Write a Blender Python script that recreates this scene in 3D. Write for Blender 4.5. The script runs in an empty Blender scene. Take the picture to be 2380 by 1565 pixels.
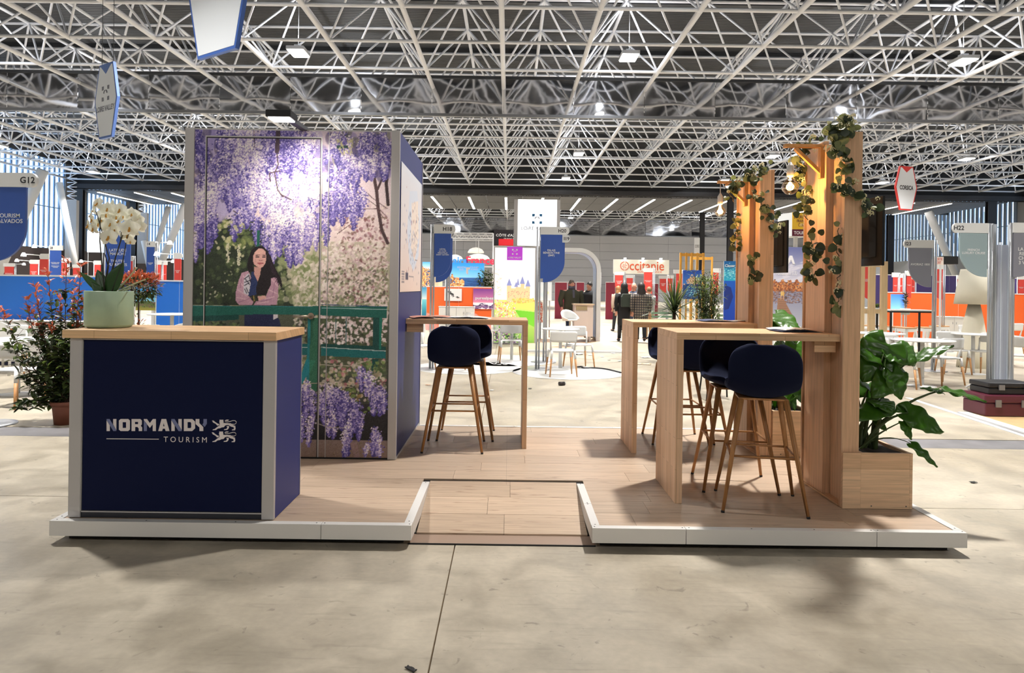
import bpy, bmesh, math, random
import numpy as np
from mathutils import Vector, Matrix, Euler
random.seed(7)
C = bpy.context.scene.collection
SC = bpy.context.scene
PI = math.pi
F = 1600.0; H = 1.52; ROLL = 0.0135
CA, SA = math.cos(ROLL), math.sin(ROLL)

# ------------------------------------------------------------ camera
cd = bpy.data.cameras.new('camera'); cam = bpy.data.objects.new('camera', cd); C.objects.link(cam)
cam.location = (0, 0, H); cam.rotation_euler = (PI/2, -ROLL, 0)
cd.sensor_width = 36; cd.lens = 36*F/2380; cd.shift_x = 7/2380; cd.shift_y = -114.5/2380
cd.clip_start = .05; cd.clip_end = 400
SC.camera = cam
# ------------------------------------------------------------ world, exposure
w = bpy.data.worlds.new('world'); SC.world = w; w.use_nodes = True
bg = w.node_tree.nodes['Background']
bg.inputs[0].default_value = (.72, .86, 1, 1); bg.inputs[1].default_value = 3.8
SC.view_settings.view_transform = 'Standard'; SC.view_settings.look = 'None'
SC.view_settings.gamma = 1; SC.view_settings.use_curve_mapping = False
SC.view_settings.exposure = 0.0
SC.cycles.max_bounces = 7; SC.cycles.diffuse_bounces = 3; SC.cycles.glossy_bounces = 3
SC.cycles.transparent_max_bounces = 10; SC.cycles.transmission_bounces = 4
SC.cycles.sample_clamp_indirect = 6; SC.cycles.use_adaptive_sampling = True
SC.cycles.adaptive_threshold = .03
SC.cycles.caustics_reflective = False; SC.cycles.caustics_refractive = False
# ------------------------------------------------------------ high bay lamp positions and powers (fixtures are built further down)
LAMP_Z = 8.45
LAMP_ROWS = [(-9.0, 290), (1.0, 0), (7.0, 385), (13.6, 300), (20.6, 600), (27.2, 600), (35.5, 560), (43.5, 560)]  # row behind the camera is added fill for the fronts facing it
LAMP_COLS = [-26.4, -16.4, -6.4, 3.5, 13.5, 23.5, 33.0]
ROOF_FILL = .24      # share of lamp power for an added light on the roof tubes
LAMP_FAR = [(60, 800), (68, 800), (76, 800)]

def at(px, py, y=None, z=None):
    """point where the photograph's pixel meets the plane at depth y or at height z"""
    u = (px-1183)/F; v = (668-py)/F
    dx = u*CA - v*SA; dz = u*SA + v*CA
    t = y if y is not None else (z-H)/dz
    return Vector((dx*t, t, H+dz*t))

# ------------------------------------------------------------ materials
def lin(c):
    if isinstance(c, (int, float)): c = (c, c, c)
    return tuple(((x/255)/12.92 if x/255 <= .04045 else ((x/255+.055)/1.055)**2.4) for x in c)
MATS = {}
def mat(name, rgb=(200,200,200), rough=.5, metal=0, emit=None, es=0, spec=.5, alpha=1, trans=0, bump=0, bscale=80, var=0, vscale=6, coat=0):
    if name in MATS: return MATS[name]
    m = bpy.data.materials.new(name); m.use_nodes = True; nt = m.node_tree
    p = nt.nodes['Principled BSDF']; c = lin(rgb)
    p.inputs['Base Color'].default_value = (*c, 1); p.inputs['Roughness'].default_value = rough
    p.inputs['Metallic'].default_value = metal; p.inputs['Specular IOR Level'].default_value = spec
    p.inputs['Alpha'].default_value = alpha; p.inputs['Transmission Weight'].default_value = trans
    p.inputs['Coat Weight'].default_value = coat
    if emit is not None:
        p.inputs['Emission Color'].default_value = (*lin(emit), 1); p.inputs['Emission Strength'].default_value = es
    if bump or var:
        tc = nt.nodes.new('ShaderNodeTexCoord'); no = nt.nodes.new('ShaderNodeTexNoise')
        no.inputs['Scale'].default_value = bscale if bump else vscale; no.inputs['Detail'].default_value = 4
        nt.links.new(tc.outputs['Object'], no.inputs['Vector'])
        if bump:
            b = nt.nodes.new('ShaderNodeBump'); b.inputs['Strength'].default_value = bump; b.inputs['Distance'].default_value = .002
            nt.links.new(no.outputs['Fac'], b.inputs['Height']); nt.links.new(b.outputs['Normal'], p.inputs['Normal'])
        if var:
            n2 = nt.nodes.new('ShaderNodeTexNoise'); n2.inputs['Scale'].default_value = vscale; n2.inputs['Detail'].default_value = 5
            nt.links.new(tc.outputs['Object'], n2.inputs['Vector'])
            mr = nt.nodes.new('ShaderNodeMapRange'); mr.inputs[1].default_value = .3; mr.inputs[2].default_value = .7
            mr.inputs[3].default_value = 1-var; mr.inputs[4].default_value = 1+var
            nt.links.new(n2.outputs['Fac'], mr.inputs[0])
            hs = nt.nodes.new('ShaderNodeHueSaturation'); hs.inputs['Color'].default_value = (*c, 1)
            nt.links.new(mr.outputs[0], hs.inputs['Value']); nt.links.new(hs.outputs[0], p.inputs['Base Color'])
    MATS[name] = m
    return m

def wood(name, c1, c2, axis='x', stave=.045, length=.42, rough=.45, grain=.16, mortar=.0011, objrand=0.0, dark=None):
    """staves laid along one axis, each with its own tone, and long grain"""
    if name in MATS: return MATS[name]
    m = bpy.data.materials.new(name); m.use_nodes = True; nt = m.node_tree; N = nt.nodes; L = nt.links
    p = N['Principled BSDF']; p.inputs['Roughness'].default_value = rough; p.inputs['Specular IOR Level'].default_value = .3
    tc = N.new('ShaderNodeTexCoord'); sp = N.new('ShaderNodeSeparateXYZ'); L.new(tc.outputs['Object'], sp.inputs[0])
    others = [a for a in 'xyz' if a != axis]; o = dict(x=0, y=1, z=2)
    ad = N.new('ShaderNodeMath'); ad.operation = 'ADD'; L.new(sp.outputs[o[others[0]]], ad.inputs[0]); L.new(sp.outputs[o[others[1]]], ad.inputs[1])
    cb = N.new('ShaderNodeCombineXYZ'); L.new(sp.outputs[o[axis]], cb.inputs[0]); L.new(ad.outputs[0], cb.inputs[1])
    oi = N.new('ShaderNodeObjectInfo'); mu = N.new('ShaderNodeMath'); mu.operation = 'MULTIPLY'; mu.inputs[1].default_value = 37.0
    L.new(oi.outputs['Random'], mu.inputs[0]); L.new(mu.outputs[0], cb.inputs[2])
    br = N.new('ShaderNodeTexBrick'); br.inputs['Scale'].default_value = 1; br.inputs['Brick Width'].default_value = length
    br.inputs['Row Height'].default_value = stave; br.inputs['Mortar Size'].default_value = mortar; br.inputs['Mortar Smooth'].default_value = .3
    br.inputs['Color1'].default_value = (*lin(c1), 1); br.inputs['Color2'].default_value = (*lin(c2), 1)
    br.inputs['Mortar'].default_value = (*[x*.55 for x in lin(c2)], 1); br.offset = .37; br.squash = 1
    L.new(cb.outputs[0], br.inputs['Vector'])
    mp = N.new('ShaderNodeMapping'); mp.inputs['Scale'].default_value = (1.6, 38, 1); L.new(cb.outputs[0], mp.inputs[0])
    no = N.new('ShaderNodeTexNoise'); no.inputs['Scale'].default_value = 1.6; no.inputs['Detail'].default_value = 7; no.inputs['Distortion'].default_value = .6
    L.new(mp.outputs[0], no.inputs['Vector'])
    mr = N.new('ShaderNodeMapRange'); mr.inputs[1].default_value = .3; mr.inputs[2].default_value = .72
    mr.inputs[3].default_value = 1-grain; mr.inputs[4].default_value = 1+grain*.6; L.new(no.outputs['Fac'], mr.inputs[0])
    hs = N.new('ShaderNodeHueSaturation'); L.new(br.outputs['Color'], hs.inputs['Color'])
    last = mr.outputs[0]
    if objrand:
        m2 = N.new('ShaderNodeMapRange'); m2.inputs[3].default_value = 1-objrand; m2.inputs[4].default_value = 1+objrand
        L.new(oi.outputs['Random'], m2.inputs[0]); mm = N.new('ShaderNodeMath'); mm.operation = 'MULTIPLY'
        L.new(last, mm.inputs[0]); L.new(m2.outputs[0], mm.inputs[1]); last = mm.outputs[0]
    L.new(last, hs.inputs['Value']); out = hs.outputs[0]
    if dark:
        m3 = N.new('ShaderNodeMapping'); m3.inputs['Scale'].default_value = (2.2, 16, 1); L.new(cb.outputs[0], m3.inputs[0])
        n3 = N.new('ShaderNodeTexNoise'); n3.inputs['Scale'].default_value = 2.2; n3.inputs['Detail'].default_value = 6; L.new(m3.outputs[0], n3.inputs['Vector'])
        r3 = N.new('ShaderNodeMapRange'); r3.inputs[1].default_value = .62; r3.inputs[2].default_value = .74; r3.inputs[4].default_value = .8; L.new(n3.outputs['Fac'], r3.inputs[0])
        mx = N.new('ShaderNodeMix'); mx.data_type = 'RGBA'; L.new(r3.outputs[0], mx.inputs[0]); L.new(out, mx.inputs[6]); mx.inputs[7].default_value = (*lin(dark), 1)
        out = mx.outputs[2]
    L.new(out, p.inputs['Base Color'])
    MATS[name] = m
    return m

def print_mat(name='printed_colour', rough=.45, es=0.0):
    if name in MATS: return MATS[name]
    m = bpy.data.materials.new(name); m.use_nodes = True; nt = m.node_tree; p = nt.nodes['Principled BSDF']
    a = nt.nodes.new('ShaderNodeAttribute'); a.attribute_name = 'print'
    nt.links.new(a.outputs['Color'], p.inputs['Base Color']); p.inputs['Roughness'].default_value = rough
    if es:
        nt.links.new(a.outputs['Color'], p.inputs['Emission Color']); p.inputs['Emission Strength'].default_value = es
    MATS[name] = m
    return m

# ------------------------------------------------------------ geometry helpers
class MB:
    def __init__(s): s.v = []; s.f = []; s.sm = []
    def add(s, vs, fs, smooth=False):
        b = len(s.v); s.v += [tuple(x) for x in vs]; s.f += [tuple(i+b for i in f) for f in fs]; s.sm += [smooth]*len(fs); return s
    def box(s, a, b):
        x0,y0,z0 = [min(a[i], b[i]) for i in range(3)]; x1,y1,z1 = [max(a[i], b[i]) for i in range(3)]
        return s.add([(x0,y0,z0),(x1,y0,z0),(x1,y1,z0),(x0,y1,z0),(x0,y0,z1),(x1,y0,z1),(x1,y1,z1),(x0,y1,z1)],
              [(0,3,2,1),(4,5,6,7),(0,1,5,4),(1,2,6,5),(2,3,7,6),(3,0,4,7)])
    def bar(s, p, q, w, h=None, up=(0,0,1)):
        p = Vector(p); q = Vector(q); h = h or w; d = (q-p).normalized(); u = Vector(up)
        if abs(d.dot(u)) > .98: u = Vector((0,1,0))
        a = d.cross(u).normalized()*w/2; b = a.cross(d).normalized()*h/2
        vs = [p-a-b, p+a-b, p+a+b, p-a+b, q-a-b, q+a-b, q+a+b, q-a+b]
        return s.add(vs, [(0,1,2,3),(7,6,5,4),(0,4,5,1),(1,5,6,2),(2,6,7,3),(3,7,4,0)])
    def tube(s, pts, r, n=8, caps=True, smooth=True):
        pts = [Vector(p) for p in pts]; rs = r if isinstance(r, (list, tuple)) else [r]*len(pts); vs = []; fs = []
        d0 = (pts[1]-pts[0]).normalized(); ref = Vector((0,0,1)) if abs(d0.z) < .95 else Vector((1,0,0))
        for i, p in enumerate(pts):
            d = (pts[min(i+1, len(pts)-1)]-pts[max(i-1, 0)]).normalized()
            a = d.cross(ref); a = a.normalized() if a.length > 1e-6 else Vector((1,0,0)); b = a.cross(d).normalized(); ref = -b if False else ref
            for k in range(n):
                t = 2*PI*k/n; vs.append(p+(a*math.cos(t)+b*math.sin(t))*rs[i])
        for i in range(len(pts)-1):
            for k in range(n):
                k2 = (k+1) % n; fs.append((i*n+k, i*n+k2, (i+1)*n+k2, (i+1)*n+k))
        s.add(vs, fs, smooth)
        if caps:
            m = len(pts); b = len(s.v)-len(vs)
            s.f.append(tuple(b+k for k in reversed(range(n)))); s.f.append(tuple(b+(m-1)*n+k for k in range(n))); s.sm += [False, False]
        return s
    def lathe(s, prof, n=24, c=(0,0,0), smooth=True, sx=1, sy=1):
        vs = []; fs = []
        for r, z in prof:
            for k in range(n):
                t = 2*PI*k/n; vs.append((c[0]+r*sx*math.cos(t), c[1]+r*sy*math.sin(t), c[2]+z))
        for i in range(len(prof)-1):
            for k in range(n):
                k2 = (k+1) % n; fs.append((i*n+k, i*n+k2, (i+1)*n+k2, (i+1)*n+k))
        s.add(vs, fs, smooth); b = len(s.v)-len(vs)
        if prof[0][0] > 1e-5: s.f.append(tuple(b+k for k in reversed(range(n)))); s.sm.append(False)
        if prof[-1][0] > 1e-5: s.f.append(tuple(b+(len(prof)-1)*n+k for k in range(n))); s.sm.append(False)
        return s
    def prism(s, poly, d0, d1, axis='y'):
        """2D outline (counter-clockwise) given thickness along one axis"""
        n = len(poly)
        def P(a, b, t): return {'y': (a, t, b), 'x': (t, a, b), 'z': (a, b, t)}[axis]
        vs = [P(a, b, d0) for a, b in poly]+[P(a, b, d1) for a, b in poly]
        fs = [tuple(range(n)), tuple(reversed(range(n, 2*n)))]+[(i, i+n, (i+1) % n+n, (i+1) % n) for i in range(n)]
        return s.add(vs, fs)
    def grid(s, fn, nu, nv, smooth=True):
        vs = [fn(i/nu, j/nv) for j in range(nv+1) for i in range(nu+1)]
        fs = [(j*(nu+1)+i, j*(nu+1)+i+1, (j+1)*(nu+1)+i+1, (j+1)*(nu+1)+i) for j in range(nv) for i in range(nu)]
        return s.add(vs, fs, smooth)
    def ball(s, c, r, n=10, m=6, sq=(1,1,1)):
        prof = [(max(math.sin(PI*i/m), 0)*1.0, -math.cos(PI*i/m)) for i in range(m+1)]
        vs = []; fs = []
        for a, z in prof:
            for k in range(n):
                t = 2*PI*k/n; vs.append((c[0]+r*sq[0]*a*math.cos(t), c[1]+r*sq[1]*a*math.sin(t), c[2]+r*sq[2]*z))
        for i in range(m):
            for k in range(n):
                k2 = (k+1) % n; fs.append((i*n+k, i*n+k2, (i+1)*n+k2, (i+1)*n+k))
        return s.add(vs, fs, True)
    def mesh(s, name, m=None, fix=True):
        me = bpy.data.meshes.new(name); me.from_pydata([tuple(v) for v in s.v], [], s.f)
        me.polygons.foreach_set('use_smooth', s.sm)
        if m: me.materials.append(m)
        if fix:
            b = bmesh.new(); b.from_mesh(me); bmesh.ops.remove_doubles(b, verts=b.verts, dist=1e-6)
            bmesh.ops.recalc_face_normals(b, faces=b.faces); b.to_mesh(me); b.free()
        me.update()
        return me
    def build(s, name, m, parent=None, loc=None, rot=None, bevel=0, fix=True, **kw):
        o = bpy.data.objects.new(name, s.mesh(name, m, fix)); C.objects.link(o)
        if parent is not None: o.parent = parent
        if loc is not None: o.location = loc
        if rot is not None: o.rotation_euler = rot
        if bevel:
            b = o.modifiers.new('bevel', 'BEVEL'); b.width = bevel; b.segments = 2; b.limit_method = 'ANGLE'
        for k, v in kw.items(): o[k] = v
        return o
def Bx(a, b): return MB().box(a, b)
def thing(name, loc=(0,0,0), rz=0, label=None, cat=None, group=None, kind=None):
    o = bpy.data.objects.new(name, None); C.objects.link(o); o.location = loc; o.rotation_euler = (0, 0, rz); o.empty_display_size = .1
    return tag(o, label, cat, group, kind)
def tag(o, label=None, cat=None, group=None, kind=None):
    if label: o['label'] = label
    if cat: o['category'] = cat
    if group: o['group'] = group
    if kind: o['kind'] = kind
    return o
def inst(name, me, parent, loc=(0,0,0), rot=(0,0,0), scale=None):
    o = bpy.data.objects.new(name, me); C.objects.link(o); o.parent = parent; o.location = loc; o.rotation_euler = rot
    if scale is not None: o.scale = scale if not isinstance(scale, (int, float)) else (scale,)*3
    return o
KIDS = {}
def dup(root, loc=None, rz=None, label=None, group=None, parent=None):
    def cp(o, par):
        c = o.copy(); C.objects.link(c)
        if par is not None: c.parent = par
        for ch in o.children: cp(ch, c)
        return c
    r = cp(root, parent)
    if loc is not None: r.location = loc
    if rz is not None: r.rotation_euler = (0, 0, rz)
    if label: r['label'] = label
    if group: r['group'] = group
    return r
def struct(name, mb, m, parent=None, **kw):
    o = mb.build(name, m, parent, **kw)
    if parent is None: o['kind'] = 'structure'
    return o
TXT = {}
def text(s, m, parent, c, w=None, h=.1, rot=(PI/2,0,0), bold=0.0, depth=.0006, name='lettering', sx=1):
    """flat lettering whose block is centred on c; h = height of the block, w = its width"""
    key = (s, bold)
    if key not in TXT:
        cu = bpy.data.curves.new('lettering', 'FONT'); cu.body = s; cu.align_x = 'CENTER'; cu.resolution_u = 3; cu.offset = bold; cu.extrude = .02; cu.space_line = .95
        o = bpy.data.objects.new('tmp', cu); C.objects.link(o)
        dg = bpy.context.evaluated_depsgraph_get(); dg.update()
        me = bpy.data.meshes.new_from_object(o.evaluated_get(dg)); bpy.data.objects.remove(o)
        n = len(me.vertices); co = np.zeros(n*3, dtype=np.float32); me.vertices.foreach_get('co', co); co = co.reshape(-1, 3)
        mn = co[:, :2].min(0); mx = co[:, :2].max(0); co[:, :2] -= (mn+mx)/2; me.vertices.foreach_set('co', co.ravel()); me.update()
        TXT[key] = (me, mx-mn)
    me, sz = TXT[key]; me = me.copy(); me.materials.clear(); me.materials.append(m)
    o = bpy.data.objects.new(name, me); C.objects.link(o); o.parent = parent; o.location = c; o.rotation_euler = rot
    ky = h/sz[1] if h else w/sz[0]; kx = (w/sz[0]) if w else ky*sx
    o.scale = (kx, ky, depth/.04)
    return o

# ------------------------------------------------------------ flat print: colours per vertex on a fine grid
def srgb2lin(a):
    a = np.clip(a, 0, 1); return np.where(a <= .04045, a/12.92, ((a+.055)/1.055)**2.4)
def print_panel(name, img, W, Hh, parent, loc, rot=(0,0,0), m=None):
    """img: rows top to bottom, sRGB 0..1; panel stands in the XZ plane facing -Y, lower left corner at loc"""
    ny, nx = img.shape[:2]; me = bpy.data.meshes.new(name)
    xs = np.linspace(0, W, nx); zs = np.linspace(Hh, 0, ny); X, Z = np.meshgrid(xs, zs)
    co = np.stack([X, np.zeros_like(X), Z], -1).reshape(-1, 3).astype(np.float32)
    i = np.arange(ny-1)[:, None]*nx+np.arange(nx-1)[None, :]
    fc = np.stack([i+nx, i+nx+1, i+1, i], -1).reshape(-1, 4).astype(np.int32); nf = len(fc)
    me.vertices.add(len(co)); me.vertices.foreach_set('co', co.ravel())
    me.loops.add(nf*4); me.loops.foreach_set('vertex_index', fc.ravel())
    me.polygons.add(nf); me.polygons.foreach_set('loop_start', np.arange(nf, dtype=np.int32)*4)
    me.update(calc_edges=True)
    a = me.attributes.new('print', 'FLOAT_COLOR', 'POINT')
    c = np.ones((len(co), 4), dtype=np.float32); c[:, :3] = srgb2lin(img.reshape(-1, 3)); a.data.foreach_set('color', c.ravel())
    me.materials.append(m or print_mat())
    o = bpy.data.objects.new(name, me); C.objects.link(o); o.parent = parent; o.location = loc; o.rotation_euler = rot
    return o
class Canvas:
    def __init__(s, w, h, c=(255,255,255)):
        s.w = int(w); s.h = int(h); s.a = np.zeros((s.h, s.w, 3)); s.a[:] = np.array(c)/255
        s.Y, s.X = np.mgrid[0:s.h, 0:s.w]; s.r = np.random.RandomState(3)
    def vgrad(s, y0, y1, c0, c1, x0=0, x1=None):
        x1 = s.w if x1 is None else x1; y0 = int(y0); y1 = int(y1); t = np.linspace(0, 1, max(y1-y0, 1))[:, None, None]
        sl = s.a[max(y0,0):min(y1,s.h), int(x0):int(x1)]; t = t[:sl.shape[0]]
        sl[:] = np.array(c0)/255*(1-t)+np.array(c1)/255*t
    def ell(s, x, y, rx, ry, c, ang=0, al=1.0):
        R = max(rx, ry)+1; x0 = max(int(x-R), 0); x1 = min(int(x+R)+2, s.w); y0 = max(int(y-R), 0); y1 = min(int(y+R)+2, s.h)
        if x0 >= x1 or y0 >= y1: return
        X = s.X[y0:y1, x0:x1]-x; Y = s.Y[y0:y1, x0:x1]-y
        if ang: ca, sa = math.cos(ang), math.sin(ang); X, Y = X*ca+Y*sa, -X*sa+Y*ca
        d = (X/rx)**2+(Y/ry)**2; m = np.clip((1.25-d)*2, 0, 1)[..., None]*al
        sl = s.a[y0:y1, x0:x1]; sl[:] = sl*(1-m)+np.array(c)/255*m
    def poly(s, pts, c, al=1.0):
        pts = [(float(a), float(b)) for a, b in pts]; x0 = max(int(min(p[0] for p in pts)), 0); x1 = min(int(max(p[0] for p in pts))+2, s.w)
        y0 = max(int(min(p[1] for p in pts)), 0); y1 = min(int(max(p[1] for p in pts))+2, s.h)
        if x0 >= x1 or y0 >= y1: return
        X = s.X[y0:y1, x0:x1]+.01; Y = s.Y[y0:y1, x0:x1]+.01; ins = np.zeros(X.shape, bool); n = len(pts)
        for i in range(n):
            xa, ya = pts[i]; xb, yb = pts[(i+1) % n]
            if ya == yb: continue
            ins ^= ((ya > Y) != (yb > Y)) & (X < (xb-xa)*(Y-ya)/(yb-ya)+xa)
        sl = s.a[y0:y1, x0:x1]; m = ins[..., None]*al; sl[:] = sl*(1-m)+np.array(c)/255*m
    def line(s, pts, wd, c, al=1.0):
        for (xa, ya), (xb, yb) in zip(pts, pts[1:]):
            n = max(int(math.hypot(xb-xa, yb-ya)/max(wd*.5, .5)), 1)
            for i in range(n+1):
                t = i/n; s.ell(xa+(xb-xa)*t, ya+(yb-ya)*t, max(wd/2, .6), max(wd/2, .6), c, 0, al)
    def noise(s, amp, scale=1):
        h = s.h//scale+1; w_ = s.w//scale+1; n = s.r.randn(h, w_); n = np.kron(n, np.ones((scale, scale)))[:s.h, :s.w]
        s.a += n[..., None]*amp/255; s.a = np.clip(s.a, 0, 1)
# ============================================================ the hall: floor, walls, roof
def floor_mat():
    m = bpy.data.materials.new('worn_concrete'); m.use_nodes = True; nt = m.node_tree; N = nt.nodes; L = nt.links; p = N['Principled BSDF']
    g = N.new('ShaderNodeNewGeometry'); 
    def noise(sc, det=6, dist=0):
        n = N.new('ShaderNodeTexNoise'); n.inputs['Scale'].default_value = sc; n.inputs['Detail'].default_value = det; n.inputs['Distortion'].default_value = dist
        L.new(g.outputs['Position'], n.inputs['Vector']); return n
    n1 = noise(.55, 6, .4); n2 = noise(3.2, 8, .8); n3 = noise(26, 5); n4 = noise(9, 4, 1.5)
    r = N.new('ShaderNodeValToRGB'); r.color_ramp.elements[0].position = .3; r.color_ramp.elements[1].position = .72
    r.color_ramp.elements[0].color = (*lin((156,146,128)), 1); r.color_ramp.elements[1].color = (*lin((192,183,166)), 1); L.new(n1.outputs['Fac'], r.inputs[0])
    def mul(col, n, a, b, lo, hi):
        mr = N.new('ShaderNodeMapRange'); mr.inputs[1].default_value = a; mr.inputs[2].default_value = b; mr.inputs[3].default_value = lo; mr.inputs[4].default_value = hi
        L.new(n.outputs['Fac'], mr.inputs[0]); h = N.new('ShaderNodeHueSaturation'); L.new(col, h.inputs['Color']); L.new(mr.outputs[0], h.inputs['Value']); return h.outputs[0]
    c = mul(r.outputs[0], n2, .32, .68, .8, 1.12); c = mul(c, n3, .35, .7, .95, 1.05); c = mul(c, n4, .66, .72, 1, .68)
    # fine scratches running across the bay
    mp = N.new('ShaderNodeMapping'); mp.inputs['Scale'].default_value = (1.3, 14, 1); mp.inputs['Rotation'].default_value = (0, 0, .5); L.new(g.outputs['Position'], mp.inputs[0])
    ns = N.new('ShaderNodeTexNoise'); ns.inputs['Scale'].default_value = 2.4; ns.inputs['Detail'].default_value = 9; L.new(mp.outputs[0], ns.inputs['Vector'])
    c = mul(c, ns, .58, .7, 1, .87)
    vo = N.new('ShaderNodeTexVoronoi'); vo.inputs['Scale'].default_value = 1.6; L.new(g.outputs['Position'], vo.inputs['Vector'])
    mr = N.new('ShaderNodeMapRange'); mr.inputs[1].default_value = .012; mr.inputs[2].default_value = .028; mr.inputs[3].default_value = .4; mr.inputs[4].default_value = 1
    L.new(vo.outputs['Distance'], mr.inputs[0]); h = N.new('ShaderNodeHueSaturation'); L.new(c, h.inputs['Color']); L.new(mr.outputs[0], h.inputs['Value'])
    L.new(h.outputs[0], p.inputs['Base Color'])
    rr = N.new('ShaderNodeMapRange'); rr.inputs[1].default_value = .3; rr.inputs[2].default_value = .7; rr.inputs[3].default_value = .3; rr.inputs[4].default_value = .55
    L.new(n2.outputs['Fac'], rr.inputs[0]); L.new(rr.outputs[0], p.inputs['Roughness']); p.inputs['Specular IOR Level'].default_value = .4
    b = N.new('ShaderNodeBump'); b.inputs['Strength'].default_value = .25; b.inputs['Distance'].default_value = .003; L.new(n3.outputs['Fac'], b.inputs['Height']); L.new(b.outputs[0], p.inputs['Normal'])
    return m
FM = floor_mat()
XL, XR, YB, YE = -30.5, 36.0, -16.0, 84.0
fl = thing('floor', kind='structure')
Bx((XL, YB, -.3), (XR, YE, -.012)).build('bedding', mat('joint_filler', (136,114,88), .9), fl)
xj = [XL]+[-.297+6*k for k in range(-5, 7)]+[XR]; yj = [YB, -9.5, -3.5, 4.86, 6.74, 7.16, 13.2, 19.2, 25.2, 31.2, 37.2, 43.2, 49.2, 55.2, 61.2, 67.2, 73.2, YE]
for a, b in zip(xj, xj[1:]):
    for c, d in zip(yj, yj[1:]):
        if c == 6.74: continue
        Bx((a+.0035, c+.0035, -.1), (b-.0035, d-.0035, 0)).build('slab', FM, fl, fix=False)
tm = mat('trench_steel', (122,120,122), .5, .2, var=.25, vscale=3)
for a, b in zip([XL]+[-.297+2*k for k in range(-15, 18)], [-.297+2*k for k in range(-15, 18)]+[XR]):
    Bx((a+.004, 6.75, -.1), (b-.004, 7.15, -.002)).build('trench_cover', tm, fl, fix=False)

# ---- roof deck
cm = bpy.data.materials.new('roof_deck'); cm.use_nodes = True; nt = cm.node_tree; p = nt.nodes['Principled BSDF']
p.inputs['Base Color'].default_value = (.020, .022, .026, 1); p.inputs['Roughness'].default_value = .6
g = nt.nodes.new('ShaderNodeNewGeometry'); wv = nt.nodes.new('ShaderNodeTexWave'); wv.bands_direction = 'Y'; wv.inputs['Scale'].default_value = 2.2
nt.links.new(g.outputs['Position'], wv.inputs['Vector']); bp = nt.nodes.new('ShaderNodeBump'); bp.inputs['Distance'].default_value = .04
nt.links.new(wv.outputs['Fac'], bp.inputs['Height']); nt.links.new(bp.outputs[0], p.inputs['Normal'])
ce = struct('ceiling', Bx((XL, YB, 10.95), (XR, YE, 11.2)), cm)
pm = mat('purlin_grey', (52,54,58), .55)
for k in range(12):
    Bx((XL+.1, 12.3+5*k-.09, 10.72), (XR-.1, 12.3+5*k+.09, 10.95)).build('purlin', pm, ce, fix=False)

# ---- space frame
WT = mat('frame_white', (236,238,244), .35, spec=.5)
MO = 2.5; Z0 = 8.56; Z1 = 10.33; X0 = -.284
ix = list(range(-12, 15)); y_first = 9.8; ny = 16
def space_frame(name, label, ys, xs, z0, z1, parts=True):
    sf = thing(name, (0,0,0), label=label, cat='roof truss')
    ya, yb = ys[0], ys[-1]; xa, xb = xs[0], xs[-1]; h = MO/2
    for x in xs:
        MB().tube([(x, ya, z0), (x, yb, z0)], .075, 8).build('bottom_chord', WT, sf, fix=False)
    for x in xs[:-1]:
        MB().tube([(x+h, ya+h, z1), (x+h, yb-h, z1)], .058, 6).build('top_chord', WT, sf, fix=False)
    for y in ys:
        MB().tube([(xa, y, z0), (xb, y, z0)], .05, 6).build('cross_tube', WT, sf, fix=False)
    for y in ys[:-1]:
        MB().tube([(xa+h, y+h, z1), (xb-h, y+h, z1)], .05, 6).build('cross_tube', WT, sf, fix=False)
    dz = z1-z0; dm = {}
    for sx in (-1, 1):
        for sy in (-1, 1):
            dm[sx, sy] = MB().tube([(0,0,0), (-sx*h, -sy*h, dz)], .036, 6, caps=False).mesh('diagonal', WT, False)
    nodes = MB(); rest = MB(); allm = []
    for x in xs:
        for y in ys:
            nodes.ball((x, y, z0), .085, 8, 4)
            for sx in (-1, 1):
                for sy in (-1, 1):
                    if xa-.1 < x-sx*h < xb+.1 and ya-.1 < y-sy*h < yb+.1: allm.append((math.hypot(x, y-0), x, y, sx, sy))
    vis = [a for a in allm if abs(a[1]) < .78*a[2]+1 and a[2] > 13] ; vis.sort(); near = set(vis[:290]) if parts else set()
    for a in allm:
        _, x, y, sx, sy = a
        if a in near: inst('diagonal', dm[sx, sy], sf, (x, y, z0))
        else: rest.tube([(x, y, z0), (x-sx*h, y-sy*h, z1)], .036, 5, caps=False)
    nodes.build('node_balls', WT, sf, fix=False, kind='stuff')
    rest.build('diagonals', WT, sf, fix=False, kind='stuff')
    return sf
space_frame('space_frame', 'white tubular space frame spanning the near hall under the dark roof', [y_first+MO*k for k in range(ny)], [X0+MO*k for k in ix], Z0, Z1)
space_frame('space_frame', 'white tubular space frame far off beyond the black soffit', [57.3+MO*k for k in range(8)], [X0+MO*k for k in ix[1:-1]], 8.9, 10.5, parts=False)

# ---- mirrored smoke curtains hanging from the frame
fm = bpy.data.materials.new('mirror_foil'); fm.use_nodes = True; nt = fm.node_tree; p = nt.nodes['Principled BSDF']
p.inputs['Base Color'].default_value = (.62, .63, .66, 1); p.inputs['Metallic'].default_value = 1; p.inputs['Roughness'].default_value = .06
g = nt.nodes.new('ShaderNodeNewGeometry'); mp = nt.nodes.new('ShaderNodeMapping'); mp.inputs['Scale'].default_value = (.9, .9, .3)
no = nt.nodes.new('ShaderNodeTexNoise'); no.inputs['Scale'].default_value = 1.4; no.inputs['Detail'].default_value = .5
nt.links.new(g.outputs['Position'], mp.inputs[0]); nt.links.new(mp.outputs[0], no.inputs['Vector']); bp = nt.nodes.new('ShaderNodeBump')
bp.inputs['Distance'].default_value = .07; bp.inputs['Strength'].default_value = .16; nt.links.new(no.outputs['Fac'], bp.inputs['Height']); nt.links.new(bp.outputs[0], p.inputs['Normal'])
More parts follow.
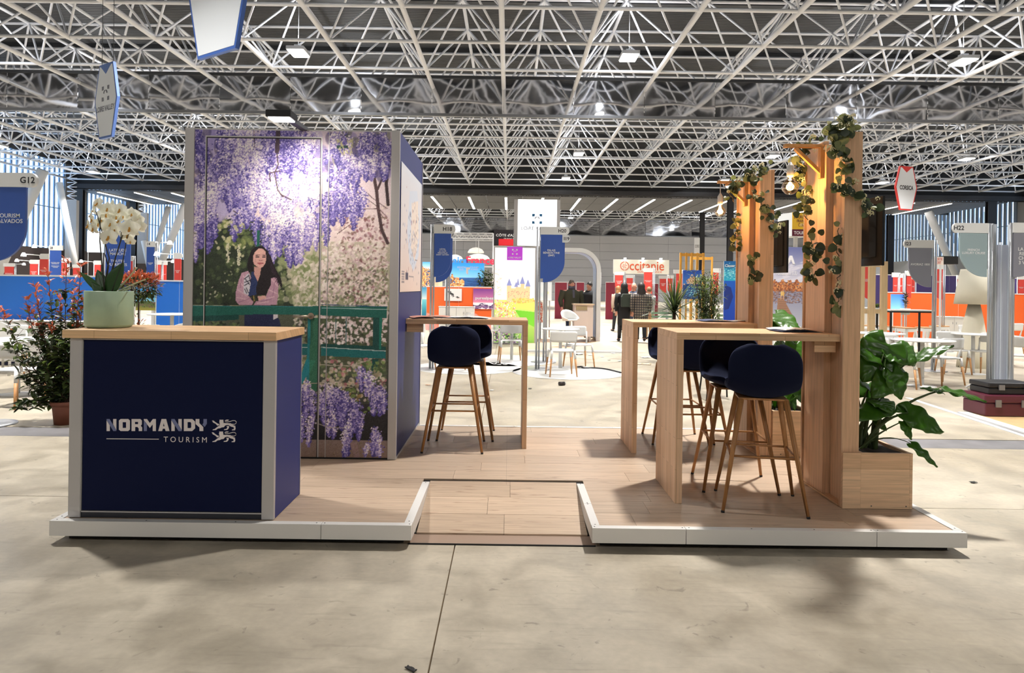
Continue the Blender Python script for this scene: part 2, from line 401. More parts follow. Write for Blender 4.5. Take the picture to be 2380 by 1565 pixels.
rail = mat('rail_grey', (120,122,126), .4, .6); drk = mat('rail_dark', (45,47,50), .5)
def smoke_curtain(label, y, zb, zt, x0, x1, step):
    t = thing('smoke_curtain', (0, y, 0), label=label, cat='smoke curtain')
    Bx((x0, -.06, zb-.1), (x1, .06, zb)).build('bottom_rail', rail, t)
    Bx((x0, -.04, zt), (x1, .04, zt+.1)).build('top_rail', drk, t)
    x = x0
    while x < x1-.1:
        xa, xb = x, min(x+step, x1); ph = random.random()*9
        MB().grid(lambda u, v: (xa+(xb-xa-.02)*u, .012*math.sin(u*7+ph+v)*math.sin(PI*v), zb+(zt-zb)*v), 10, 4).build('foil_panel', fm, t, fix=False)
        x += step
smoke_curtain('long mirrored foil smoke curtain crossing the roof frame, rippled panels on a grey rail', 24.3, 7.62, 8.86, XL+.2, XR-.2, 2.5)
smoke_curtain('far band of crumpled mirror foil hanging just above the grey cladding wall', 74.5, 7.3, 9.0, XL+.2, XR-.2, 5)

# ---- black bulkhead between the halls with soffit and strip lights
bk = mat('bulkhead_black', (22,22,24), .6); sfm = mat('soffit_grey', (66,66,70), .55, var=.08)
tr = thing('trim_1', kind='structure')
Bx((XL, 47.9, 7.95), (XR, 48.1, 10.9)).build('bulkhead_panel', bk, tr)
x = XL+.1
while x < XR-2:
    MB().box((x, 48.15, 7.9), (x+2.57, 51.9, 7.95)).build('soffit_panel', sfm, tr, fix=False); MB().box((x, 51.95, 7.9), (x+2.57, 56.3, 7.95)).build('soffit_panel', sfm, tr, fix=False); x += 2.61
tb = Bx((XL, 47.7, 8.0), (XR, 47.9, 8.3)).build('edge_beam', mat('beam_dark', (40,40,44), .5), tr)
Bx((XL, 56.5, 7.95), (XR, 56.7, 8.2)).build('edge_beam', mat('beam_dark', (40,40,44), .5), tr)
em = mat('strip_glow', (255,255,255), .5, emit=(255,250,245), es=9); hm = mat('housing_grey', (190,190,190), .5)
k = 0
for k in range(-11, 13):
    x = -.3+2.61*k
    t = thing('strip_light', (x, 52.1, 7.88), label=('long white strip light under the soffit, straight ahead over the light box' if k == 0 else 'long white strip light under the soffit, %s to the %s of the middle one' % (['','first','second','third','fourth','fifth','sixth','seventh','eighth','ninth','tenth','eleventh','twelfth'][abs(k)], 'left' if k < 0 else 'right')), cat='light', group='strip lights under the soffit')
    Bx((-.1, -3.7, -.05), (.1, 3.7, .02)).build('housing', hm, t); Bx((-.075, -3.66, -.075), (.075, 3.66, -.05)).build('diffuser', em, t)

# ---- high bay lamps
lm = mat('lamp_glow', (255,255,255), .5, emit=(255,252,246), es=14); lb = mat('lamp_body', (170,172,175), .5)
lamp_body = MB().box((-.26, -.36, 0), (.26, .36, .1)); lamp_body.box((-.1, -.1, .1), (.1, .1, .22)).tube([(0, 0, .2), (0, 0, 2.47)], .008, 5)
LBm = lamp_body.mesh('housing', lb); LGm = Bx((-.23, -.33, -.03), (.23, .33, 0)).mesh('diffuser', lm)
def high_bay(x, y, z, power, label, group):
    t = thing('high_bay_lamp', (x, y, z), label=label, cat='lamp', group=group)
    inst('housing', LBm, t); inst('diffuser', LGm, t)
    if power:
        ld = bpy.data.lights.new('lamp_light', 'AREA'); ld.shape = 'RECTANGLE'; ld.size = .46; ld.size_y = .5; ld.energy = power*1.35; ld.spread = 1.85 if y > 0 else PI; ld.color = (1, .965, .92)
        l = bpy.data.objects.new('lamp_light', ld); C.objects.link(l); l.parent = t; l.location = (0, 0, -.05)
        lu = bpy.data.lights.new('roof_fill', 'POINT'); lu.shadow_soft_size = .12; lu.energy = power*ROOF_FILL; lu.color = (.93, .96, 1)  # added point light to brighten the roof tubes, no part of the fixture
        l = bpy.data.objects.new('roof_fill', lu); C.objects.link(l); l.parent = t; l.location = (0, 0, .42)
for y, pw in LAMP_ROWS:
    for x in LAMP_COLS:
        k = .55 if abs(x) > 20 else 1
        seen = y > 20 and abs(x) < .74*y
        cols_ = [c for c in LAMP_COLS if abs(c) < .74*y]
        lb_ = 'high bay lamp among the roof tubes, %s from the left, %s row' % (['first','second','third','fourth','fifth','sixth','seventh'][cols_.index(x)], {20.6:'nearest visible', 27.2:'second', 35.5:'third', 43.5:'fourth'}[y]) if seen else 'unseen high bay lamp placed in the roof outside the picture'
        high_bay(x, y, LAMP_Z, pw*k, lb_, 'high bay lamps in the near hall')
for y, pw in LAMP_FAR:
    for i_, x in enumerate((-20, -7, 6, 19, 31)): high_bay(x, y, LAMP_Z, pw, 'small lamp in the far hall beyond the soffit, %s from the left, %s row' % (['first','second','third','fourth','fifth'][i_], {60:'front',68:'middle',76:'rear'}[y]), 'high bay lamps in the far hall')

# ---- walls
def clad(name, mbs): pass
gw = mat('cladding_grey', (182,182,186), .55); dkw = mat('low_wall_brown', (64,54,52), .6); bw = mat('wall_plain', (120,120,124), .7)
wb = thing('wall_far', kind='structure')
x = XL
while x < XR:
    for k in range(8): Bx((x, YE-.3, k*1.0+.01), (min(x+8.3, XR)-.02, YE-.15, k*1.0+.985)).build('cladding_panel', gw, wb, fix=False)
    x += 8.3
Bx((XL, YE-.15, 0), (XR, YE, 11)).build('backing', mat('backing_dark', (50,50,52), .8), wb)
Bx((XL, YB-.3, 0), (XR, YB, 11)).build('wall_back', mat('wall_pale', (190,188,184), .7), None, kind='structure')
sky = bpy.data.materials.new('window_glazing'); sky.use_nodes = True; nt = sky.node_tree; p = nt.nodes['Principled BSDF']; out = nt.nodes['Material Output']
tp = nt.nodes.new('ShaderNodeBsdfTransparent'); tp.inputs[0].default_value = (.86, .93, 1, 1); mx = nt.nodes.new('ShaderNodeMixShader'); mx.inputs[0].default_value = .08
p.inputs['Base Color'].default_value = (.9, .95, 1, 1); p.inputs['Roughness'].default_value = .2
nt.links.new(tp.outputs[0], mx.inputs[1]); nt.links.new(p.outputs[0], mx.inputs[2]); nt.links.new(mx.outputs[0], out.inputs[0])
mul = mat('mullion_blue', (120,150,185), .5); mul2 = mat('mullion_steel', (92,108,126), .5)
def side_wall(name, x, s, lowz, step, mw, mm, lm_, ranges, extra=0):
    wl = thing(name, kind='structure')
    Bx((x, YB, 0), (x+s*.2, YE, lowz)).build('low_wall', lm_, wl)
    Bx((x, YB, 9.6), (x+s*.2, YE, 11)).build('head_wall', mat('wall_dark', (60,60,64), .7), wl)
    y = YB
    for a, b in ranges:
        if a > y+.01: Bx((x, y, lowz), (x+s*.2, a, 9.6)).build('pier', mat('pier_grey', (120,120,122), .6), wl)
        wi = thing('window_%d' % (1 if s < 0 else 2), kind='structure')
        y = a; n = int((b-a)/step); mul_me = Bx((-.04, -mw/2, 0), (.04, mw/2, 9.6-lowz)).mesh('mullion', mm)
        Bx((x+s*.02, a, lowz), (x+s*.05, b, 9.6)).build('pane', sky, wi)
        for i in range(n+1): inst('mullion', mul_me, wi, (x-s*.02, a+i*step, lowz))
        for zz in (6.4,): Bx((x-s*.07, a, zz), (x-s*.03, b, zz+.06)).build('transom', mm, wi)
        y = b
    Bx((x, y, lowz), (x+s*.2, YE, 9.6)).build('pier', mat('pier_grey', (120,120,122), .6), wl)
side_wall('wall_left', XL, -1, 3.7, .5, .13, mul, dkw, [(30, 47.2), (49.6, 54.6), (57.2, 82)])
side_wall('wall_right', XR, 1, 4.4, .5, .3, mul2, mat('low_wall_grey', (125,128,132), .6), [(30, 47.2), (49.0, 82)])
# steel: black columns and slanting white struts along the side walls
cb_ = mat('column_black', (30,28,30), .45)
for i, (px, yy, wdt) in enumerate([(184, 47.6, .55), (309, 54.8, .5), (1631, 56.8, .36), (1696, 47.6, .38), (2068, 56.8, .5), (2302, 47.6, .6)]):
    x = at(px, 600, y=yy).x
    t = struct('column', MB().box((-wdt/2, -.15, 0), (wdt/2, -.12, 7.9)).box((-wdt/2, .12, 0), (wdt/2, .15, 7.9)).box((-.03, -.12, 0), (.03, .12, 7.9)), cb_); t.location = (x, yy, 0)
sw = mat('strut_white', (222,222,220), .5)
for i, (a, b, yy, r) in enumerate([((100,395), (28,560), 40, .32), ((137,425), (152,500), 44, .22), ((432,475), (362,640), 52, .3), ((392,480), (352,610), 56, .22), ((334,560), (352,650), 53, .2), ((2158,492), (2222,640), 52, .3), ((2190,495), (2262,640), 58, .25), ((2290,495), (2240,620), 56, .25)]):
    p0 = at(*a, y=yy); p1 = at(*b, y=yy); d = p1-p0; p1 = p0+d*((p0.z-3.0)/(p0.z-p1.z)) if p1.z > 3 else p1
    q0 = p0; q1 = p0+d*(p0.z/(-d.z)) 
    struct('trim_%d' % (2+i), MB().tube([q0, q1], [r, r*.8], 10), sw)
tp_ = mat('duct_panel', (168,166,164), .6)
for i, (pa, pb, yy) in enumerate([(150, 176, 46.4), (318, 340, 54.2)]):
    xa = at(pa, 600, y=yy).x; xb = at(pb, 600, y=yy).x
    struct('trim_%d' % (12+i), Bx((xa, yy, 3.0), (xb, yy+.3, 7.0)), tp_)
    mb = MB()
    for k in range(7):
        z = 7.0+k*.3; s_ = 1 if k % 2 else -1
        mb.tube([(xa+.05, yy+.1, z), (xb-.05, yy+.1, z)], .03, 5).tube([(xa+.05 if s_ > 0 else xb-.05, yy+.1, z), (xb-.05 if s_ > 0 else xa+.05, yy+.1, z+.3)], .025, 5)
    struct('trim_%d' % (14+i), mb, WT)
# ============================================================ the stand: platform, tower, counter, tables, slatted towers
PT = .13                                   # top of the platform
OAK = dict(stave=.05, length=.45)
woodx = wood('rubberwood_along', (224,188,150), (200,160,122), 'x', **OAK)
woody = wood('rubberwood_deep', (224,188,150), (200,160,122), 'y', **OAK)
woodz = wood('rubberwood_upright', (224,188,154), (200,160,124), 'z', stave=.06, length=.55)
woodzp = wood('rubberwood_plank', (224,188,154), (204,164,130), 'z', stave=.2, length=2.9, objrand=.1, grain=.2)
oakf = wood('oak_board', (190,168,146), (178,156,134), 'x', stave=5, length=9, rough=.38, grain=.2, objrand=.09, dark=(118,90,70))
rimw = mat('rim_white', (214,212,208), .4, bump=.15, bscale=300); alu = mat('profile_aluminium', (186,184,184), .42, .35, bump=.1, bscale=400)
blk = mat('matt_black', (14,14,16), .6)
pl = thing('platform', (0, 0, 0), label='low exhibition platform with oak boards, white edge strips and a ramp', cat='platform')
PX0, PX1, PY0, PY1 = -2.645, 2.675, 3.985, 6.9
NX0, NX1, NY = -.545, .50, 4.89           # notch for the ramp
# boards
bw_ = .236; y = PY0+.05; r = 0
rnd = random.Random(5)
while y < PY1-.06:
    y2 = min(y+bw_-.0025, PY1-.05); off = rnd.uniform(.15, 1.2); x = PX0+.05; xs = [x]
    x += off
    while x < PX1-.06: xs.append(x); x += 1.28
    xs.append(PX1-.05)
    for a, b in zip(xs, xs[1:]):
        segs = [(a, b)]
        if y < NY-.02:
            segs = []
            if a < NX0-.05: segs.append((a, min(b, NX0-.05)))
            if b > NX1+.05: segs.append((max(a, NX1+.05), b))
        for a2, b2 in segs:
            if b2-a2 > .02: Bx((a2+.001, y, PT-.012), (b2-.001, y2, PT-.002)).build('board', oakf, pl, fix=False)
    y += bw_
# ramp boards
rl = math.hypot(NY-4.2, PT-.02); n = 3; ra = math.atan2(PT-.02-.002, NY-4.2)
for i in range(n):
    t0, t1 = i/n, (i+1)/n
    cut = NX0+rnd.uniform(.3, .8)
    for a, b in ((NX0, cut), (cut, NX1)):
        def pt(x, t, dz): return (x, 4.2+(NY+.04-4.2)*t, .016+(PT-.002-.016)*t+dz)
        e = .0025/rl
        MB().add([pt(a+.001,t0,-.012), pt(b-.001,t0,-.012), pt(b-.001,t1-e,-.012), pt(a+.001,t1-e,-.012), pt(a+.001,t0,0), pt(b-.001,t0,0), pt(b-.001,t1-e,0), pt(a+.001,t1-e,0)],
          [(0,3,2,1),(4,5,6,7),(0,1,5,4),(1,2,6,5),(2,3,7,6),(3,0,4,7)]).build('board', oakf, pl)
Bx((NX0-.03, 4.05, 0), (NX1+.03, 4.21, .006)).build('threshold_strip', mat('strip_brown', (150,128,112), .45), pl)
MB().box((NX0-.03, 4.205, 0), (NX1+.03, 4.215, .012)).box((NX0-.03, 4.045, 0), (NX1+.03, 4.052, .008)).build('rubber_edge', blk, pl)
# underframe, set back
fr = MB().box((PX0+.06, PY0+.09, 0), (NX0-.06, NY, PT-.014)).box((NX1+.06, PY0+.09, 0), (PX1-.06, NY, PT-.014)).box((PX0+.06, NY, 0), (PX1-.06, PY1-.06, PT-.014))
fr.build('underframe', blk, pl)
sc = mat('screw_steel', (110,108,105), .4, .8); scm = MB().lathe([(.0045, 0), (.0045, .0012), (0, .0014)], 8).mesh('screw', sc)
def rim(a, b, side, par=pl):
    """L strip between a and b; side = outward normal"""
    (xa, ya), (xb, yb) = a, b; lo = (min(xa, xb), min(ya, yb)); hi = (max(xa, xb), max(ya, yb)); sx, sy = side
    g = .0015
    if sx: x0, x1 = (lo[0]-.05, lo[0]) if sx > 0 else (lo[0], lo[0]+.05); o = Bx((x0, lo[1]+g, PT-.085), (x1, hi[1]-g, PT+.002))
    else: y0, y1 = (lo[1], lo[1]+.05) if sy < 0 else (lo[1]-.05, lo[1]); o = Bx((lo[0]+g, y0, PT-.085), (hi[0]-g, y1, PT+.002))
    o = o.build('edge_strip', rimw, par, bevel=.0015)
    for t in ((.03, .97) if math.hypot(xb-xa, yb-ya) < 1 else (.02, .35, .68, .98)):
        px, py = xa+(xb-xa)*t, ya+(yb-ya)*t
        inst('screw', scm, o, (px-sx*.025, py-sy*.025, PT+.002))
rim((PX0, PY0), (-1.07, PY0), (0,-1)); rim((-1.07, PY0), (NX0, PY0), (0,-1))
rim((NX1, PY0), (1.045, PY0), (0,-1)); rim((1.045, PY0), (2.15, PY0), (0,-1)); rim((2.15, PY0), (PX1, PY0), (0,-1))
rim((NX0, PY0+.05), (NX0, NY), (1,0)); rim((NX1, PY0+.05), (NX1, 4.44), (-1,0)); rim((NX1, 4.44), (NX1, NY), (-1,0))
for a, b in ((PY0+.05, 5.0), (5.0, 6.0), (6.0, PY1)): rim((PX0, a), (PX0, b), (-1,0)); rim((PX1, a), (PX1, b), (1,0))
for a, b in ((PX0+.05, -1.4), (-1.4, .1), (.1, 1.5), (1.5, PX1-.05)): rim((a, PY1), (b, PY1), (0,1))

# ---- mural tower
TX0, TX1, TY0, TY1, TZ = -2.60, -.885, 5.49, 6.93, 2.76
tw = thing('display_tower', (0, 0, 0), label='tall square stand tower faced with a wisteria garden print and navy side', cat='display wall')
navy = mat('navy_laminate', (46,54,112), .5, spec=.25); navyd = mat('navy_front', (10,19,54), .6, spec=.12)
Bx((TX0+.03, TY0+.05, PT), (TX1-.05, TY1-.02, TZ-.03)).build('core', mat('core_board', (120,118,116), .7), tw)
Bx((TX0, TY0, PT), (TX0+.075, TY0+.07, TZ)).build('corner_profile', alu, tw, bevel=.004)
Bx((TX1-.068, TY0, PT), (TX1, TY0+.03, TZ)).build('corner_profile', alu, tw, bevel=.003)
Bx((TX1-.05, TY0+.032, PT+.02), (TX1-.002, TY1, TZ-.005)).build('side_panel', navy, tw)
Bx((TX1-.03, TY0+.03, PT), (TX1+.001, TY1, PT+.018)).build('kick_profile', alu, tw)
Bx((TX1-.06, TY1-.012, PT), (TX1+.004, TY1+.012, TZ)).build('edge_profile', alu, tw)
Bx((TX0+.07, TY0+.012, TZ-.012), (TX1-.06, TY1, TZ)).build('top_cap', alu, tw)
Bx((TX0+.07, TY0+.01, PT), (TX1-.06, TY0+.05, PT+.012)).build('kick_profile', blk, tw)
MURAL = Canvas(348, 576)
def paint_mural(c):
    k = .752; R = random.Random(11)
    X = lambda a: (a-452)*k
    Y = lambda b: (b-300)*k
    # --- backdrop: pale sky light, dark yew at the left, blossom trees at the right
    c.vgrad(0, Y(560), (214,196,214), (236,214,212)); c.vgrad(Y(560), Y(720), (190,180,160), (150,150,120)); c.vgrad(Y(720), c.h, (70,76,60), (40,40,38))
    def blobs(n, x0, x1, y0, y1, r0, r1, cols, al=.8):
        for i in range(n):
            c.ell(X(R.uniform(x0, x1)), Y(R.uniform(y0, y1)), R.uniform(r0, r1), R.uniform(r0, r1), R.choice(cols), R.uniform(0, 3), al)
    c.poly([(X(452),Y(560)),(X(500),Y(520)),(X(560),Y(500)),(X(620),Y(520)),(X(665),Y(600)),(X(690),Y(712)),(X(452),Y(712))], (34,44,32))
    blobs(240, 452, 680, 520, 712, 2, 7, [(28,36,26),(42,56,36),(58,74,44),(22,28,24),(76,92,56)], .6)
    blobs(60, 500, 600, 500, 580, 3, 7, [(120,136,76),(150,156,92),(92,110,62)], .6)
    blobs(130, 640, 760, 540, 712, 3, 8, [(132,146,96),(158,166,120),(188,186,150),(98,116,66),(210,204,176)], .6)
    blobs(330, 690, 760, 600, 760, 1.5, 4, [(222,212,200),(196,186,168),(120,132,82),(236,226,214)], .7)
    blobs(900, 752, 908, 470, 765, 1.5, 4.6, [(226,204,206),(240,222,218),(206,178,184),(190,164,166),(232,214,206)], .75)
    blobs(260, 800, 908, 500, 700, 1.2, 3.2, [(120,64,74),(92,52,56),(150,90,104),(108,84,66)], .6)
    blobs(420, 755, 908, 560, 712, 1.4, 3.4, [(236,220,214),(218,200,190),(246,234,226)], .75)
    blobs(220, 755, 908, 620, 712, 1.2, 3, [(96,104,66),(70,74,50),(128,132,88),(60,50,44)], .6)
    blobs(70, 470, 690, 600, 712, 1, 2.4, [(170,178,140),(200,196,170),(140,150,100)], .7)
    # --- tree at the right
    tk = (62,42,46)
    c.line([(X(x),Y(y)) for x, y in [(907,560),(893,530),(884,480),(880,440),(872,400),(860,372)]], 6, tk)
    c.line([(X(x),Y(y)) for x, y in [(880,440),(890,415),(905,395)]], 4, tk); c.line([(X(x),Y(y)) for x, y in [(907,470),(902,420),(908,380)]], 6, (46,32,36))
    for q in ([(905,480),(870,455),(838,425)], [(906,500),(875,470),(835,442)], [(900,505),(880,480)], [(905,330),(890,350),(875,380)], [(882,480),(842,482)], [(855,420),(850,395),(815,388)], [(790,540),(830,510)]): c.line([(X(x),Y(y)) for x, y in q], 1.3, (90,64,66))
    # --- hanging wisteria
    def raceme(x, y, L, wd, pale, n=None, edge=0):
        n = n or int(L*wd*.34); lit = R.uniform(-.4, .4)
        d = (56,48,122); m = (118,104,190); p_ = (206,190,224); h_ = (252,242,246)
        for i in range(int(n*.35)):
            t = R.random()**.8; ww = wd*(1-t)**.55*(.55+.45*min(1, t*6)); c.ell(x+R.gauss(0, .4)*ww, y+t*L+1, R.uniform(1.2, 2.2), R.uniform(1.4, 2.6), (58,50,126) if pale < .8 else (120,104,170), R.uniform(0, 3), .8)
        for i in range(n):
            t = R.random()**.8; yy = y+t*L; ww = wd*(1-t)**.55*(.55+.45*min(1, t*6)); g_ = R.gauss(0, .45); xx = x+g_*ww+2*math.sin(t*3+x)
            q = pale*(1.08-.55*t)-.22*abs(g_)*1.3+lit*g_*.5+R.uniform(-.34, .34)+(.3 if R.random() < .16 else 0)
            if q < .33: f = max(q, 0)/.33; a, b = d, m
            elif q < .66: f = (q-.33)/.33; a, b = m, p_
            else: f = min((q-.66)/.3, 1); a, b = p_, h_
            col = tuple(a[j]*(1-f)+b[j]*f for j in range(3))
            c.ell(xx, yy, R.uniform(.7, 1.5), R.uniform(.9, 2.0), col, R.uniform(0, 3), .95)
    # deep tone behind the clusters
    for i in range(150): c.ell(X(R.uniform(452, 760)), Y(R.uniform(300, 500)), R.uniform(6, 16), R.uniform(8, 22), R.choice([(140,128,196),(170,158,214),(196,184,222),(112,98,170)]), 0, .6)
    for i in range(60): c.ell(X(R.uniform(760, 908)), Y(R.uniform(300, 400)), R.uniform(5, 12), R.uniform(6, 16), R.choice([(96,84,150),(126,112,178),(70,60,100),(90,92,80)]), 0, .6)
    for i in range(26): c.ell(X(R.uniform(452, 540)), Y(R.uniform(300, 470)), R.uniform(3, 8), R.uniform(5, 14), (52,44,88), 0, .5)
    rows = []
    for i in range(250):
        x = R.uniform(455, 748); y = R.uniform(288, 545)
        lim = 545 if x < 500 else (480+25*math.sin(x*.045)) if x < 640 else 555
        if y > lim-30: continue
        pale = .35+.35*math.sin(x*.035+.5)*math.cos(y*.02)+.35*(y-300)/260*(1 if x > 560 else .3)
        if 560 < x < 740 and y > 400: pale += .22
        rows.append((y, x, R.uniform(34, 70), R.uniform(9, 17), min(max(pale+.26, .3), 1.15)))
    for i in range(60):
        x = R.uniform(758, 905); y = R.uniform(290, 380) if x > 840 else R.uniform(290, 470)
        rows.append((y, x, R.uniform(30, 60), R.uniform(8, 14), R.uniform(.35, .95)))
    rows.sort()
    for y, x, L, wd, pale in rows: raceme(X(x), Y(y), L*k, wd, pale)
    # gnarled branch and pale gaps
    for i in range(30): c.ell(X(R.uniform(690, 745)), Y(R.uniform(405, 500)), R.uniform(3, 7), R.uniform(3, 8), (238,222,214), 0, .6)
    for q in ([(642,330),(648,380),(640,400),(648,440),(660,455)], [(630,420),(628,400),(652,395)], [(655,450),(680,462)], [(560,500),(545,490)]): c.line([(X(x),Y(y)) for x, y in q], 2, (70,52,58))
    for q in ([(545,500),(582,505)], [(590,300),(592,340)], [(655,300),(640,300)]): c.line([(X(x),Y(y)) for x, y in q], 1.4, (60,44,60))
    c.poly([(X(642),Y(300)),(X(652),Y(300)),(X(650),Y(352)),(X(640),Y(352))], (58,44,58)); c.poly([(X(785),Y(333)),(X(812),Y(332)),(X(812),Y(339)),(X(785),Y(341))], (30,60,60))
    for i in range(26): c.ell(X(R.uniform(785, 825)), Y(R.uniform(320, 352)), 1.2, 4, (196,190,140), R.uniform(-.6, .6), .8)
    # tails that hang lowest
    for x, y, L, wd, p_ in [(470,520,60,15,.35),(485,515,75,16,.3),(500,500,55,13,.35),(548,500,60,13,.45),(560,480,60,12,.6),(600,500,70,14,.5),(620,510,80,15,.75),(640,515,95,17,.8),(655,520,75,14,.7),(680,510,110,19,.72),(692,520,95,16,.65),(705,530,80,14,.8),(722,500,80,14,.8),(765,520,50,10,.6),(845,430,70,12,.6),(780,440,80,16,.4),(800,450,70,14,.45),(826,440,90,14,.55),(766,470,90,12,.5),(457,540,70,10,.8),(575,480,50,13,.6),(740,520,60,9,.9)]:
        raceme(X(x), Y(y), L*k, wd, p_)
    for x, y, L in [(532,560,52),(558,570,48)]:
        for i in range(40): c.ell(X(x)+R.gauss(0, 1.4), Y(y+L*i/40), 1.5, 1.1, (206,204,176), R.uniform(0, 3))
    blobs(26, 505, 575, 510, 600, 1.5, 4, [(196,194,140),(216,210,170)], .8)
    # post behind her head
    c.poly([(X(600),Y(535)),(X(606.5),Y(535)),(X(606.5),Y(580)),(X(599.5),Y(580))], (22,84,70))
    # --- lower half: fence, border flowers
    blobs(240, 700, 752, 745, 1040, 2, 6, [(70,84,56),(104,112,78),(150,140,130),(48,52,42)], .7)
    c.poly([(X(752),Y(740)),(X(908),Y(740)),(X(908),Y(870)),(X(752),Y(870))], (66,72,52))
    blobs(330, 754, 906, 742, 800, 1.4, 3.8, [(244,226,228),(226,204,206),(250,240,240),(70,84,50),(40,46,34),(206,180,182)], .85)
    blobs(120, 702, 752, 740, 815, 1.6, 4, [(226,208,206),(60,70,50),(40,44,36),(120,130,92)], .75)
    blobs(200, 754, 906, 830, 900, 2, 4.6, [(216,204,190),(190,176,160),(96,110,70),(202,110,128),(66,80,56)], .7)
    blobs(110, 702, 752, 830, 900, 2, 4.6, [(206,190,196),(150,150,110),(90,104,66),(186,140,150)], .7)
    c.vgrad(Y(940), Y(1026), (34,32,36), (16,16,20)); c.vgrad(Y(1026), Y(1068)+3, (120,102,98), (132,106,92))
    c.poly([(X(824),Y(1030)),(X(842),Y(1030)),(X(850),Y(1068)),(X(838),Y(1068))], (140,112,112))
    for i in range(60): c.line([(X(R.uniform(755,905)),Y(R.uniform(1028,1066)))]*2, 1.5, R.choice([(96,80,76),(160,132,110),(110,98,60)]))
    teal = (18,84,74); teal2 = (10,58,54); tealb = (22,104,112)
    c.poly([(X(700),Y(760)),(X(724),Y(745)),(X(724),Y(840)),(X(702),Y(895))], tealb, .0)
    c.poly([(X(728),Y(738)),(X(750),Y(738)),(X(747),Y(910)),(X(728),Y(910))], (38,92,68)); c.poly([(X(723),Y(738)),(X(729),Y(738)),(X(728),Y(900)),(X(721),Y(900))], tealb)
    c.poly([(X(720),Y(835)),(X(729),Y(838)),(X(729),Y(862)),(X(712),Y(893)),(X(702),Y(895))], (20,112,126)); c.poly([(X(742),Y(838)),(X(728),Y(870)),(X(728),Y(838))], (40,110,84))
    c.poly([(X(452),Y(714)),(X(908),Y(709)),(X(908),Y(737)),(X(750),Y(732)),(X(640),Y(731)),(X(452),Y(738))], teal); c.poly([(X(452),Y(738)),(X(560),Y(733)),(X(560),Y(745)),(X(452),Y(752))], teal2)
    c.line([(X(755),Y(707)),(X(908),Y(710))], 1.4, (20,60,100)); c.line([(X(452),Y(714)),(X(728),Y(712))], 1.4, (34,110,120)); c.line([(X(755),Y(715)),(X(908),Y(716))], 1.2, (150,190,190))
    blobs(60, 455, 560, 752, 765, 1.5, 3.5, [(60,84,48),(28,36,26),(92,110,64)], .8)
    c.poly([(X(755),Y(799)),(X(906),Y(803)),(X(906),Y(815)),(X(755),Y(808))], teal2); c.poly([(X(754),Y(808)),(X(906),Y(815)),(X(906),Y(832)),(X(754),Y(827))], (14,90,92)); c.line([(X(755),Y(807)),(X(906),Y(814))], 1.2, (180,200,200))
    c.poly([(X(702),Y(800)),(X(722),Y(800)),(X(722),Y(826)),(X(702),Y(826))], (14,82,84)); c.line([(X(703),Y(808)),(X(722),Y(808))], 1.2, (180,200,200))
    c.poly([(X(875),Y(735)),(X(897),Y(735)),(X(895),Y(810)),(X(876),Y(808))], teal2); c.poly([(X(890),Y(735)),(X(897),Y(735)),(X(895),Y(810)),(X(890),Y(810))], (16,100,84)); c.poly([(X(874),Y(832)),(X(890),Y(832)),(X(884),Y(868)),(X(873),Y(860))], teal2)
    for x in (766, 789, 813): c.line([(X(x),Y(737)),(X(x),Y(800))], 1, (20,70,76), .6)
    blobs(60, 850, 905, 840, 880, 1.5, 4, [(104,128,66),(130,150,84),(60,80,46)], .85)
    blobs(120, 752, 905, 860, 930, 1.5, 4, [(216,200,190),(226,214,206),(150,134,110),(120,140,80),(200,180,150)], .8)
    blobs(40, 790, 900, 905, 960, 1.5, 4.5, [(110,134,66),(90,112,56),(150,120,70)], .85)
    low = [(X(x), Y(y), L*k, wd, p_) for x, y, L, wd, p_ in [(706,895,70,13,.6),(720,900,80,12,.45),(735,905,90,10,.5),(710,960,70,12,.5),(730,970,70,10,.7),(757,905,60,12,.8),(765,915,75,14,.45),(782,900,70,14,.5),(800,900,80,16,.4),(806,920,80,14,.3),(812,910,60,12,.45),(785,950,70,12,.55),(775,975,42,9,.6),(830,925,80,14,.45),(822,960,100,12,.6),(815,990,75,9,.75),(845,955,70,12,.45),(838,935,70,14,.3),(850,850,60,10,.5),(862,860,60,12,.5),(872,870,55,10,.8),(880,905,60,14,.5),(893,895,70,14,.4),(902,900,60,10,.5),(885,990,70,11,.6),(893,1010,55,10,.7),(862,1030,32,8,.7),(880,1000,60,10,.4),(812,1045,22,9,.3),(770,890,40,12,.8),(724,885,40,10,.8)]]
    for a in low: raceme(*a[:4], a[4]+.12)
    c.line([(X(745),Y(985)),(X(780),Y(996)),(X(812),Y(995))], 1.2, (170,160,150)); c.line([(X(752),Y(848)),(X(822),Y(850)),(X(870),Y(835))], 1.2, (180,168,156)); c.line([(X(700),Y(895)),(X(760),Y(890)),(X(830),Y(900))], 1.2, (190,176,160))
    # --- the printed woman leaning on the rail
    sk = (214,160,152); hr = (18,12,18)
    def S(pts): return [(X(540+a/7.83), Y(560+b/7.83)) for a, b in pts]
    c.poly(S([(260,1340),(790,1340),(900,1420),(940,1565),(260,1565)]), (22,28,62)); c.poly(S([(790,1340),(880,1345),(880,1400),(800,1440)]), (206,198,206))
    c.poly(S([(330,545),(205,585),(150,720),(95,960),(100,1100),(160,1178),(400,1178),(430,1120),(330,1010),(420,800)]), (184,140,162))
    c.poly(S([(700,640),(830,640),(885,760),(880,1000),(850,1170),(430,1175),(470,1110),(640,1040),(700,900)]), (180,136,158))
    for q in ([(180,760),(260,860)], [(140,900),(300,1010)], [(120,1040),(330,1080)], [(230,640),(300,720)], [(760,700),(860,820)], [(720,900),(860,960)], [(640,1060),(800,1020)], [(500,1140),(700,1110)]): c.line(S(q), 2.2, (208,170,184), .8); 
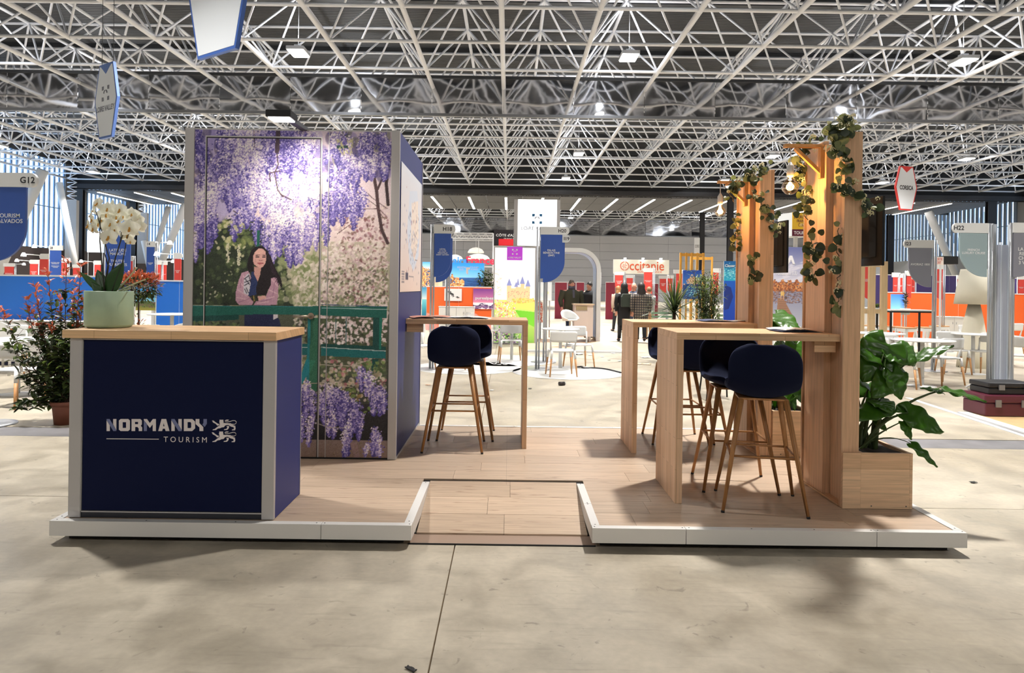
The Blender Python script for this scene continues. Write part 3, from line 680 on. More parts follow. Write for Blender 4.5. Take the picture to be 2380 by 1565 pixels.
    for q in ([(200,700),(180,860)], [(150,1130),(380,1050)], [(810,760),(780,1000)], [(560,1110),(760,1060)]): c.line(S(q), 1.2, (140,96,124), .8)
    c.poly(S([(385,560),(430,560),(490,740),(500,900),(480,1000),(325,1015),(360,820)]), (28,42,86))
    c.poly(S([(300,610),(340,600),(375,760),(330,1000),(245,960),(245,700)]), (200,196,208))
    for q in ([(250,700),(330,640)], [(260,760),(370,720)], [(255,820),(340,770)], [(270,700),(350,800)], [(260,880),(300,960)], [(290,860),(330,950)], [(330,620),(370,760)]): c.line(S(q), 1.5, (26,26,44))
    c.poly(S([(430,470),(560,490),(560,560),(500,740),(430,600)]), (196,142,134)); c.poly(S([(500,1010),(640,1000),(660,1050),(520,1090)]), sk)
    for q in ([(410,1010),(440,1110)], [(470,1000),(500,1085)]): c.line(S(q), 3.4, (32,28,26))
    c.line(S([(425,1010),(440,1095)]), 1.6, (150,126,60))
    c.poly(S([(540,90),(600,100),(670,170),(740,290),(790,430),(860,560),(930,690),(955,820),(925,850),(890,760),(830,660),(740,680),(745,800),(690,900),(660,990),(480,985),(470,860),(540,620),(560,480),(640,400),(400,440),(440,560),(330,570),(300,480),(320,320),(370,180),(440,110)]), hr)
    c.poly(S([(440,200),(500,140),(580,140),(635,190),(652,300),(640,400),(590,470),(550,490),(500,480),(430,430),(405,360),(412,270)]), sk)
    c.ell(*S([(520,200)])[0], 7, 4, (228,178,166), 0, .6)
    c.line(S([(455,262),(525,256)]), 1.3, (70,44,48)); c.line(S([(580,258),(635,262)]), 1.3, (70,44,48)); c.line(S([(465,292),(515,288)]), 2.0, (26,16,24)); c.line(S([(585,292),(630,290)]), 2.0, (26,16,24))
    c.line(S([(520,350),(545,362),(575,352)]), 1.4, (150,84,86)); c.line(S([(500,404),(545,404),(590,408)]), 2.4, (150,58,70)); c.line(S([(515,425),(560,430)]), 1.4, (190,110,112)); c.line(S([(445,330),(455,400)]), 1.5, (192,132,130), .5)
    for i in range(60): a = R.uniform(0, 1); c.line(S([(660+a*230+R.gauss(0,16), 200+a*560), (660+a*250+R.gauss(0,20), 240+a*600)]), 1.2, (34,22,34), .9)
    c.poly([(X(545),Y(713)),(X(665),Y(713)),(X(665),Y(731)),(X(545),Y(733))], teal)
    c.noise(7, 1)
    c.a[:] = np.clip((c.a**.86)*1.04, 0, 1)
paint_mural(MURAL)

PW = (TX1-.068)-(TX0+.075)
seam = (at(760, 700, y=TY0).x-(TX0+.075))/PW; sc_ = int(seam*348)
im = MURAL.a
pm_ = print_mat('printed_board', .62)
lp = print_panel('print_panel', im[:, :sc_], PW*seam-.003, TZ-PT-.024, tw, (TX0+.075, TY0+.012, PT+.012), m=pm_)
rp = print_panel('print_panel', im[:, sc_:], PW*(1-seam), TZ-PT-.024, tw, (TX0+.075+PW*seam, TY0+.012, PT+.012), m=pm_)
# door let into the left panel: shadow gap, aluminium edge, hinge side and lever
dxa = at(474, 700, y=TY0).x; dxb = at(741, 700, y=TY0).x; dzt = at(600, 319, y=TY0).z
dr = MB()
for a, b in (((dxa-.008, PT+.012), (dxa, dzt)), ((dxb, PT+.012), (dxb+.010, dzt)), ((dxa-.008, dzt), (dxb+.010, dzt+.010))): dr.box((a[0], TY0+.008, a[1]), (b[0], TY0+.018, b[1]))
d_ = dr.build('door_frame', alu, tw)
dg = MB()
for a, b in (((dxa, PT+.012), (dxa+.006, dzt-.006)), ((dxb-.006, PT+.012), (dxb, dzt-.006)), ((dxa, dzt-.008), (dxb, dzt))): dg.box((a[0], TY0+.0085, a[1]), (b[0], TY0+.0175, b[1]))
dg.build('shadow_gap', blk, d_)
sx_ = TX0+.075+PW*seam
Bx((sx_-.004, TY0+.008, PT+.012), (sx_+.001, TY0+.016, TZ-.012)).build('joint_strip', alu, tw)
hp = at(722, 735, y=TY0-.0)
lev = MB().tube([(hp.x, TY0+.012, hp.z), (hp.x, TY0-.045, hp.z), (hp.x-.012, TY0-.055, hp.z), (hp.x-.125, TY0-.055, hp.z-.004)], .0095, 10)
lh = lev.build('door_handle', mat('brushed_steel', (190,175,160), .3, .9), tw)
ro = MB(); ro.tube([(hp.x, TY0+.012, hp.z), (hp.x, TY0+.002, hp.z)], .026, 16); ro.build('rosette', mat('brushed_steel'), lh)
# flood light on an arm
ax = -1.655
fl_ = thing('arm_light', (ax, TY0+.15, TZ), label='black arm flood light reaching out over the wisteria print', cat='lamp')
MB().bar((0, .2, .012), (0, -.62, -.01), .05, .03).build('arm', mat('lamp_grey', (70,70,74), .4, .5), fl_)
hd = MB().box((-.09, -.76, -.05), (.09, -.6, .0)).build('lamp_head', blk, fl_, bevel=.006)
Bx((-.075, -.745, -.058), (.075, -.615, -.051)).build('diffuser', lm, hd)
ld = bpy.data.lights.new('arm_lamp_light', 'SPOT'); ld.energy = 36; ld.color = (1, .9, .8); ld.spot_size = 2.1; ld.spot_blend = .8; ld.shadow_soft_size = .06
l = bpy.data.objects.new('arm_lamp_light', ld); C.objects.link(l); l.parent = fl_; l.location = (0, -.68, -.09)
l.rotation_euler = (Vector((.1, .75, -.95))).to_track_quat('-Z', 'Y').to_euler()
# map print on the navy side
mp_ = Canvas(150, 120, (232,218,212))
mp_.vgrad(0, 120, (222,226,236), (238,216,204)); rr = random.Random(2)
mp_.poly([(55,20),(110,12),(135,40),(128,80),(90,98),(60,90),(40,60)], (214,222,236)); mp_.poly([(70,30),(118,22),(128,60),(96,88),(66,74)], (240,226,214))
for i in range(110):
    x = rr.gauss(82, 30); y = rr.gauss(62, 22); mp_.ell(x, y, rr.uniform(.6, 1.5), rr.uniform(.8, 2.6), rr.choice([(60,70,110),(90,80,90),(50,70,120),(180,120,110),(120,150,200)]))
for k in range(5): mp_.line([(10, 100+k*2.4), (26, 100+k*2.4)], 1, (120,110,120))
mp_.poly([(34,101),(52,101),(52,108),(34,108)], (70,64,90)); mp_.line([(56,104),(90,104)], .9, (130,120,130)); mp_.line([(100,86),(118,86)], .8, (140,120,120))
q = print_panel('map_print', mp_.a, 1.30, 1.06, tw, (TX1+.003, TY0+.075, 1.47), rot=(0,0,PI/2)); 

# ---- counter
CX0, CX1, CY0, CY1 = -2.575, -1.366, 4.045, 4.56
co = thing('counter', (0,0,0), label='navy reception counter with white lettering and an oak top', cat='counter')
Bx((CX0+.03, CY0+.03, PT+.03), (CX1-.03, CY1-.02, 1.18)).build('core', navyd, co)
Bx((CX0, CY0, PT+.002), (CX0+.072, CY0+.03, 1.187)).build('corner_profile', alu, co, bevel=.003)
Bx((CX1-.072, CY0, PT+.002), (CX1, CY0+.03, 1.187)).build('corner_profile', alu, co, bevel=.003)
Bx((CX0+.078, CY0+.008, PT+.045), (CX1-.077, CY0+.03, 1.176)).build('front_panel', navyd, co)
MB().box((CX0+.072, CY0+.004, PT+.034), (CX1-.072, CY0+.02, PT+.040)).box((CX0+.072, CY0+.004, 1.178), (CX1-.072, CY0+.02, 1.184)).box((CX0+.072, CY0+.004, PT+.034), (CX0+.0755, CY0+.02, 1.184)).build('bead', alu, co)
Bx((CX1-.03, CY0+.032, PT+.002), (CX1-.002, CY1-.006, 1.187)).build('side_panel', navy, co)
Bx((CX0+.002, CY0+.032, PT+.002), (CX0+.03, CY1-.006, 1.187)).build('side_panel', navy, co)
Bx((CX1-.02, CY1-.006, PT+.002), (CX1+.001, CY1, 1.187)).build('edge_profile', alu, co)
Bx((CX0+.03, CY0+.01, PT+.002), (CX1-.03, CY0+.03, PT+.034)).build('kick_plate', mat('dark_steel', (50,52,60), .4, .3), co)
wct = wood('counter_top_wood', (230,192,148), (212,172,128), 'x', **OAK)
Bx((CX0-.028, CY0-.03, 1.189), (CX1+.012, CY1+.015, 1.237)).build('counter_top', wct, co, bevel=.002)
# wordmark: blocky capitals drawn as outlines, darker strokes as separate pieces
lw = mat('logo_white', (226,218,218), .5); lg = mat('logo_grey', (112,120,160), .5)
def U(px, py): p = at(px, py, y=CY0+.0045); return (p.x, p.z)
def piece(pts, m, name='lettering', par=co):
    q = [U(*a) for a in pts]; ar = sum(q[i][0]*q[(i+1)%len(q)][1]-q[(i+1)%len(q)][0]*q[i][1] for i in range(len(q)))
    if ar < 0: q.reverse()
    me = MB(); n = len(q); y0 = CY0+.0055; y1 = CY0+.009
    b = bmesh.new(); vs = [b.verts.new((x, y0, z)) for x, z in q]; f = b.faces.new(vs)
    ex = bmesh.ops.extrude_face_region(b, geom=[f]); bmesh.ops.translate(b, verts=[v for v in ex['geom'] if isinstance(v, bmesh.types.BMVert)], vec=(0, y1-y0, 0))
    bmesh.ops.triangulate(b, faces=b.faces); bmesh.ops.recalc_face_normals(b, faces=b.faces)
    ms = bpy.data.meshes.new(name); b.to_mesh(ms); b.free(); ms.materials.append(m); o = bpy.data.objects.new(name, ms); C.objects.link(o); o.parent = par
    return o
lz0, lz1 = 1002.5, 974.5
def blockletter(ch, x0, x1, m=lw):
    yb = lz0; yt = lz1; w_ = x1-x0; s = w_*.30; c = w_*.13; hh = yb-yt; ps = []
    P = lambda a, b: (x0+a*w_, yt+b*hh)
    if ch == 'N':
        ps = [([P(0,0),P(.32,0),P(.32,.15),P(0,.05)], lw), ([P(0,.08),P(.34,1),P(.34,1),P(0,1)], lw), ([P(.66,0),P(1,0),P(1,1),P(.98,.96),P(.66,.5)], lw), ([P(.0,0),P(.30,0),P(1,1),P(.66,1)], lg)]
        ps = [([P(0,.12),P(.32,.55),P(.32,1),P(0,1)], lw), ([P(.68,0),P(1,0),P(1,.9),P(.68,.45)], lw), ([P(0,0),P(.30,0),P(1,.93),P(1,1),P(.70,1),P(0,.09)], lg)]
    elif ch == 'O':
        ps = [([P(.16,0),P(.84,0),P(1,.13),P(1,.87),P(.84,1),P(.5,1),P(.5,.74),P(.66,.74),P(.66,.26),P(.5,.26),P(.34,.26),P(.34,.74),P(.5,.74),P(.5,1),P(.16,1),P(0,.87),P(0,.13)], lw)]
    elif ch == 'R':
        ps = [([P(0,0),P(.82,0),P(.97,.12),P(.97,.46),P(.86,.56),P(1,.70),P(1,1),P(.68,1),P(.68,.78),P(.56,.66),P(.33,.66),P(.33,1),P(0,1)], lw)]
    elif ch == 'M':
        ps = [([P(.0,.1),P(.26,.38),P(.26,1),P(0,1)], lg), ([P(0,0),P(.25,0),P(.5,.34),P(.75,0),P(1,0),P(1,1),P(.74,1),P(.74,.44),P(.5,.74),P(0,.08)], lw)]
    elif ch == 'A':
        ps = [([P(.30,0),P(.70,0),P(1,1),P(.66,1),P(.6,.80),P(.40,.80),P(.34,1),P(0,1)], lw)]
    elif ch == 'D':
        ps = [([P(0,0),P(.74,0),P(1,.22),P(1,.78),P(.74,1),P(0,1)], lw)]
    elif ch == 'Y':
        ps = [([P(0,0),P(.33,0),P(.33,.34),P(.68,.68),P(.68,1),P(.34,1),P(.34,.7),P(0,.42)], lw), ([P(.70,0),P(1,0),P(1,.40),P(.80,.66),P(.60,.46),P(.70,.32)], lg)]
    for p_, mm in ps:
        q = []
        for a in p_:
            if not q or (abs(a[0]-q[-1][0])+abs(a[1]-q[-1][1])) > 1e-6: q.append(a)
        # remove exact repeats for the O slit
        if ch == 'O':
            b0 = [P(.16,0),P(.5,0),P(.5,.26),P(.34,.26),P(.34,.74),P(.5,.74),P(.5,1),P(.16,1),P(0,.87),P(0,.13)]; b1 = [(2*P(.5,0)[0]-a, b) for a, b in b0]
            piece(b0, lw); piece(b1, lw); return
        piece(q, mm)
    if ch in 'RAD':
        hole = {'R': [P(.33,.24),P(.62,.24),P(.62,.42),P(.33,.42)], 'A': [P(.5,.34),P(.56,.60),P(.44,.60)], 'D': [P(.34,.25),P(.60,.25),P(.66,.34),P(.66,.68),P(.60,.75),P(.34,.75)]}[ch]
        o = piece(hole, navyd, 'counter_hole'); o.location = (0, -.0004, 0); o.name = 'lettering'
for ch, a, b in (('N',247.5,270), ('O',276,301.5), ('R',305.5,330), ('M',334,362), ('A',367.5,393.5), ('N',398,422), ('D',427,453), ('Y',454.5,480.5)): blockletter(ch, a, b)
piece([(247,1019.6),(368.5,1020.6),(368.5,1022.2),(247,1021.2)], lw, 'rule')
ctr = at(430.5, 1022.2, y=CY0+.006); text('T O U R I S M', lw, co, ctr, w=(481-380.5)/F*CY0, h=12.6/F*CY0)
def lion(dx, dy):
    k = 110/1722.
    def Q(pts): return [(460+(a+dx)*k, 950+(b+dy)*k) for a, b in pts]
    piece(Q([(780,410),(920,410),(920,470),(935,495),(915,520),(940,530),(1190,540),(1230,575),(1330,630),(1350,625),(1365,740),(1340,795),(1230,795),(1240,765),(1300,755),(1310,700),(1280,680),(1190,655),(1110,600),(1050,600),(985,620),(940,680),(860,690),(800,720),(720,730),(650,785),(530,790),(545,760),(600,750),(700,670),(790,610),(790,520),(765,495),(785,465)]), lw, 'lion_emblem')
    piece(Q([(510,440),(565,440),(620,490),(720,555),(770,560),(760,610),(705,625),(640,555),(550,510)]), lw, 'lion_emblem')
    piece(Q([(1040,640),(1130,640),(1125,690),(1110,730),(1060,780),(940,785),(955,755),(1030,745),(1065,700)]), lw, 'lion_emblem')
    pts = [(1215,565),(1330,575),(1385,540),(1395,490),(1350,445),(1270,440),(1150,475),(1060,490),(990,480),(980,450),(1040,430)]
    mb = MB(); mb.tube([ (U(460+(a+dx)*k, 950+(b+dy)*k)[0], CY0+.0062, U(460+(a+dx)*k, 950+(b+dy)*k)[1]) for a, b in pts], 14*k/F*CY0, 5)
    mb.build('lion_emblem', lw, co)
    piece(Q([(985,425),(1050,405),(1130,415),(1090,445),(1010,450)]), lw, 'lion_emblem')
lion(0, 0); lion(-10, 430)

# ---- bar tables: slab top on one panel leg, fixed to the wall at the other end
def bar_table(name, label, legx0, legx1, x_end, y0, y1, zt, th, leg_left, post=None):
    t = thing(name, (0,0,0), label=label, cat='bar table')
    Bx((min(legx0, x_end), y0, zt-th), (max(legx1, x_end), y1, zt)).build('table_top', woodx, t, bevel=.0015)
    Bx((legx0, y0+.001, PT-.002), (legx1, y1-.001, zt-th)).build('panel_leg', woodz, t, bevel=.0015)
    xe = x_end-.14 if leg_left else x_end
    Bx((xe, y0+.06, zt-th-.075), (xe+.14, y0+.1, zt-th)).build('bearer', woodx, t)
    return t
bar_table('bar_table', 'narrow wooden bar table fixed to the navy side of the mural tower', .128, .168, TX1, 5.93, 6.5, 1.237, .043, False)
bar_table('bar_table', 'rear wooden bar table joined to the farther slatted tower', 1.056, 1.098, 2.108, 5.83, 6.40, 1.24, .044, True)
bar_table('bar_table', 'front wooden bar table joined to the nearer slatted tower', 1.096, 1.142, 2.157, 4.475, 5.06, 1.241, .046, True)

# ---- slatted towers
def slat_tower(label, x, w_, y0, y1, zt):
    t = thing('slat_tower', (0,0,0), label=label, cat='wooden tower'); L = y1-y0; e = []
    def P(a, b): return Bx(a, b).build('plank', woodzp, t, bevel=.0012)
    P((x, y0, PT), (x+w_, y0+.03, zt))
    P((x+.048, y0+.032, PT+.012), (x+.075, y0+L*.43, zt-.02))
    P((x, y0+L*.43, PT+.012), (x+.048, y0+L*.43+.03, zt-.03)); P((x+.002, y0+L*.43+.031, PT+.012), (x+.03, y0+L*.93, zt))
    P((x+.035, y0+L*.5, PT+.012), (x+w_-.02, y0+L*.53, zt-.22))
    P((x+.02, y0+L*.93, PT+.012), (x+.05, y1-.022, zt-.03)); P((x-.004, y1-.02, PT), (x+w_, y1, zt))
    P((x+w_-.025, y0+.04, PT+.4), (x+w_, y1-.03, zt-.05))
    Bx((x-.004, y0+.03, PT), (x+w_-.03, y1-.02, PT+.012)).build('base_board', woody, t)
    return t
P2 = slat_tower('nearer slatted wooden tower carrying the front bar table, leafy garland on it', 2.157, .113, 4.44, 5.05, 2.555)
P1 = slat_tower('farther slatted wooden tower behind the rear bar table, leafy garland on it', 2.108, .118, 5.80, 6.40, 2.54)
brk = mat('bracket_pine', (214,160,96), .5, var=.1, vscale=20)
glass = bpy.data.materials.new('bulb_glass'); glass.use_nodes = True; nt = glass.node_tree; p = nt.nodes['Principled BSDF']; o_ = nt.nodes['Material Output']
tp = nt.nodes.new('ShaderNodeBsdfTransparent'); tp.inputs[0].default_value = (1, .88, .68, 1); gl = nt.nodes.new('ShaderNodeBsdfGlossy'); gl.inputs['Roughness'].default_value = .05
fr_ = nt.nodes.new('ShaderNodeLayerWeight'); fr_.inputs[0].default_value = .35; mx = nt.nodes.new('ShaderNodeMixShader')
nt.links.new(fr_.outputs['Facing'], mx.inputs[0]); nt.links.new(tp.outputs[0], mx.inputs[1]); nt.links.new(gl.outputs[0], mx.inputs[2]); nt.links.new(mx.outputs[0], o_.inputs[0])
fil = mat('filament', (255,190,90), .5, emit=(255,176,90), es=90); wht = mat('socket_white', (225,222,216), .4)
def bulb_lamp(xw, y, xl, zt, zb, bx, bz, r, label, label2):
    b = thing('wall_bracket', (xw, y, zb), label=label2, cat='bracket')
    h = zt-zb
    Bx((-.028, -.02, 0), (-.002, .02, h)).build('upright', brk, b); Bx((xl-xw, -.02, h-.004), (-.002, .02, h+.018)).build('arm', brk, b)
    MB().bar((-.02, 0, .04), ((xl-xw)*.72, 0, h-.01), .028, .022).build('brace', brk, b)
    t = thing('pendant_bulb', (bx, y, bz), label=label, cat='light bulb')
    hz = zt-bz
    MB().tube([(0, 0, r+.09), (0, 0, hz-.004)], .0035, 6).build('cord', wht, t)
    MB().lathe([(.0, r+.115), (.008, r+.112), (.02, r+.09), (.024, r+.085), (.024, r+.02), (.018, r+.012), (0, r+.012)], 14).build('socket', wht, t)
    MB().lathe([(.014, r+.015), (.018, r*.98), (r*.55, r*.80), (r*.88, r*.45), (r, 0), (r*.88, -r*.48), (r*.5, -r*.86), (0, -r)], 20).build('bulb', glass, t)
    mb = MB()
    for k in range(6):
        a = k*PI/3; a2 = a+PI/6; mb.tube([(.006*math.cos(a), .006*math.sin(a), r*.55), (.018*math.cos(a), .018*math.sin(a), -r*.35)], .0016, 5, smooth=False).tube([(.018*math.cos(a), .018*math.sin(a), -r*.35), (.006*math.cos(a2), .006*math.sin(a2), r*.55)], .0016, 5, smooth=False)
    mb.build('filament', fil, t)
    ld = bpy.data.lights.new('bulb_light', 'POINT'); ld.energy = 11; ld.color = (1, .56, .2); ld.shadow_soft_size = .03
    l = bpy.data.objects.new('bulb_light', ld); C.objects.link(l); l.parent = t; l.location = (0, 0, 0)
bulb_lamp(2.157, 4.75, 1.885, 2.515, 2.30, 1.93, 2.24, .057, 'glowing round filament bulb hanging at the nearer slatted tower', 'triangular pine bracket on the nearer slatted tower')
bulb_lamp(2.108, 6.13, 1.845, 2.475, 2.27, 1.87, 2.22, .049, 'glowing round filament bulb hanging at the farther slatted tower', 'triangular pine bracket on the farther slatted tower')
# screens on the towers' outer sides
scr = mat('screen_black', (12,12,14), .25); scb = mat('screen_back', (20,20,22), .5)
def screen(px, y, z0, z1, label, ly, wid=.8):
    t = thing('television', (0,0,0), label=label, cat='television'); x1 = at(px, 600, y=y).x
    L = .75; dx = -.10; x2 = x1+dx
    MB().prism([(x1, y), (x1+.02, y+.004), (x2+.02, y+L), (x2, y+L)], z0, z1, 'z').build('screen_panel', scr, t, bevel=.004)
    MB().prism([(x1-.045, y+.09), (x1, y+.06), (x2, y+L-.08), (x2-.045, y+L-.1)], z0+.06, z1-.05, 'z').build('back_cover', scb, t, bevel=.006)
    MB().bar((x2-.02, y+L*.5, (z0+z1)/2), (ly, y+L*.5, (z0+z1)/2), .06, .12).build('wall_mount', scb, t)
screen(2050, 4.62, 1.70, 2.17, 'black television seen edge-on on the nearer slatted tower', 2.27)
screen(1828, 6.0, 1.68, 2.14, 'black television seen edge-on on the farther slatted tower', 2.22)
# planters
soil = mat('potting_soil', (40,30,22), .9, bump=.6, bscale=60)
def planter(label, x0, x1, y0, y1, zt):
    t = thing('planter_box', (0,0,0), label=label, cat='planter'); th = .02
    wp = wood('planter_wood', (226,192,156), (208,170,134), 'x', stave=.3, length=3, grain=.22)
    Bx((x0, y0, PT), (x1-th, y0+th, zt)).build('front_board', wp, t, bevel=.001); Bx((x0, y1-th, PT), (x1-th, y1, zt)).build('back_board', wp, t)
    Bx((x1-th+.0005, y0, PT), (x1, y1, zt)).build('side_board', wp, t, bevel=.001); Bx((x0, y0+th, PT), (x0+th, y1-th, zt)).build('side_board', wp, t)
    MB().grid(lambda u, v: (x0+th+(x1-x0-2*th)*u, y0+th+(y1-y0-2*th)*v, zt-.02+.012*math.sin(u*13)*math.sin(v*11)), 12, 12).build('soil', soil, t)
    for a in (x0+.07, x1-.04): inst('screw', scm, t, (a, y0, PT+.018), (PI/2, 0, 0))
    return t
planter('wooden planter box beside the nearer slatted tower with big-leaved plant', 2.157+.115, 2.605, 4.415, 4.98, .487)
Bx((2.157, 4.415, PT), (2.2715, 4.4385, .487)).build('front_cover', MATS['planter_wood'], P2)
planter('wooden planter box beside the farther slatted tower', 2.108+.12, 2.56, 5.775, 6.34, .512)

# ---- bar stools
velv = bpy.data.materials.new('navy_velvet'); velv.use_nodes = True; p = velv.node_tree.nodes['Principled BSDF']
p.inputs['Base Color'].default_value = (*lin((8,14,38)), 1); p.inputs['Roughness'].default_value = .9; p.inputs['Sheen Weight'].default_value = .12; p.inputs['Sheen Tint'].default_value = (.3, .4, .8, 1); p.inputs['Specular IOR Level'].default_value = .15
lgw = wood('stool_leg_wood', (170,122,76), (150,104,62), 'z', stave=1, length=5, grain=.2, rough=.4)
def shell(u, v):
    """u across -1..1, v 0 front of the seat .. 1 top of the back"""
    pr = [(-.215, .735), (-.19, .752), (-.08, .742), (.05, .733), (.13, .745), (.185, .80), (.215, .88), (.232, .96), (.245, 1.03), (.25, 1.062)]
    t = v*(len(pr)-1); i = min(int(t), len(pr)-2); f = t-i; y = pr[i][0]*(1-f)+pr[i+1][0]*f; z = pr[i][1]*(1-f)+pr[i+1][1]*f
    wv = .215 if v > .3 else .215-.05*((.3-v)/.3)**2
    if v > .55: wv = .215-.008*((v-.55)/.45)
    c = 0
    if v > .68: q = (v-.68)/.32; wv *= (1-q**3.2*.42)
    if v < .16: q = (.16-v)/.16; wv *= (1-q**2*.28)
    seatness = max(0, 1-v/.62); backness = max(0, (v-.35)/.65)
    z += .065*u*u*seatness*1.0 + .05*u*u*max(0, 1-abs(v-.5)/.35); y -= .085*u*u*min(1, backness*1.6)
    z -= .055*u*u*max(0, (v-.62)/.38)
    return (wv*u, y, z)
mb = MB(); mb.grid(lambda a, b: shell(a*2-1, b), 16, 20)
SHm = mb.mesh('seat_shell', velv)
def stool(x, y, rz, label, first=None):
    t = thing('bar_stool', (x, y, PT-.002), rz, label=label, cat='bar stool', group='navy bar stools')
    s = inst('seat_shell', SHm, t); so = s.modifiers.new('thick', 'SOLIDIFY'); so.thickness = .034; so.offset = 1; sb = s.modifiers.new('sub', 'SUBSURF'); sb.levels = 1; sb.render_levels = 1
    Bx((-.15, -.13, .695), (.15, .13, .708)).build('seat_plate', lgw, t, bevel=.004)
    q = []
    for sx in (-1, 1):
        for sy in (-1, 1):
            lg_ = MB().tube([(sx*.135, sy*.115, .70), (sx*.25, sy*.235, .012)], [.019, .0105], 12).build('leg', lgw, t)
            MB().tube([(sx*.25, sy*.235, .013), (sx*.252, sy*.237, .0)], .011, 10).build('foot_cap', blk, lg_)
    rod = mat('rod_bronze', (176,128,84), .35, .6); mb = MB()
    def rail_(z, a, b):
        k = (.70-z)/.688; px = .135+.115*k; py = .115+.12*k; return Vector((a*px, b*py, z))
    A = [rail_(.345, -1, -1), rail_(.345, 1, -1), rail_(.345, 1, 1), rail_(.345, -1, 1)]
    for i in range(4): mb.tube([A[i], A[(i+1) % 4]], .0075, 8)
    mb.build('footrest', rod, t)
    return t
s0 = stool(-.457, 5.965, PI, 'navy bar stool with its back turned, near side of the tower-side bar table')
def stool_at(x, y, rz, label): dup(s0, (x, y, PT-.002), rz, label)
stool_at(-.38, 6.43, 0, 'navy bar stool facing forward on the far side of the tower-side bar table')
stool_at(1.65, 4.49, PI-.2, 'nearest navy bar stool with its back turned, under the front bar table')
stool_at(1.63, 4.94, -.1, 'navy bar stool facing forward, behind the nearest stool at the front bar table')
stool_at(1.61, 5.95, PI, 'navy bar stool with its back turned at the rear bar table')
stool_at(1.555, 6.39, 0, 'navy bar stool on the far side of the rear bar table, mostly hidden')
# ---- leaflets
pap = mat('paper_white', (232,230,230), .5); papb = mat('paper_navy', (50,60,100), .4); papp = mat('paper_pink', (210,150,130), .5)
def leaflet(px, py, y, z, w_, d_, rz, n, m, label):
    p = at(px, py, y=y); t = thing('magazine', (p.x, y, z), rz, label=label, cat='magazine')
    for i in range(n):
        k = rnd.uniform(-.02, .02)
        MB().grid(lambda u, v: (w_*(u-.5)+k, d_*(v-.5)+k*.5, .002+i*.006+.010*math.sin(PI*u)*(1 if i == n-1 else .2)), 8, 2).build('sheet', pap if i % 2 == 0 else m, t)
    Bx((-w_/2, -d_/2, 0), (w_/2, d_/2, .0015)).build('cover', m, t)
leaflet(985, 737, 6.1, 1.2375, .2, .28, .3, 2, papp, 'pink flyer pile on the tower-side bar table next to the tower')
leaflet(1015, 737, 6.25, 1.2375, .28, .2, -.2, 2, papp, 'pale flyers behind the pink pile on the tower-side bar table')
leaflet(1062, 737, 6.2, 1.2375, .3, .21, .15, 1, papb, 'open magazine at the middle of the tower-side bar table')
leaflet(1100, 737, 6.15, 1.2375, .3, .21, -.1, 2, pap, 'white magazine lying at the middle of the tower-side bar table')
leaflet(1665, 748, 6.15, 1.2405, .3, .21, .2, 2, papb, 'dark leaflet fan on the rear bar table')
leaflet(1735, 748, 6.2, 1.2405, .3, .15, 0, 1, papp, 'pinkish leaflet on the rear bar table beside the tower')
leaflet(1850, 766, 4.75, 1.2415, .28, .2, .1, 3, papb, 'navy magazine stack on the front bar table')
leaflet(1830, 766, 4.92, 1.2415, .25, .18, -.2, 2, pap, 'white open leaflet behind the navy magazines on the front bar table')
# ============================================================ plants
def leaf_mat(name, c, c2=None, rough=.38, tr=.25):
    if name in MATS: return MATS[name]
    m = mat(name, c, rough, var=.16, vscale=9); p = m.node_tree.nodes['Principled BSDF']
    nt = m.node_tree; o = nt.nodes['Material Output']; t = nt.nodes.new('ShaderNodeBsdfTranslucent'); t.inputs[0].default_value = (*lin(c2 or c), 1)
    mx = nt.nodes.new('ShaderNodeMixShader'); mx.inputs[0].default_value = tr
    nt.links.new(p.outputs[0], mx.inputs[1]); nt.links.new(t.outputs[0], mx.inputs[2]); nt.links.new(mx.outputs[0], o.inputs[0])
    return m
BIG = leaf_mat('large_leaf_green', (58,98,24), (120,180,40), .3); STM = leaf_mat('stem_green', (66,84,44), None, .5, .1)
def frame(d, n):
    d = Vector(d).normalized(); n = Vector(n); s = d.cross(n).normalized(); n = s.cross(d).normalized(); return s, d, n
def big_leaf(base, d, n, L, W, droop=.25, fold=.12, wav=.03, seed=0, m=BIG, heart=.25, name='leaf', par=None, nu=16, nv=22):
    """heart shaped leaf: base point, direction to the tip, upper side normal"""
    s, d, n = frame(d, n); b = Vector(base); r = random.Random(seed); ph = r.uniform(0, 6)
    def fn(u, v):
        a = u*2-1
        if heart: w_ = (max(math.sin(PI*min(1, (v*.97+.03)**.62)), 0)**.75); t = v-heart*abs(a)**1.3*(1-v)**2*1.2
        else: w_ = math.sin(PI*min(1, v**.8*.98+.02))**.8; t = v
        x = a*w_*W/2; z = -droop*L*v*v+fold*W*abs(a)*w_-.08*W*a*a+wav*math.sin(v*19+ph+a*3)*a*a*w_*L*1.1+(.013*W*math.sin((v-abs(a)*.28)*34)+.02*W*math.exp(-(a*7)**2))*(1 if wav else 0)
        return b+s*x+d*(t*L)+n*z
    o = MB().grid(fn, nu, nv).build(name, m, par, fix=False); md = o.modifiers.new('thick', 'SOLIDIFY'); md.thickness = .0012
    # raised midrib
    return o
def curve_stem(a, b, bulge, r0, r1, m, par, n=8, name='stem'):
    a = Vector(a); b = Vector(b); c = (a+b)/2+Vector(bulge); pts = []
    for i in range(n+1): t = i/n; pts.append(a*(1-t)**2+c*2*t*(1-t)+b*t*t)
    return MB().tube(pts, [r0+(r1-r0)*i/n for i in range(n+1)], 8).build(name, m, par, fix=False)
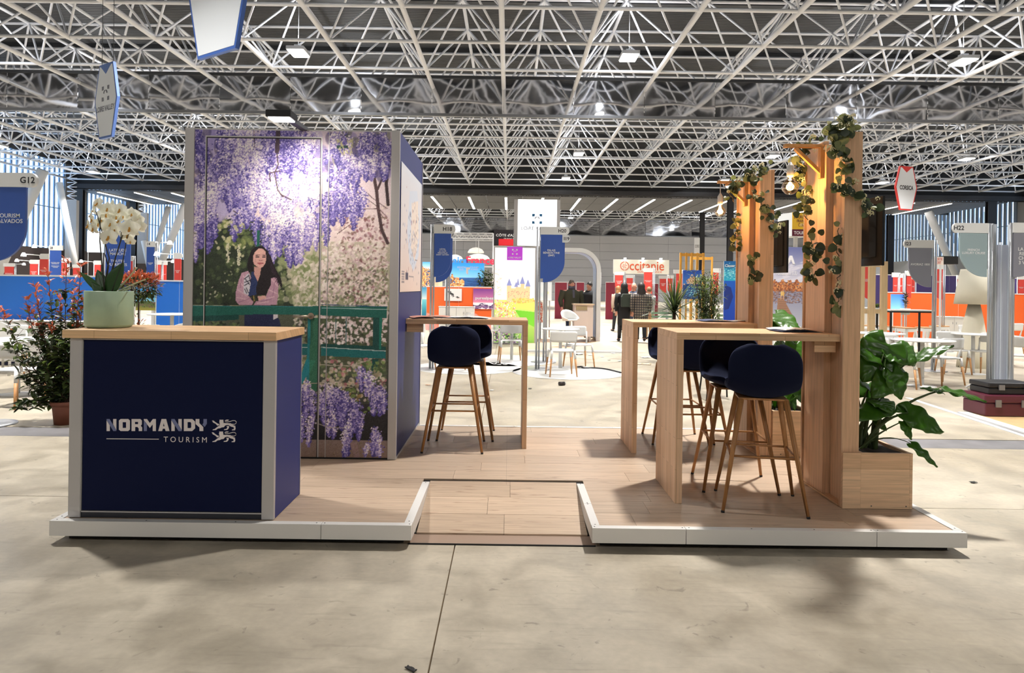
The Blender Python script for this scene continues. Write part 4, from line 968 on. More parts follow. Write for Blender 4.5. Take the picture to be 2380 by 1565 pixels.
# ---- big-leaved plant in the near planter: (leaf base px,py, depth), (tip px,py, depth), width, droop, normal tilt
bp_ = thing('leafy_plant', (0,0,0), label='large dark green elephant-ear plant standing in the nearer planter box', cat='plant')
root = Vector((2.42, 4.68, .46))
LV = [((2078,838), 4.75, (1996,800), 4.62, .34, (.1,-.75,.9)), ((2075,812), 4.7, (2130,838), 4.6, .34, (.2,-.7,.9)), ((2062,800), 4.66, (2010,880), 4.6, .30, (-.2,-1,.5)),
      ((2115,838), 4.7, (2210,797), 4.62, .12, (.1,-.5,1)), ((2055,822), 4.6, (2068,905), 4.55, .10, (.9,-.5,.3)), ((2080,868), 4.58, (2032,918), 4.5, .19, (-.3,-.9,.6)), ((2075,866), 4.56, (2100,925), 4.5, .17, (.2,-1,.5)),
      ((2192,906), 4.6, (2292,925), 4.5, .11, (.1,-.4,1)), ((2190,912), 4.6, (2143,898), 4.6, .07, (.0,-.4,1)), ((2055,945), 4.6, (1993,968), 4.48, .16, (-.1,-.8,.9)), ((2040,930), 4.62, (2072,952), 4.5, .2, (.2,-.8,.8)),
      ((2110,960), 4.55, (2196,1000), 4.5, .19, (.2,-.9,.6)), ((2105,965), 4.56, (2140,952), 4.62, .18, (.2,-.7,.8)), ((2098,980), 4.52, (2122,1020), 4.48, .09, (.3,-.9,.4)), ((2118,1032), 4.5, (2182,1080), 4.42, .10, (.4,-.7,.6)),
      ((2020,900), 4.72, (1994,880), 4.62, .15, (0,-.7,.8)), ((2015,925), 4.74, (2050,890), 4.8, .18, (0,-.8,.6)), ((1990,905), 4.86, (1936,912), 4.75, .09, (-.1,-.6,.9)), ((2035,975), 4.7, (2062,1000), 4.66, .07, (0,-1,.5))]
for i, (a, da, b, db, wd, nn) in enumerate(LV):
    A = at(*a, y=da); B = at(*b, y=db); d = B-A
    big_leaf(A, d, nn, d.length*1.04, wd*1.0, .10, .10, .04, i, heart=.22 if wd > .13 else .1, par=bp_)
for i, (a, da, r_) in enumerate([((2078,838),4.75,.011), ((2115,838),4.7,.010), ((2055,822),4.6,.009), ((2080,868),4.58,.010), ((2192,906),4.6,.010), ((2055,945),4.6,.011), ((2110,960),4.55,.010), ((2098,980),4.52,.006), ((2118,1032),4.5,.004), ((2020,900),4.72,.009), ((2015,925),4.74,.009), ((1990,905),4.86,.007), ((2035,975),4.7,.006)]):
    A = at(*a, y=da); rt = root+Vector((rnd.uniform(-.09,.09), rnd.uniform(-.06,.06), -.02))
    lat = Vector((-(A.x-root.x)*.25, 0, .10 if abs(A.x-root.x) > .2 else .02)) if i != 8 else Vector((0,0,.12))
    curve_stem(rt, A, lat, r_*1.6, r_*.55, STM, bp_)
# ---- the same kind in the farther planter, mostly behind the near tower
b2 = thing('leafy_plant', (0,0,0), label='smaller big-leaved plant in the farther planter, showing between the two towers', cat='plant'); r2 = Vector((2.36, 6.05, .49))
L2 = [((1802,730), 6.3, (1850,762), 6.05, .26, (.1,-.8,.8)), ((1812,760), 6.2, (1798,728), 6.3, .2, (0,-.9,.6)), ((1850,800), 6.1, (1868,850), 5.95, .22, (.2,-1,.4)), ((1832,815), 6.2, (1808,800), 6.1, .2, (-.2,-.8,.7)), ((1842,890), 6.0, (1870,935), 5.95, .14, (.3,-.9,.4)), ((1830,905), 6.0, (1850,950), 5.9, .12, (.2,-.9,.4)), ((1856,780), 6.2, (1830,770), 6.2, .2, (0,-.9,.6))]
for i, (a, da, b, db, wd, nn) in enumerate(L2):
    A = at(*a, y=da); B = at(*b, y=db); d = B-A; big_leaf(A, d, nn, d.length*1.08, wd, .1, .1, .03, 40+i, par=b2)
    curve_stem(r2+Vector((rnd.uniform(-.08,.08), rnd.uniform(-.05,.05), -.02)), A, (0,0,.03), .013, .006, STM, b2)
for k in range(26):
    a = rnd.uniform(0, 6.28); big_leaf(r2+Vector((.1*math.cos(a), .08*math.sin(a), 0)), (math.cos(a)*.5, math.sin(a)*.4, .9), (math.cos(a+PI), math.sin(a+PI), .6), rnd.uniform(.16,.3), .035, .25, .1, .0, k, heart=0, par=b2, nu=4, nv=6)

# ---- foliage helpers for small leaves
def add_leaf(mb, p, d, n, L, W, fold=.15, droop=.2):
    s, d, n = frame(d, n); P = Vector(p)
    mb.add([P, P+d*L*.35+s*W*.5+n*fold*W, P+d*L*.35-n*0.02*L, P+d*L*.35-s*W*.5+n*fold*W, P+d*L*.75+s*W*.38+n*(fold*W*.6-droop*L*.4), P+d*L*.75-n*droop*L*.4, P+d*L*.75-s*W*.38+n*(fold*W*.6-droop*L*.4), P+d*L-n*droop*L],
           [(0,1,2),(0,2,3),(1,4,5,2),(2,5,6,3),(4,7,5),(5,7,6)], False)
def rv(r, z0=-.3, z1=1): return Vector((r.uniform(-1,1), r.uniform(-1,1), r.uniform(z0, z1))).normalized()
PG = leaf_mat('photinia_green', (70,84,50), (120,140,60), .3); PR = leaf_mat('photinia_red', (168,84,58), (210,110,70), .35); PD = leaf_mat('photinia_dark', (44,58,38), None, .3); BR = mat('bark_brown', (82,60,50), .8)
TC = mat('terracotta_brown', (112,62,44), .6, bump=.1)
def shrub(base, stems, label, seed, ball=None):
    r = random.Random(seed); t = thing('potted_shrub', base, label=label, cat='shrub')
    MB().lathe([(0, .0), (.105, 0), (.125, .19), (.125, .2), (.142, .2), (.145, .245), (.133, .245), (.13, .215), (0, .215)], 28).build('plant_pot', TC, t)
    MB().lathe([(.128, .217), (.06, .222), (0, .224)], 16).build('soil', soil, t)
    fg = {0: MB(), 1: MB(), 2: MB()}; sm_ = MB(); nl = 0; me_big = {}
    for (tx, ty, tz, curve, redtop) in stems:
        p0 = Vector((r.uniform(-.04,.04), r.uniform(-.04,.04), .21)); p1 = Vector((tx, ty, tz)); n = 14; pts = []
        for i in range(n+1): u = i/n; pts.append(p0.lerp(p1, u)+Vector((curve*math.sin(PI*u), 0, curve*.6*math.sin(PI*u))))
        sm_.tube(pts, [.008-.006*i/n for i in range(n+1)], 6)
        for i in range(2, n+1):
            u = i/n; cnt = 8 if i < n else 9
            for k in range(cnt):
                q = pts[i]+Vector((r.gauss(0,.012), r.gauss(0,.012), r.gauss(0,.02)))
                if r.random() < .55 and u < .9:
                    tw = rv(r, 0, .8)*r.uniform(.04,.12); sm_.tube([q, q+tw], .0018, 4, caps=False); q = q+tw
                red = u > 1-redtop*(1+r.uniform(-.3,.3))
                d = rv(r, .5 if red else -.3, 1.2 if red else .8); L = r.uniform(.05,.085) if red else r.uniform(.075,.12)
                add_leaf(fg[1 if red else (0 if r.random() < .6 else 2)], q, d, Vector((0,0,1))+rv(r)*.5, L, L*(.34 if red else .42))
    sm_.build('stems', BR, t, fix=False, kind='stuff')
    for k, m_ in ((0, PG), (1, PR), (2, PD)): fg[k].build('foliage', m_, t, fix=False, kind='stuff')
    return t
def X_(px, py, y, b): p = at(px, py, y=y); return p-b
b0 = at(152, 985, z=0); 
def tgt(px, py, dy, c, rt): p = at(px, py, y=b0.y+dy)-b0; return (p.x, dy, p.z, c, rt)
shrub(b0, [tgt(154,612,0,0,.22), tgt(112,640,.05,-.02,.2), tgt(188,620,-.05,.03,.25), tgt(82,672,0,-.03,.22), tgt(60,700,-.05,-.04,.25), tgt(5,722,.05,-.06,.12), tgt(140,700,.1,.0,.25), tgt(172,690,.1,.02,.2), tgt(120,760,-.1,-.03,.1), tgt(96,770,.1,-.02,.1), tgt(28,800,-.1,-.05,.0), tgt(60,880,0,-.05,0), tgt(45,945,-.1,.02,0), tgt(150,800,-.12,.03,0), tgt(178,760,.0,.02,.1), tgt(110,860,-.12,0,0), tgt(85,740,.08,-.02,.2), tgt(165,850,-.14,.0,0), tgt(190,700,.04,.03,.3)],
      'tall red-tipped photinia shrub in a brown pot left of the counter', 3)
# second one: clipped ball on a stem, behind the orchid
b1 = at(318, 985, z=0)
t = thing('potted_shrub', b1, label='red-topped photinia ball tree behind the counter and the orchid', cat='shrub'); r = random.Random(9)
MB().lathe([(0, 0), (.105, 0), (.13, .2), (.142, .2), (.145, .245), (.13, .245), (.13, .21), (0, .21)], 28).build('plant_pot', TC, t)
cz = at(322, 668, y=b1.y).z-b1.z
MB().tube([(0,0,.2), (.01,0,.6), (0,.01,1.0), (0,0,cz-.1)], [.011,.01,.009,.007], 8).build('stem', BR, t, fix=False)
fg = {0: MB(), 1: MB(), 2: MB()}
for i in range(1300):
    d = rv(r, -.8, 1); rad = r.uniform(.09,.2); p = Vector((d.x*rad*1.15, d.y*rad, cz+d.z*rad*.85)); red = d.z > .1+r.gauss(0,.25) and rad > .12
    L = r.uniform(.035,.06); add_leaf(fg[1 if red else r.choice((0,2))], p, d+rv(r)*.6, Vector((0,0,1))+rv(r)*.5, L, L*.4)
for i in range(90):
    p = Vector((r.gauss(0,.02), r.gauss(0,.02), r.uniform(.75, 1.15))); d = rv(r, .2, 1); L = .05; add_leaf(fg[1 if r.random() < .5 else 0], p+d*.03, d, (0,0,1), L, L*.35)
for k, m_ in ((0, PG), (1, PR), (2, PD)): fg[k].build('foliage', m_, t, fix=False, kind='stuff')

# ---- orchid in its pale green pot on the counter
op = at(253, 764, y=4.29); oc = Vector((op.x, 4.29, 1.2372))
t = thing('orchid', oc, label='white orchid in a pale green ceramic pot standing on the counter', cat='plant'); r = random.Random(21)
potm = mat('celadon_glaze', (158,184,158), .4, var=.05, vscale=14)
MB().lathe([(0, 0), (.112, 0), (.128, .006), (.1355, .02), (.1365, .222), (.134, .226), (.128, .226), (.126, .2), (0, .195)], 48).build('plant_pot', potm, t)
MB().lathe([(.126, .198), (.06, .205), (0, .208)], 16).build('bark_mulch', soil, t)
OG = leaf_mat('orchid_leaf', (44,78,34), (80,140,40), .35, .15); SG = mat('orchid_spike', (44,42,30), .5); RG = mat('orchid_root', (170,176,140), .6)
def O(px, py, dy=0): p = at(px, py, y=oc.y+dy)-oc; return p
for i, (a, b, wd, dy, nn, dr) in enumerate([((238,683),(190,628),.055,.0,(.5,-.6,.8),.12), ((246,683),(226,628),.075,.04,(.1,-1,.4),.0), ((250,682),(282,612),.105,-.03,(.0,-1,.25),.05), ((258,683),(262,640),.07,.05,(-.3,-1,.3),.0), ((236,684),(214,655),.05,-.05,(.2,-.8,.6),.2), ((262,683),(290,668),.045,.05,(-.2,-.5,.8),.2)]):
    A = O(*a, dy*.3); B = O(*b, dy); d = B-A; A.z = max(A.z, .205)
    big_leaf(A, d, nn, d.length*1.03, wd, dr, .08, .0, i, m=OG, heart=0, par=t)
for a, b, bl in [((262,682),(318,622),(0,0,-.02)), ((264,684),(338,650),(0,0,.01)), ((266,685),(304,670),(0,0,.0))]: curve_stem(O(*a, 0), O(*b, -.02), bl, .006, .004, RG, t, name='aerial_root')
SP = [[(240,682),(254,600),(240,550),(226,500),(222,490)], [(244,682),(252,620),(243,590),(246,540)], [(247,682),(262,620),(280,560),(284,524)], [(252,682),(268,600),(284,550),(292,528),(310,503)], [(258,684),(285,610),(294,560),(300,540)], [(243,683),(232,560),(233,500),(262,474)]]
for sidx, q in enumerate(SP):
    pts = [O(a, b, .02*math.sin(i+sidx)) for i, (a, b) in enumerate(q)]; fine = []
    for i in range(len(pts)-1):
        for k in range(4): fine.append(pts[i].lerp(pts[i+1], k/4))
    fine.append(pts[-1]); MB().tube(fine, [.0042-.002*i/len(fine) for i in range(len(fine))], 7).build('flower_spike', SG, t, fix=False)
PT_ = leaf_mat('orchid_petal', (246,246,232), (255,255,240), .5, .35); LPm = mat('orchid_lip', (206,150,60), .5)
def petal(mb, ang, L, W, back=0.0):
    ca, sa = math.cos(ang), math.sin(ang)
    def fn(u, v):
        a = u*2-1; w_ = math.sin(PI*(v**.7)*.94+.06)*W/2; x = a*w_; y = v*L; z = .12*L*math.sin(PI*v)-back*v*L-.1*abs(a)*w_
        return (x*ca+y*sa, -z-.002, -x*sa+y*ca)
    mb.grid(fn, 4, 5)
mb = MB()
for a, L, W, bk_ in ((0,.040,.032,.1), (2.2,.040,.030,.15), (-2.2,.040,.030,.15), (1.25,.043,.052,0), (-1.25,.043,.052,0)): petal(mb, a, L, W, bk_)
FLm = mb.mesh('petals', PT_, False)
mb = MB(); mb.ball((0,-.008,-.004), .005, 8, 5).ball((0,-.012,-.009), .0045, 8, 5, (1.2,1,1)).ball((0,-.006,.003), .0035, 8, 5, (1,1,1.2)); LIm = mb.mesh('lip', LPm, False)
for i, (px, py, dy, yaw, pit, sc2) in enumerate([(228,475,0,.5,-.2,.95), (250,487,-.01,-.2,0,.9), (263,478,.03,.6,.4,.55), (280,489,0,.3,.1,1.0), (214,500,.02,1.0,0,.9), (216,512,-.03,.8,.2,.9), (246,500,.03,-.6,.1,.9), (238,512,.05,.4,.1,.8), (207,525,.02,.9,.1,.95), (218,532,-.04,.5,.3,.85), (258,522,0,.2,0,.85), (270,505,.04,-.5,.2,.8), (278,515,0,.7,-.2,.8), (254,553,-.05,.15,0,1.15), (302,532,-.04,-.15,.1,1.15), (305,500,.03,-.7,.1,.95), (320,512,.03,-1.0,.0,.8), (322,528,.02,-.8,.1,.9), (296,548,.02,-.3,.3,.85), (250,528,.04,-.8,0,.8), (288,505,.05,.1,.0,.85), (230,522,.06,.2,.2,.85), (303,562,.0,-.4,.6,.6), (268,536,.05,.3,.1,.8), (220,488,.05,1.2,.1,.8)]):
    p = O(px, py, dy); f = inst('flower', FLm, t, p, (pit, 0, -yaw), sc2*1.35); inst('lip', LIm, f, (0,0,0))
for px, py in ((315,497), (324,502), (332,520), (262,470)): MB().ball(O(px, py, .02), .011, 8, 6, (.8,.8,1.3)).build('flower_bud', PT_, t)

# ---- eucalyptus garlands wound on the towers
EG = leaf_mat('eucalyptus_dark', (48,60,42), (90,110,60), .45, .15); EL = leaf_mat('eucalyptus_light', (120,126,84), (150,160,90), .5, .2); EF = mat('garland_blossom', (226,220,180), .6)
lmb = MB()
def round_leaf(u, v): a = u*2-1; w_ = math.sin(PI*(v*.92+.08)**.8)**.6*.5; return (a*w_, v, .12*abs(a)*w_-.15*v*v)
lmb.grid(round_leaf, 4, 5); ELm1 = lmb.mesh('leaf', EG, False); ELm2 = lmb.mesh('leaf', EL, False)
fmb = MB()
for i in range(16):
    d = rv(random.Random(i), -.6, 1)*.75; fmb.ball(d, .2, 5, 3)
EFm = fmb.mesh('blossom', EF, False)
def garland(label, strands, seed, sc_=1.0):
    r = random.Random(seed); t = thing('garland', (0,0,0), label=label, cat='garland'); vine = MB()
    for y, pts, n in strands:
        P = [at(a, b, y=y) for a, b in pts]; fine = []
        for i in range(len(P)-1):
            for k in range(6): fine.append(P[i].lerp(P[i+1], k/6)+Vector((r.gauss(0,.008), 0, 0)))
        fine.append(P[-1]); vine.tube(fine, .003, 5, caps=False)
        for i in range(n):
            q = fine[int(r.random()*(len(fine)-1))]; u = r.random()
            d = Vector((r.uniform(-1,1), r.uniform(-1,.35), r.uniform(-1,.7))).normalized(); nn = Vector((r.uniform(-.4,.4), -1, r.uniform(-.2,.7)))
            s, d, nn = frame(d, nn); M = Matrix((s, d, nn)).transposed().to_euler()
            q = q+Vector((r.gauss(0,.022), -.012-abs(r.gauss(0,.012)), r.gauss(0,.025)))*sc_
            if u < (.26 if n != 41 else .7): inst('blossom', EFm, t, q, (0,0,r.random()*6), r.uniform(.014,.027)*sc_)
            else: inst('leaf', ELm1 if u < .72 else ELm2, t, q, M, r.uniform(.034,.066)*sc_)
    vine.build('vine', mat('vine_brown', (84,72,48), .7), t, fix=False)
    return t
garland('leafy garland with cream blossoms wound round the nearer slatted tower', [
    (4.44, [(1976,292),(1960,284),(1944,292),(1930,300)], 41),
    (4.42, [(1968,296),(1945,300),(1928,318),(1946,345),(1930,356)], 52), (4.42, [(1944,352),(1955,375),(1962,400),(1948,428),(1972,442),(1995,452)], 46), (4.45, [(2005,455),(2018,470),(2008,495)], 18),
    (4.85, [(1905,338),(1880,340),(1862,360),(1850,385),(1866,408),(1852,432)], 40), (4.72, [(1888,440),(1868,452),(1872,470),(1862,495),(1878,512)], 34), (4.72, [(1888,556),(1885,590),(1876,625),(1882,655)], 34), (4.5, [(1950,530),(1944,570),(1948,620),(1945,660),(1948,700),(1943,732)], 38)], 5)
garland('leafy garland with cream blossoms wound round the farther slatted tower', [
    (5.78, [(1782,392),(1760,392),(1742,402),(1755,420),(1735,418)], 40), (6.1, [(1722,416),(1705,430),(1698,448),(1706,470)], 26), (5.78, [(1748,452),(1770,456),(1772,480),(1788,492),(1780,512),(1806,520),(1795,540)], 46),
    (6.3, [(1718,508),(1710,530),(1716,548),(1700,562),(1714,580)], 30), (5.79, [(1752,598),(1742,620),(1756,634),(1744,655)], 26)], 6)
# ============================================================ the other stands of the fair
wpl = mat('white_plastic', (226,226,224), .4); wlg = mat('chair_leg_wood', (190,140,92), .5, var=.1, vscale=20)
chrome = mat('pole_chrome', (180,182,186), .35, .7); postg = mat('post_silver', (206,214,222), .65)
# ---- white chair with wooden leg ends
def chair_proto():
    t = thing('chair', (0,0,0), label='x', cat='chair', group='white chairs with wooden legs')
    def seat(u, v): a = u*2-1; b = v*2-1; r_ = 1/max(1, (abs(a)**4+abs(b)**4)**.25) if (a or b) else 1; return (a*r_*.215, b*r_*.21, .455-.012*(1-a*a)*(1-b*b))
    s = MB().grid(seat, 10, 10).build('seat', wpl, t, fix=False); md = s.modifiers.new('thick', 'SOLIDIFY'); md.thickness = .022
    def back(u, v): a = u*2-1; c = .0 if abs(a) < .86 else (abs(a)-.86)*.35; return (a*.225, .235-.075*a*a+.02*v, .60+v*.185-c*(v-.5)*.6)
    s = MB().grid(back, 14, 5).build('backrest', wpl, t, fix=False); md = s.modifiers.new('thick', 'SOLIDIFY'); md.thickness = .018
    for sx in (-1, 1):
        MB().tube([(sx*.222, .165, .68), (sx*.215, .14, .56), (sx*.205, .11, .455)], [.017,.015,.018], 8).build('back_post', wpl, t, fix=False)
        for sy in (-1, 1):
            l_ = MB().tube([(sx*.195, sy*.165, .45), (sx*.208, sy*.182, .31)], [.022, .019], 10).build('leg', wpl, t, fix=False)
            MB().tube([(sx*.208, sy*.182, .31), (sx*.235, sy*.215, 0)], [.019, .012], 10).build('leg_end', wlg, l_, fix=False)
    return t
cp = chair_proto(); used_c = [0]
def chair(x, y, rz, label):
    if not used_c[0]: used_c[0] = 1; cp.location = (x, y, 0); cp.rotation_euler = (0,0,rz); cp['label'] = label; return cp
    return dup(cp, (x, y, 0), rz, label)
def chair_px(px, py, rz, label): p = at(px, py, z=0); return chair(p.x, p.y, rz, label)
def round_table(px, py, y, r, label, z=.75):
    p = at(px, py, y=y); t = thing('round_table', (p.x, y, 0), label=label, cat='table', group='white round tables')
    MB().lathe([(0, z-.02), (r-.01, z-.02), (r, z-.014), (r, z-.004), (r-.006, z), (0, z)], 40).build('table_top', wpl, t)
    MB().tube([(0,0,.012), (0,0,z-.02)], .032, 14).build('column_leg', wpl, t); MB().lathe([(0, 0), (.21, 0), (.21, .008), (.05, .02), (0, .02)], 32).build('foot_plate', wpl, t)
    return t
# floor discs
dm_ = mat('disc_vinyl', (226,226,224), .35)
for px, py, r, lb in ((1085, 855, 1.02, 'round white floor disc behind the tower-side bar table, left of the other one'), (1320, 866, 1.0, 'round white floor disc under the chair and table in the aisle'), (1170, 838, 1.1, 'farther round white floor disc behind the two near ones')):
    p = at(px, py, z=0); t = MB().lathe([(0, 0), (r, 0), (r, .006), (0, .006)], 64).build('floor_disc', dm_); t.location = p+Vector((0,0,.0005 if py != 838 else .0065-.006)); tag(t, lb, 'floor disc')
# ---- name totems
SIGNW = mat('sign_white', (226,228,228), .4); SB = mat('sign_blue', (48,84,164), .45); SR = mat('sign_red', (206,66,60), .5); SG1 = mat('sign_grey', (128,130,142), .5); SG2 = mat('sign_grey_green', (146,166,172), .5); SDK = mat('sign_ink', (30,32,40), .5)
def rounded(x0, x1, z0, z1, r, corner, n=10):
    pts = []
    def arc(cx, cz, a0, a1): return [(cx+r*math.cos(a0+(a1-a0)*i/n), cz+r*math.sin(a0+(a1-a0)*i/n)) for i in range(n+1)]
    pts += arc(x0+r, z0+r, PI, 1.5*PI) if 'bl' in corner else [(x0, z0)]
    pts += arc(x1-r, z0+r, 1.5*PI, 2*PI) if 'br' in corner else [(x1, z0)]
    pts += arc(x1-r, z1-r, 0, .5*PI) if 'tr' in corner else [(x1, z1)]
    pts += arc(x0+r, z1-r, .5*PI, PI) if 'tl' in corner else [(x0, z1)]
    return pts
def totem(pa, pb, ha, hb, pole, top, ht, zb, col, lines, code, label, side='r', codepos=None, lamp=False, name='name_totem', d=None, hh=.155, tone=None, group=None):
    """panel between pixels pa..pb, header ha..hb, pole at pixel pole, top edge at pixel row top; ht = real height"""
    ym = top-.0135*((pa+pb)/2-1183); y = d or F*(ht-H)/(668-ym)
    X = lambda q: at(q, 620, y=y).x
    x0, x1, h0, h1, xp = X(pa), X(pb), X(ha), X(hb), X(pole); xc = (x0+x1)/2
    t = thing(name, (xp, y, 0), label=label, cat='sign', group=group); o = xp
    MB().tube([(0,.02,.01), (0,.02,ht)], .021, 10).tube([(.05,.02,.01), (.05,.02,ht)], .016, 8).build('pole', chrome, t)
    MB().lathe([(0,0), (.26,0), (.26,.012), (.2,.016), (0,.016)], 32, c=(0,.02,0)).build('base_plate', chrome, t)
    zt = ht-hh; w_ = x1-x0
    pn = MB().prism([(a-o, b) for a, b in rounded(x0, x1, zb, zt-.002, w_*.97, 'br' if side == 'r' else 'bl', 14)], -.015, .015).build('panel', col, t)
    r_ = hh*.45; hd = MB().prism([(a-o, b) for a, b in rounded(h0, h1, zt, ht, r_, 'brtr' if side == 'r' else 'bltl', 6)], -.018, .018).build('header', SIGNW, t)
    if code: 
        wc = len(code)*hh*.33; cx = (h1-wc*.9 if side == 'r' else h0+wc*.9) if codepos is None else X(codepos)
        text(code, SDK, hd, (cx-o, -.019, zt+hh*.5), h=hh*.45, bold=.02)
    if lines:
        n = lines.count('\n')+1; lh = min(.055*n+.03*(n-1), .5)
        tw_ = w_*(.84 if n < 3 else .76); mx_ = max(len(s) for s in lines.split('\n')); hcap = tw_/mx_*1.45
        cz = zb+(zt-zb)*.58; text(lines, SIGNW, pn, (xc-o, -.0165, cz), h=None, w=tw_*min(1, mx_/8), bold=.012)
    if lamp:
        s = 1 if lamp == 'r' else -1; e = (h1 if s > 0 else h0)-o
        a_ = MB().tube([(e, 0, ht-.05), (e+s*.38, -.05, ht-.02)], .014, 6).build('lamp_arm', SIGNW, t)
        MB().lathe([(.03, .05), (.055, 0), (.07, -.05), (0, -.05)], 10, c=(e+s*.42, -.06, ht-.03)).build('lamp_head', lm, a_)
    return t
totem(1009, 1047.5, 1007.5, 1058, 1002, 522, 2.65, 1.69, SB, 'HÔTEL\nLE CLOS\nDEAUVILLE\nSAINT GATIEN', 'H18', 'blue name totem H18 right beside the mural tower', hh=.165)
totem(1013, 1051, 1011, 1054, 1039, 543, 2.65, 1.60, SB, None, '17', 'blue name totem half hidden behind totem H18', d=13.9, codepos=1050)
totem(1256, 1306, 1255, 1322, 1249, 535, 2.65, 1.69, SB, 'PALAIS\nBÉNÉDICTINE\n(BMF)', 'H20', 'blue name totem H20 standing behind the small round table', d=12.75, hh=.145)
totem(1262, 1312, 1260, 1324, 1266, 553, 2.60, 1.63, SB, None, 'I19', 'blue name totem I19 just behind totem H20', d=14.0, codepos=1316)
totem(-20, 60, -22, 85, -26, 402, 2.65, 1.72, SB, 'TOURISM\nCALVADOS', 'G12', 'large blue name totem G12 cut by the left edge', codepos=64, hh=.15)
totem(2229, 2293, 2212, 2295, 2301, 522, 2.62, 1.78, SG2, 'FRENCH\nLUXURY CRUISE', 'H22', 'pale grey-green name totem H22', side='l', codepos=2226, d=10.75)
totem(2111, 2164, 2099, 2168, 2171, 552, 2.55, 1.63, SG1, 'AVORIAZ 1800', 'I23', 'grey name totem I23 behind the leafy plant', side='l', codepos=2109, d=13.4)
tt = totem(2354, 2440, 2352, 2445, 2351, 521, 2.62, 1.78, SG1, None, None, 'grey name totem cut by the right edge beside the grey divider', side='r', d=10.6)
text('LA I\nRE\nCH\n3 V', SIGNW, tt, (at(2373, 600, y=10.6).x-tt.location.x, -.0175, 2.11), h=.26, bold=.012)
totem(246, 303, 243, 306, 243, 515, 2.65, 1.3, SB, 'LATITUDE\nMANCHE\n\nTOUTES\nPLURIELLES', None, 'blue name totem behind the orchid', side='l', d=13.25)
totem(116, 142, 113, 146, 114, 571, 2.65, 1.4, SB, 'CHATEAU AND\nGARDENS OF\n\nDESTINATION\nTOURISM', '28', 'slim blue name totem between the red ones at the left', lamp='l', side='l')
totem(341, 358, 338, 361, 360, 561, 2.65, 1.4, SB, 'TOURISM\nWEST', '14', 'slim blue name totem right of the orchid', side='l', lamp='r')
reds = [(11,32,8,36,34,612,2.3,'r','lefthand end of the far left row'), (70,88,68,92,89,604,2.3,'l','with an arm lamp, second of the far left row'), (93,112,92,114,94,590,2.3,'l','third of the far left row'), (142,156,141,164,157,600,2.3,None,'fourth of the far left row, beside the slim blue totem'),
  (170,186,168,188,186,615,2.3,None,'fifth of the far left row'), (220,234,217,237,218,606,2.3,'l','left of the orchid stems'), (297,308,295,311,309,595,2.3,None,'behind the orchid flowers'), (361,374,359,376,375,605,2.3,'r','first right of the photinia ball'), (378,387,377,389,377,606,2.3,None,'second right of the photinia ball'), (406,421,404,424,405,588,2.3,'l','next to the mural tower on its left'),
  (1497,1516,1494,1519,1519,623,2.3,None,'tallest in front of the cream board'), (1430,1448,1428,1451,1451,632,2.3,None,'left of the cream board'), (1457,1471,1454,1474,1473,639,2.2,None,'between the two at the cream board'), (1534,1549,1531,1551,1550,641,2.2,None,'under the right end of the cream board'), (1552,1563,1551,1567,1552,640,2.2,None,'small one beside the fan-leaved plant'), (1572,1586,1566,1588,1588,627,2.3,None,'left of the yellow timber frame'), (1659,1670,1656,1672,1671,624,2.3,None,'behind the bamboo'),
  (2006,2021,2004,2024,2022,606,2.3,None,'behind the raw timber posts'), (2076,2086,2073,2090,2089,634,2.2,'r','left one of the small pair at the right'), (2089,2098,2086,2099,2099,636,2.2,None,'right one of the small pair at the right'), (2107,2118,2105,2121,2105,630,2.2,None,'left of the grey totem I23'), (2119,2126,2118,2128,2127,640,2.2,None,'thin one touching the grey totem I23'), (2172,2191,2171,2193,2193,612,2.3,None,'between the two grey totems'), (2226,2234,2224,2240,2225,640,2.2,None,'beside the giant lamp shade'), (2367,2380,2365,2382,2366,640,2.2,None,'at the right edge')]
for i, (a, b, c_, d_, p_, tp0, ht, lp_, wh) in enumerate(reds):
    totem(a, b, c_, d_, p_, tp0, ht, 1.35, SR, 'TOURISME\nHOTEL\nPARC' if i % 2 else 'DESTINATION\nTOURISM', None, 'red name totem, '+wh, side='l' if i % 3 else 'r', lamp=lp_, group='red name totems')
# ---- walls of the other stands
BLU = mat('wall_blue', (38,112,206), .5); ORG = mat('wall_orange', (226,96,34), .55); PUR = mat('wall_purple', (50,38,92), .6); MAR = mat('wall_maroon', (122,24,48), .6)
cabw = mat('cabinet_white', (214,212,208), .45); trimw = mat('trim_light', (226,226,226), .5)
def partition_wall(pa, pb, ptop, y, m, label, zb=0.0, name='stand_wall', step=1.0, th=.06):
    a = at(pa, ptop, y=y); b = at(pb, ptop, y=y); zt = (a.z+b.z)/2
    t = thing(name, (a.x, y, 0), label=label, cat='partition'); x = 0; W = b.x-a.x; n = max(1, round(W/step)); s = W/n
    for i in range(n): Bx((i*s+.004, 0, zb), ((i+1)*s-.004, th, zt)).build('panel', m, t)
    MB().box((0, -.005, zt), (W, th+.005, zt+.03)).build('cap_profile', trimw, t)
    for i in range(n+1): Bx((i*s-.0038, .005, zb), (i*s+.0038, th-.005, zt)).build('joint_profile', trimw, t)
    return t, zt
partition_wall(-60, 252, 643, 12.9, BLU, 'long bright blue stand wall behind the white cupboards at the left', step=2.0)
partition_wall(364, 470, 655, 14.5, BLU, 'short bright blue stand wall just left of the mural tower', step=.5)
partition_wall(990, 1143, 668, 23.8, ORG, 'orange stand wall seen behind the tower-side bar table', step=1.5)
partition_wall(2056, 2400, 683, 22, ORG, 'long orange stand wall at the right', step=2.4)
partition_wall(2020, 2300, 641, 30, PUR, 'dark purple stand wall behind the orange one', step=2)
partition_wall(2340, 2420, 648, 30, mat('curtain_violet', (72,60,120), .7), 'violet stand wall at the right edge', step=.6)
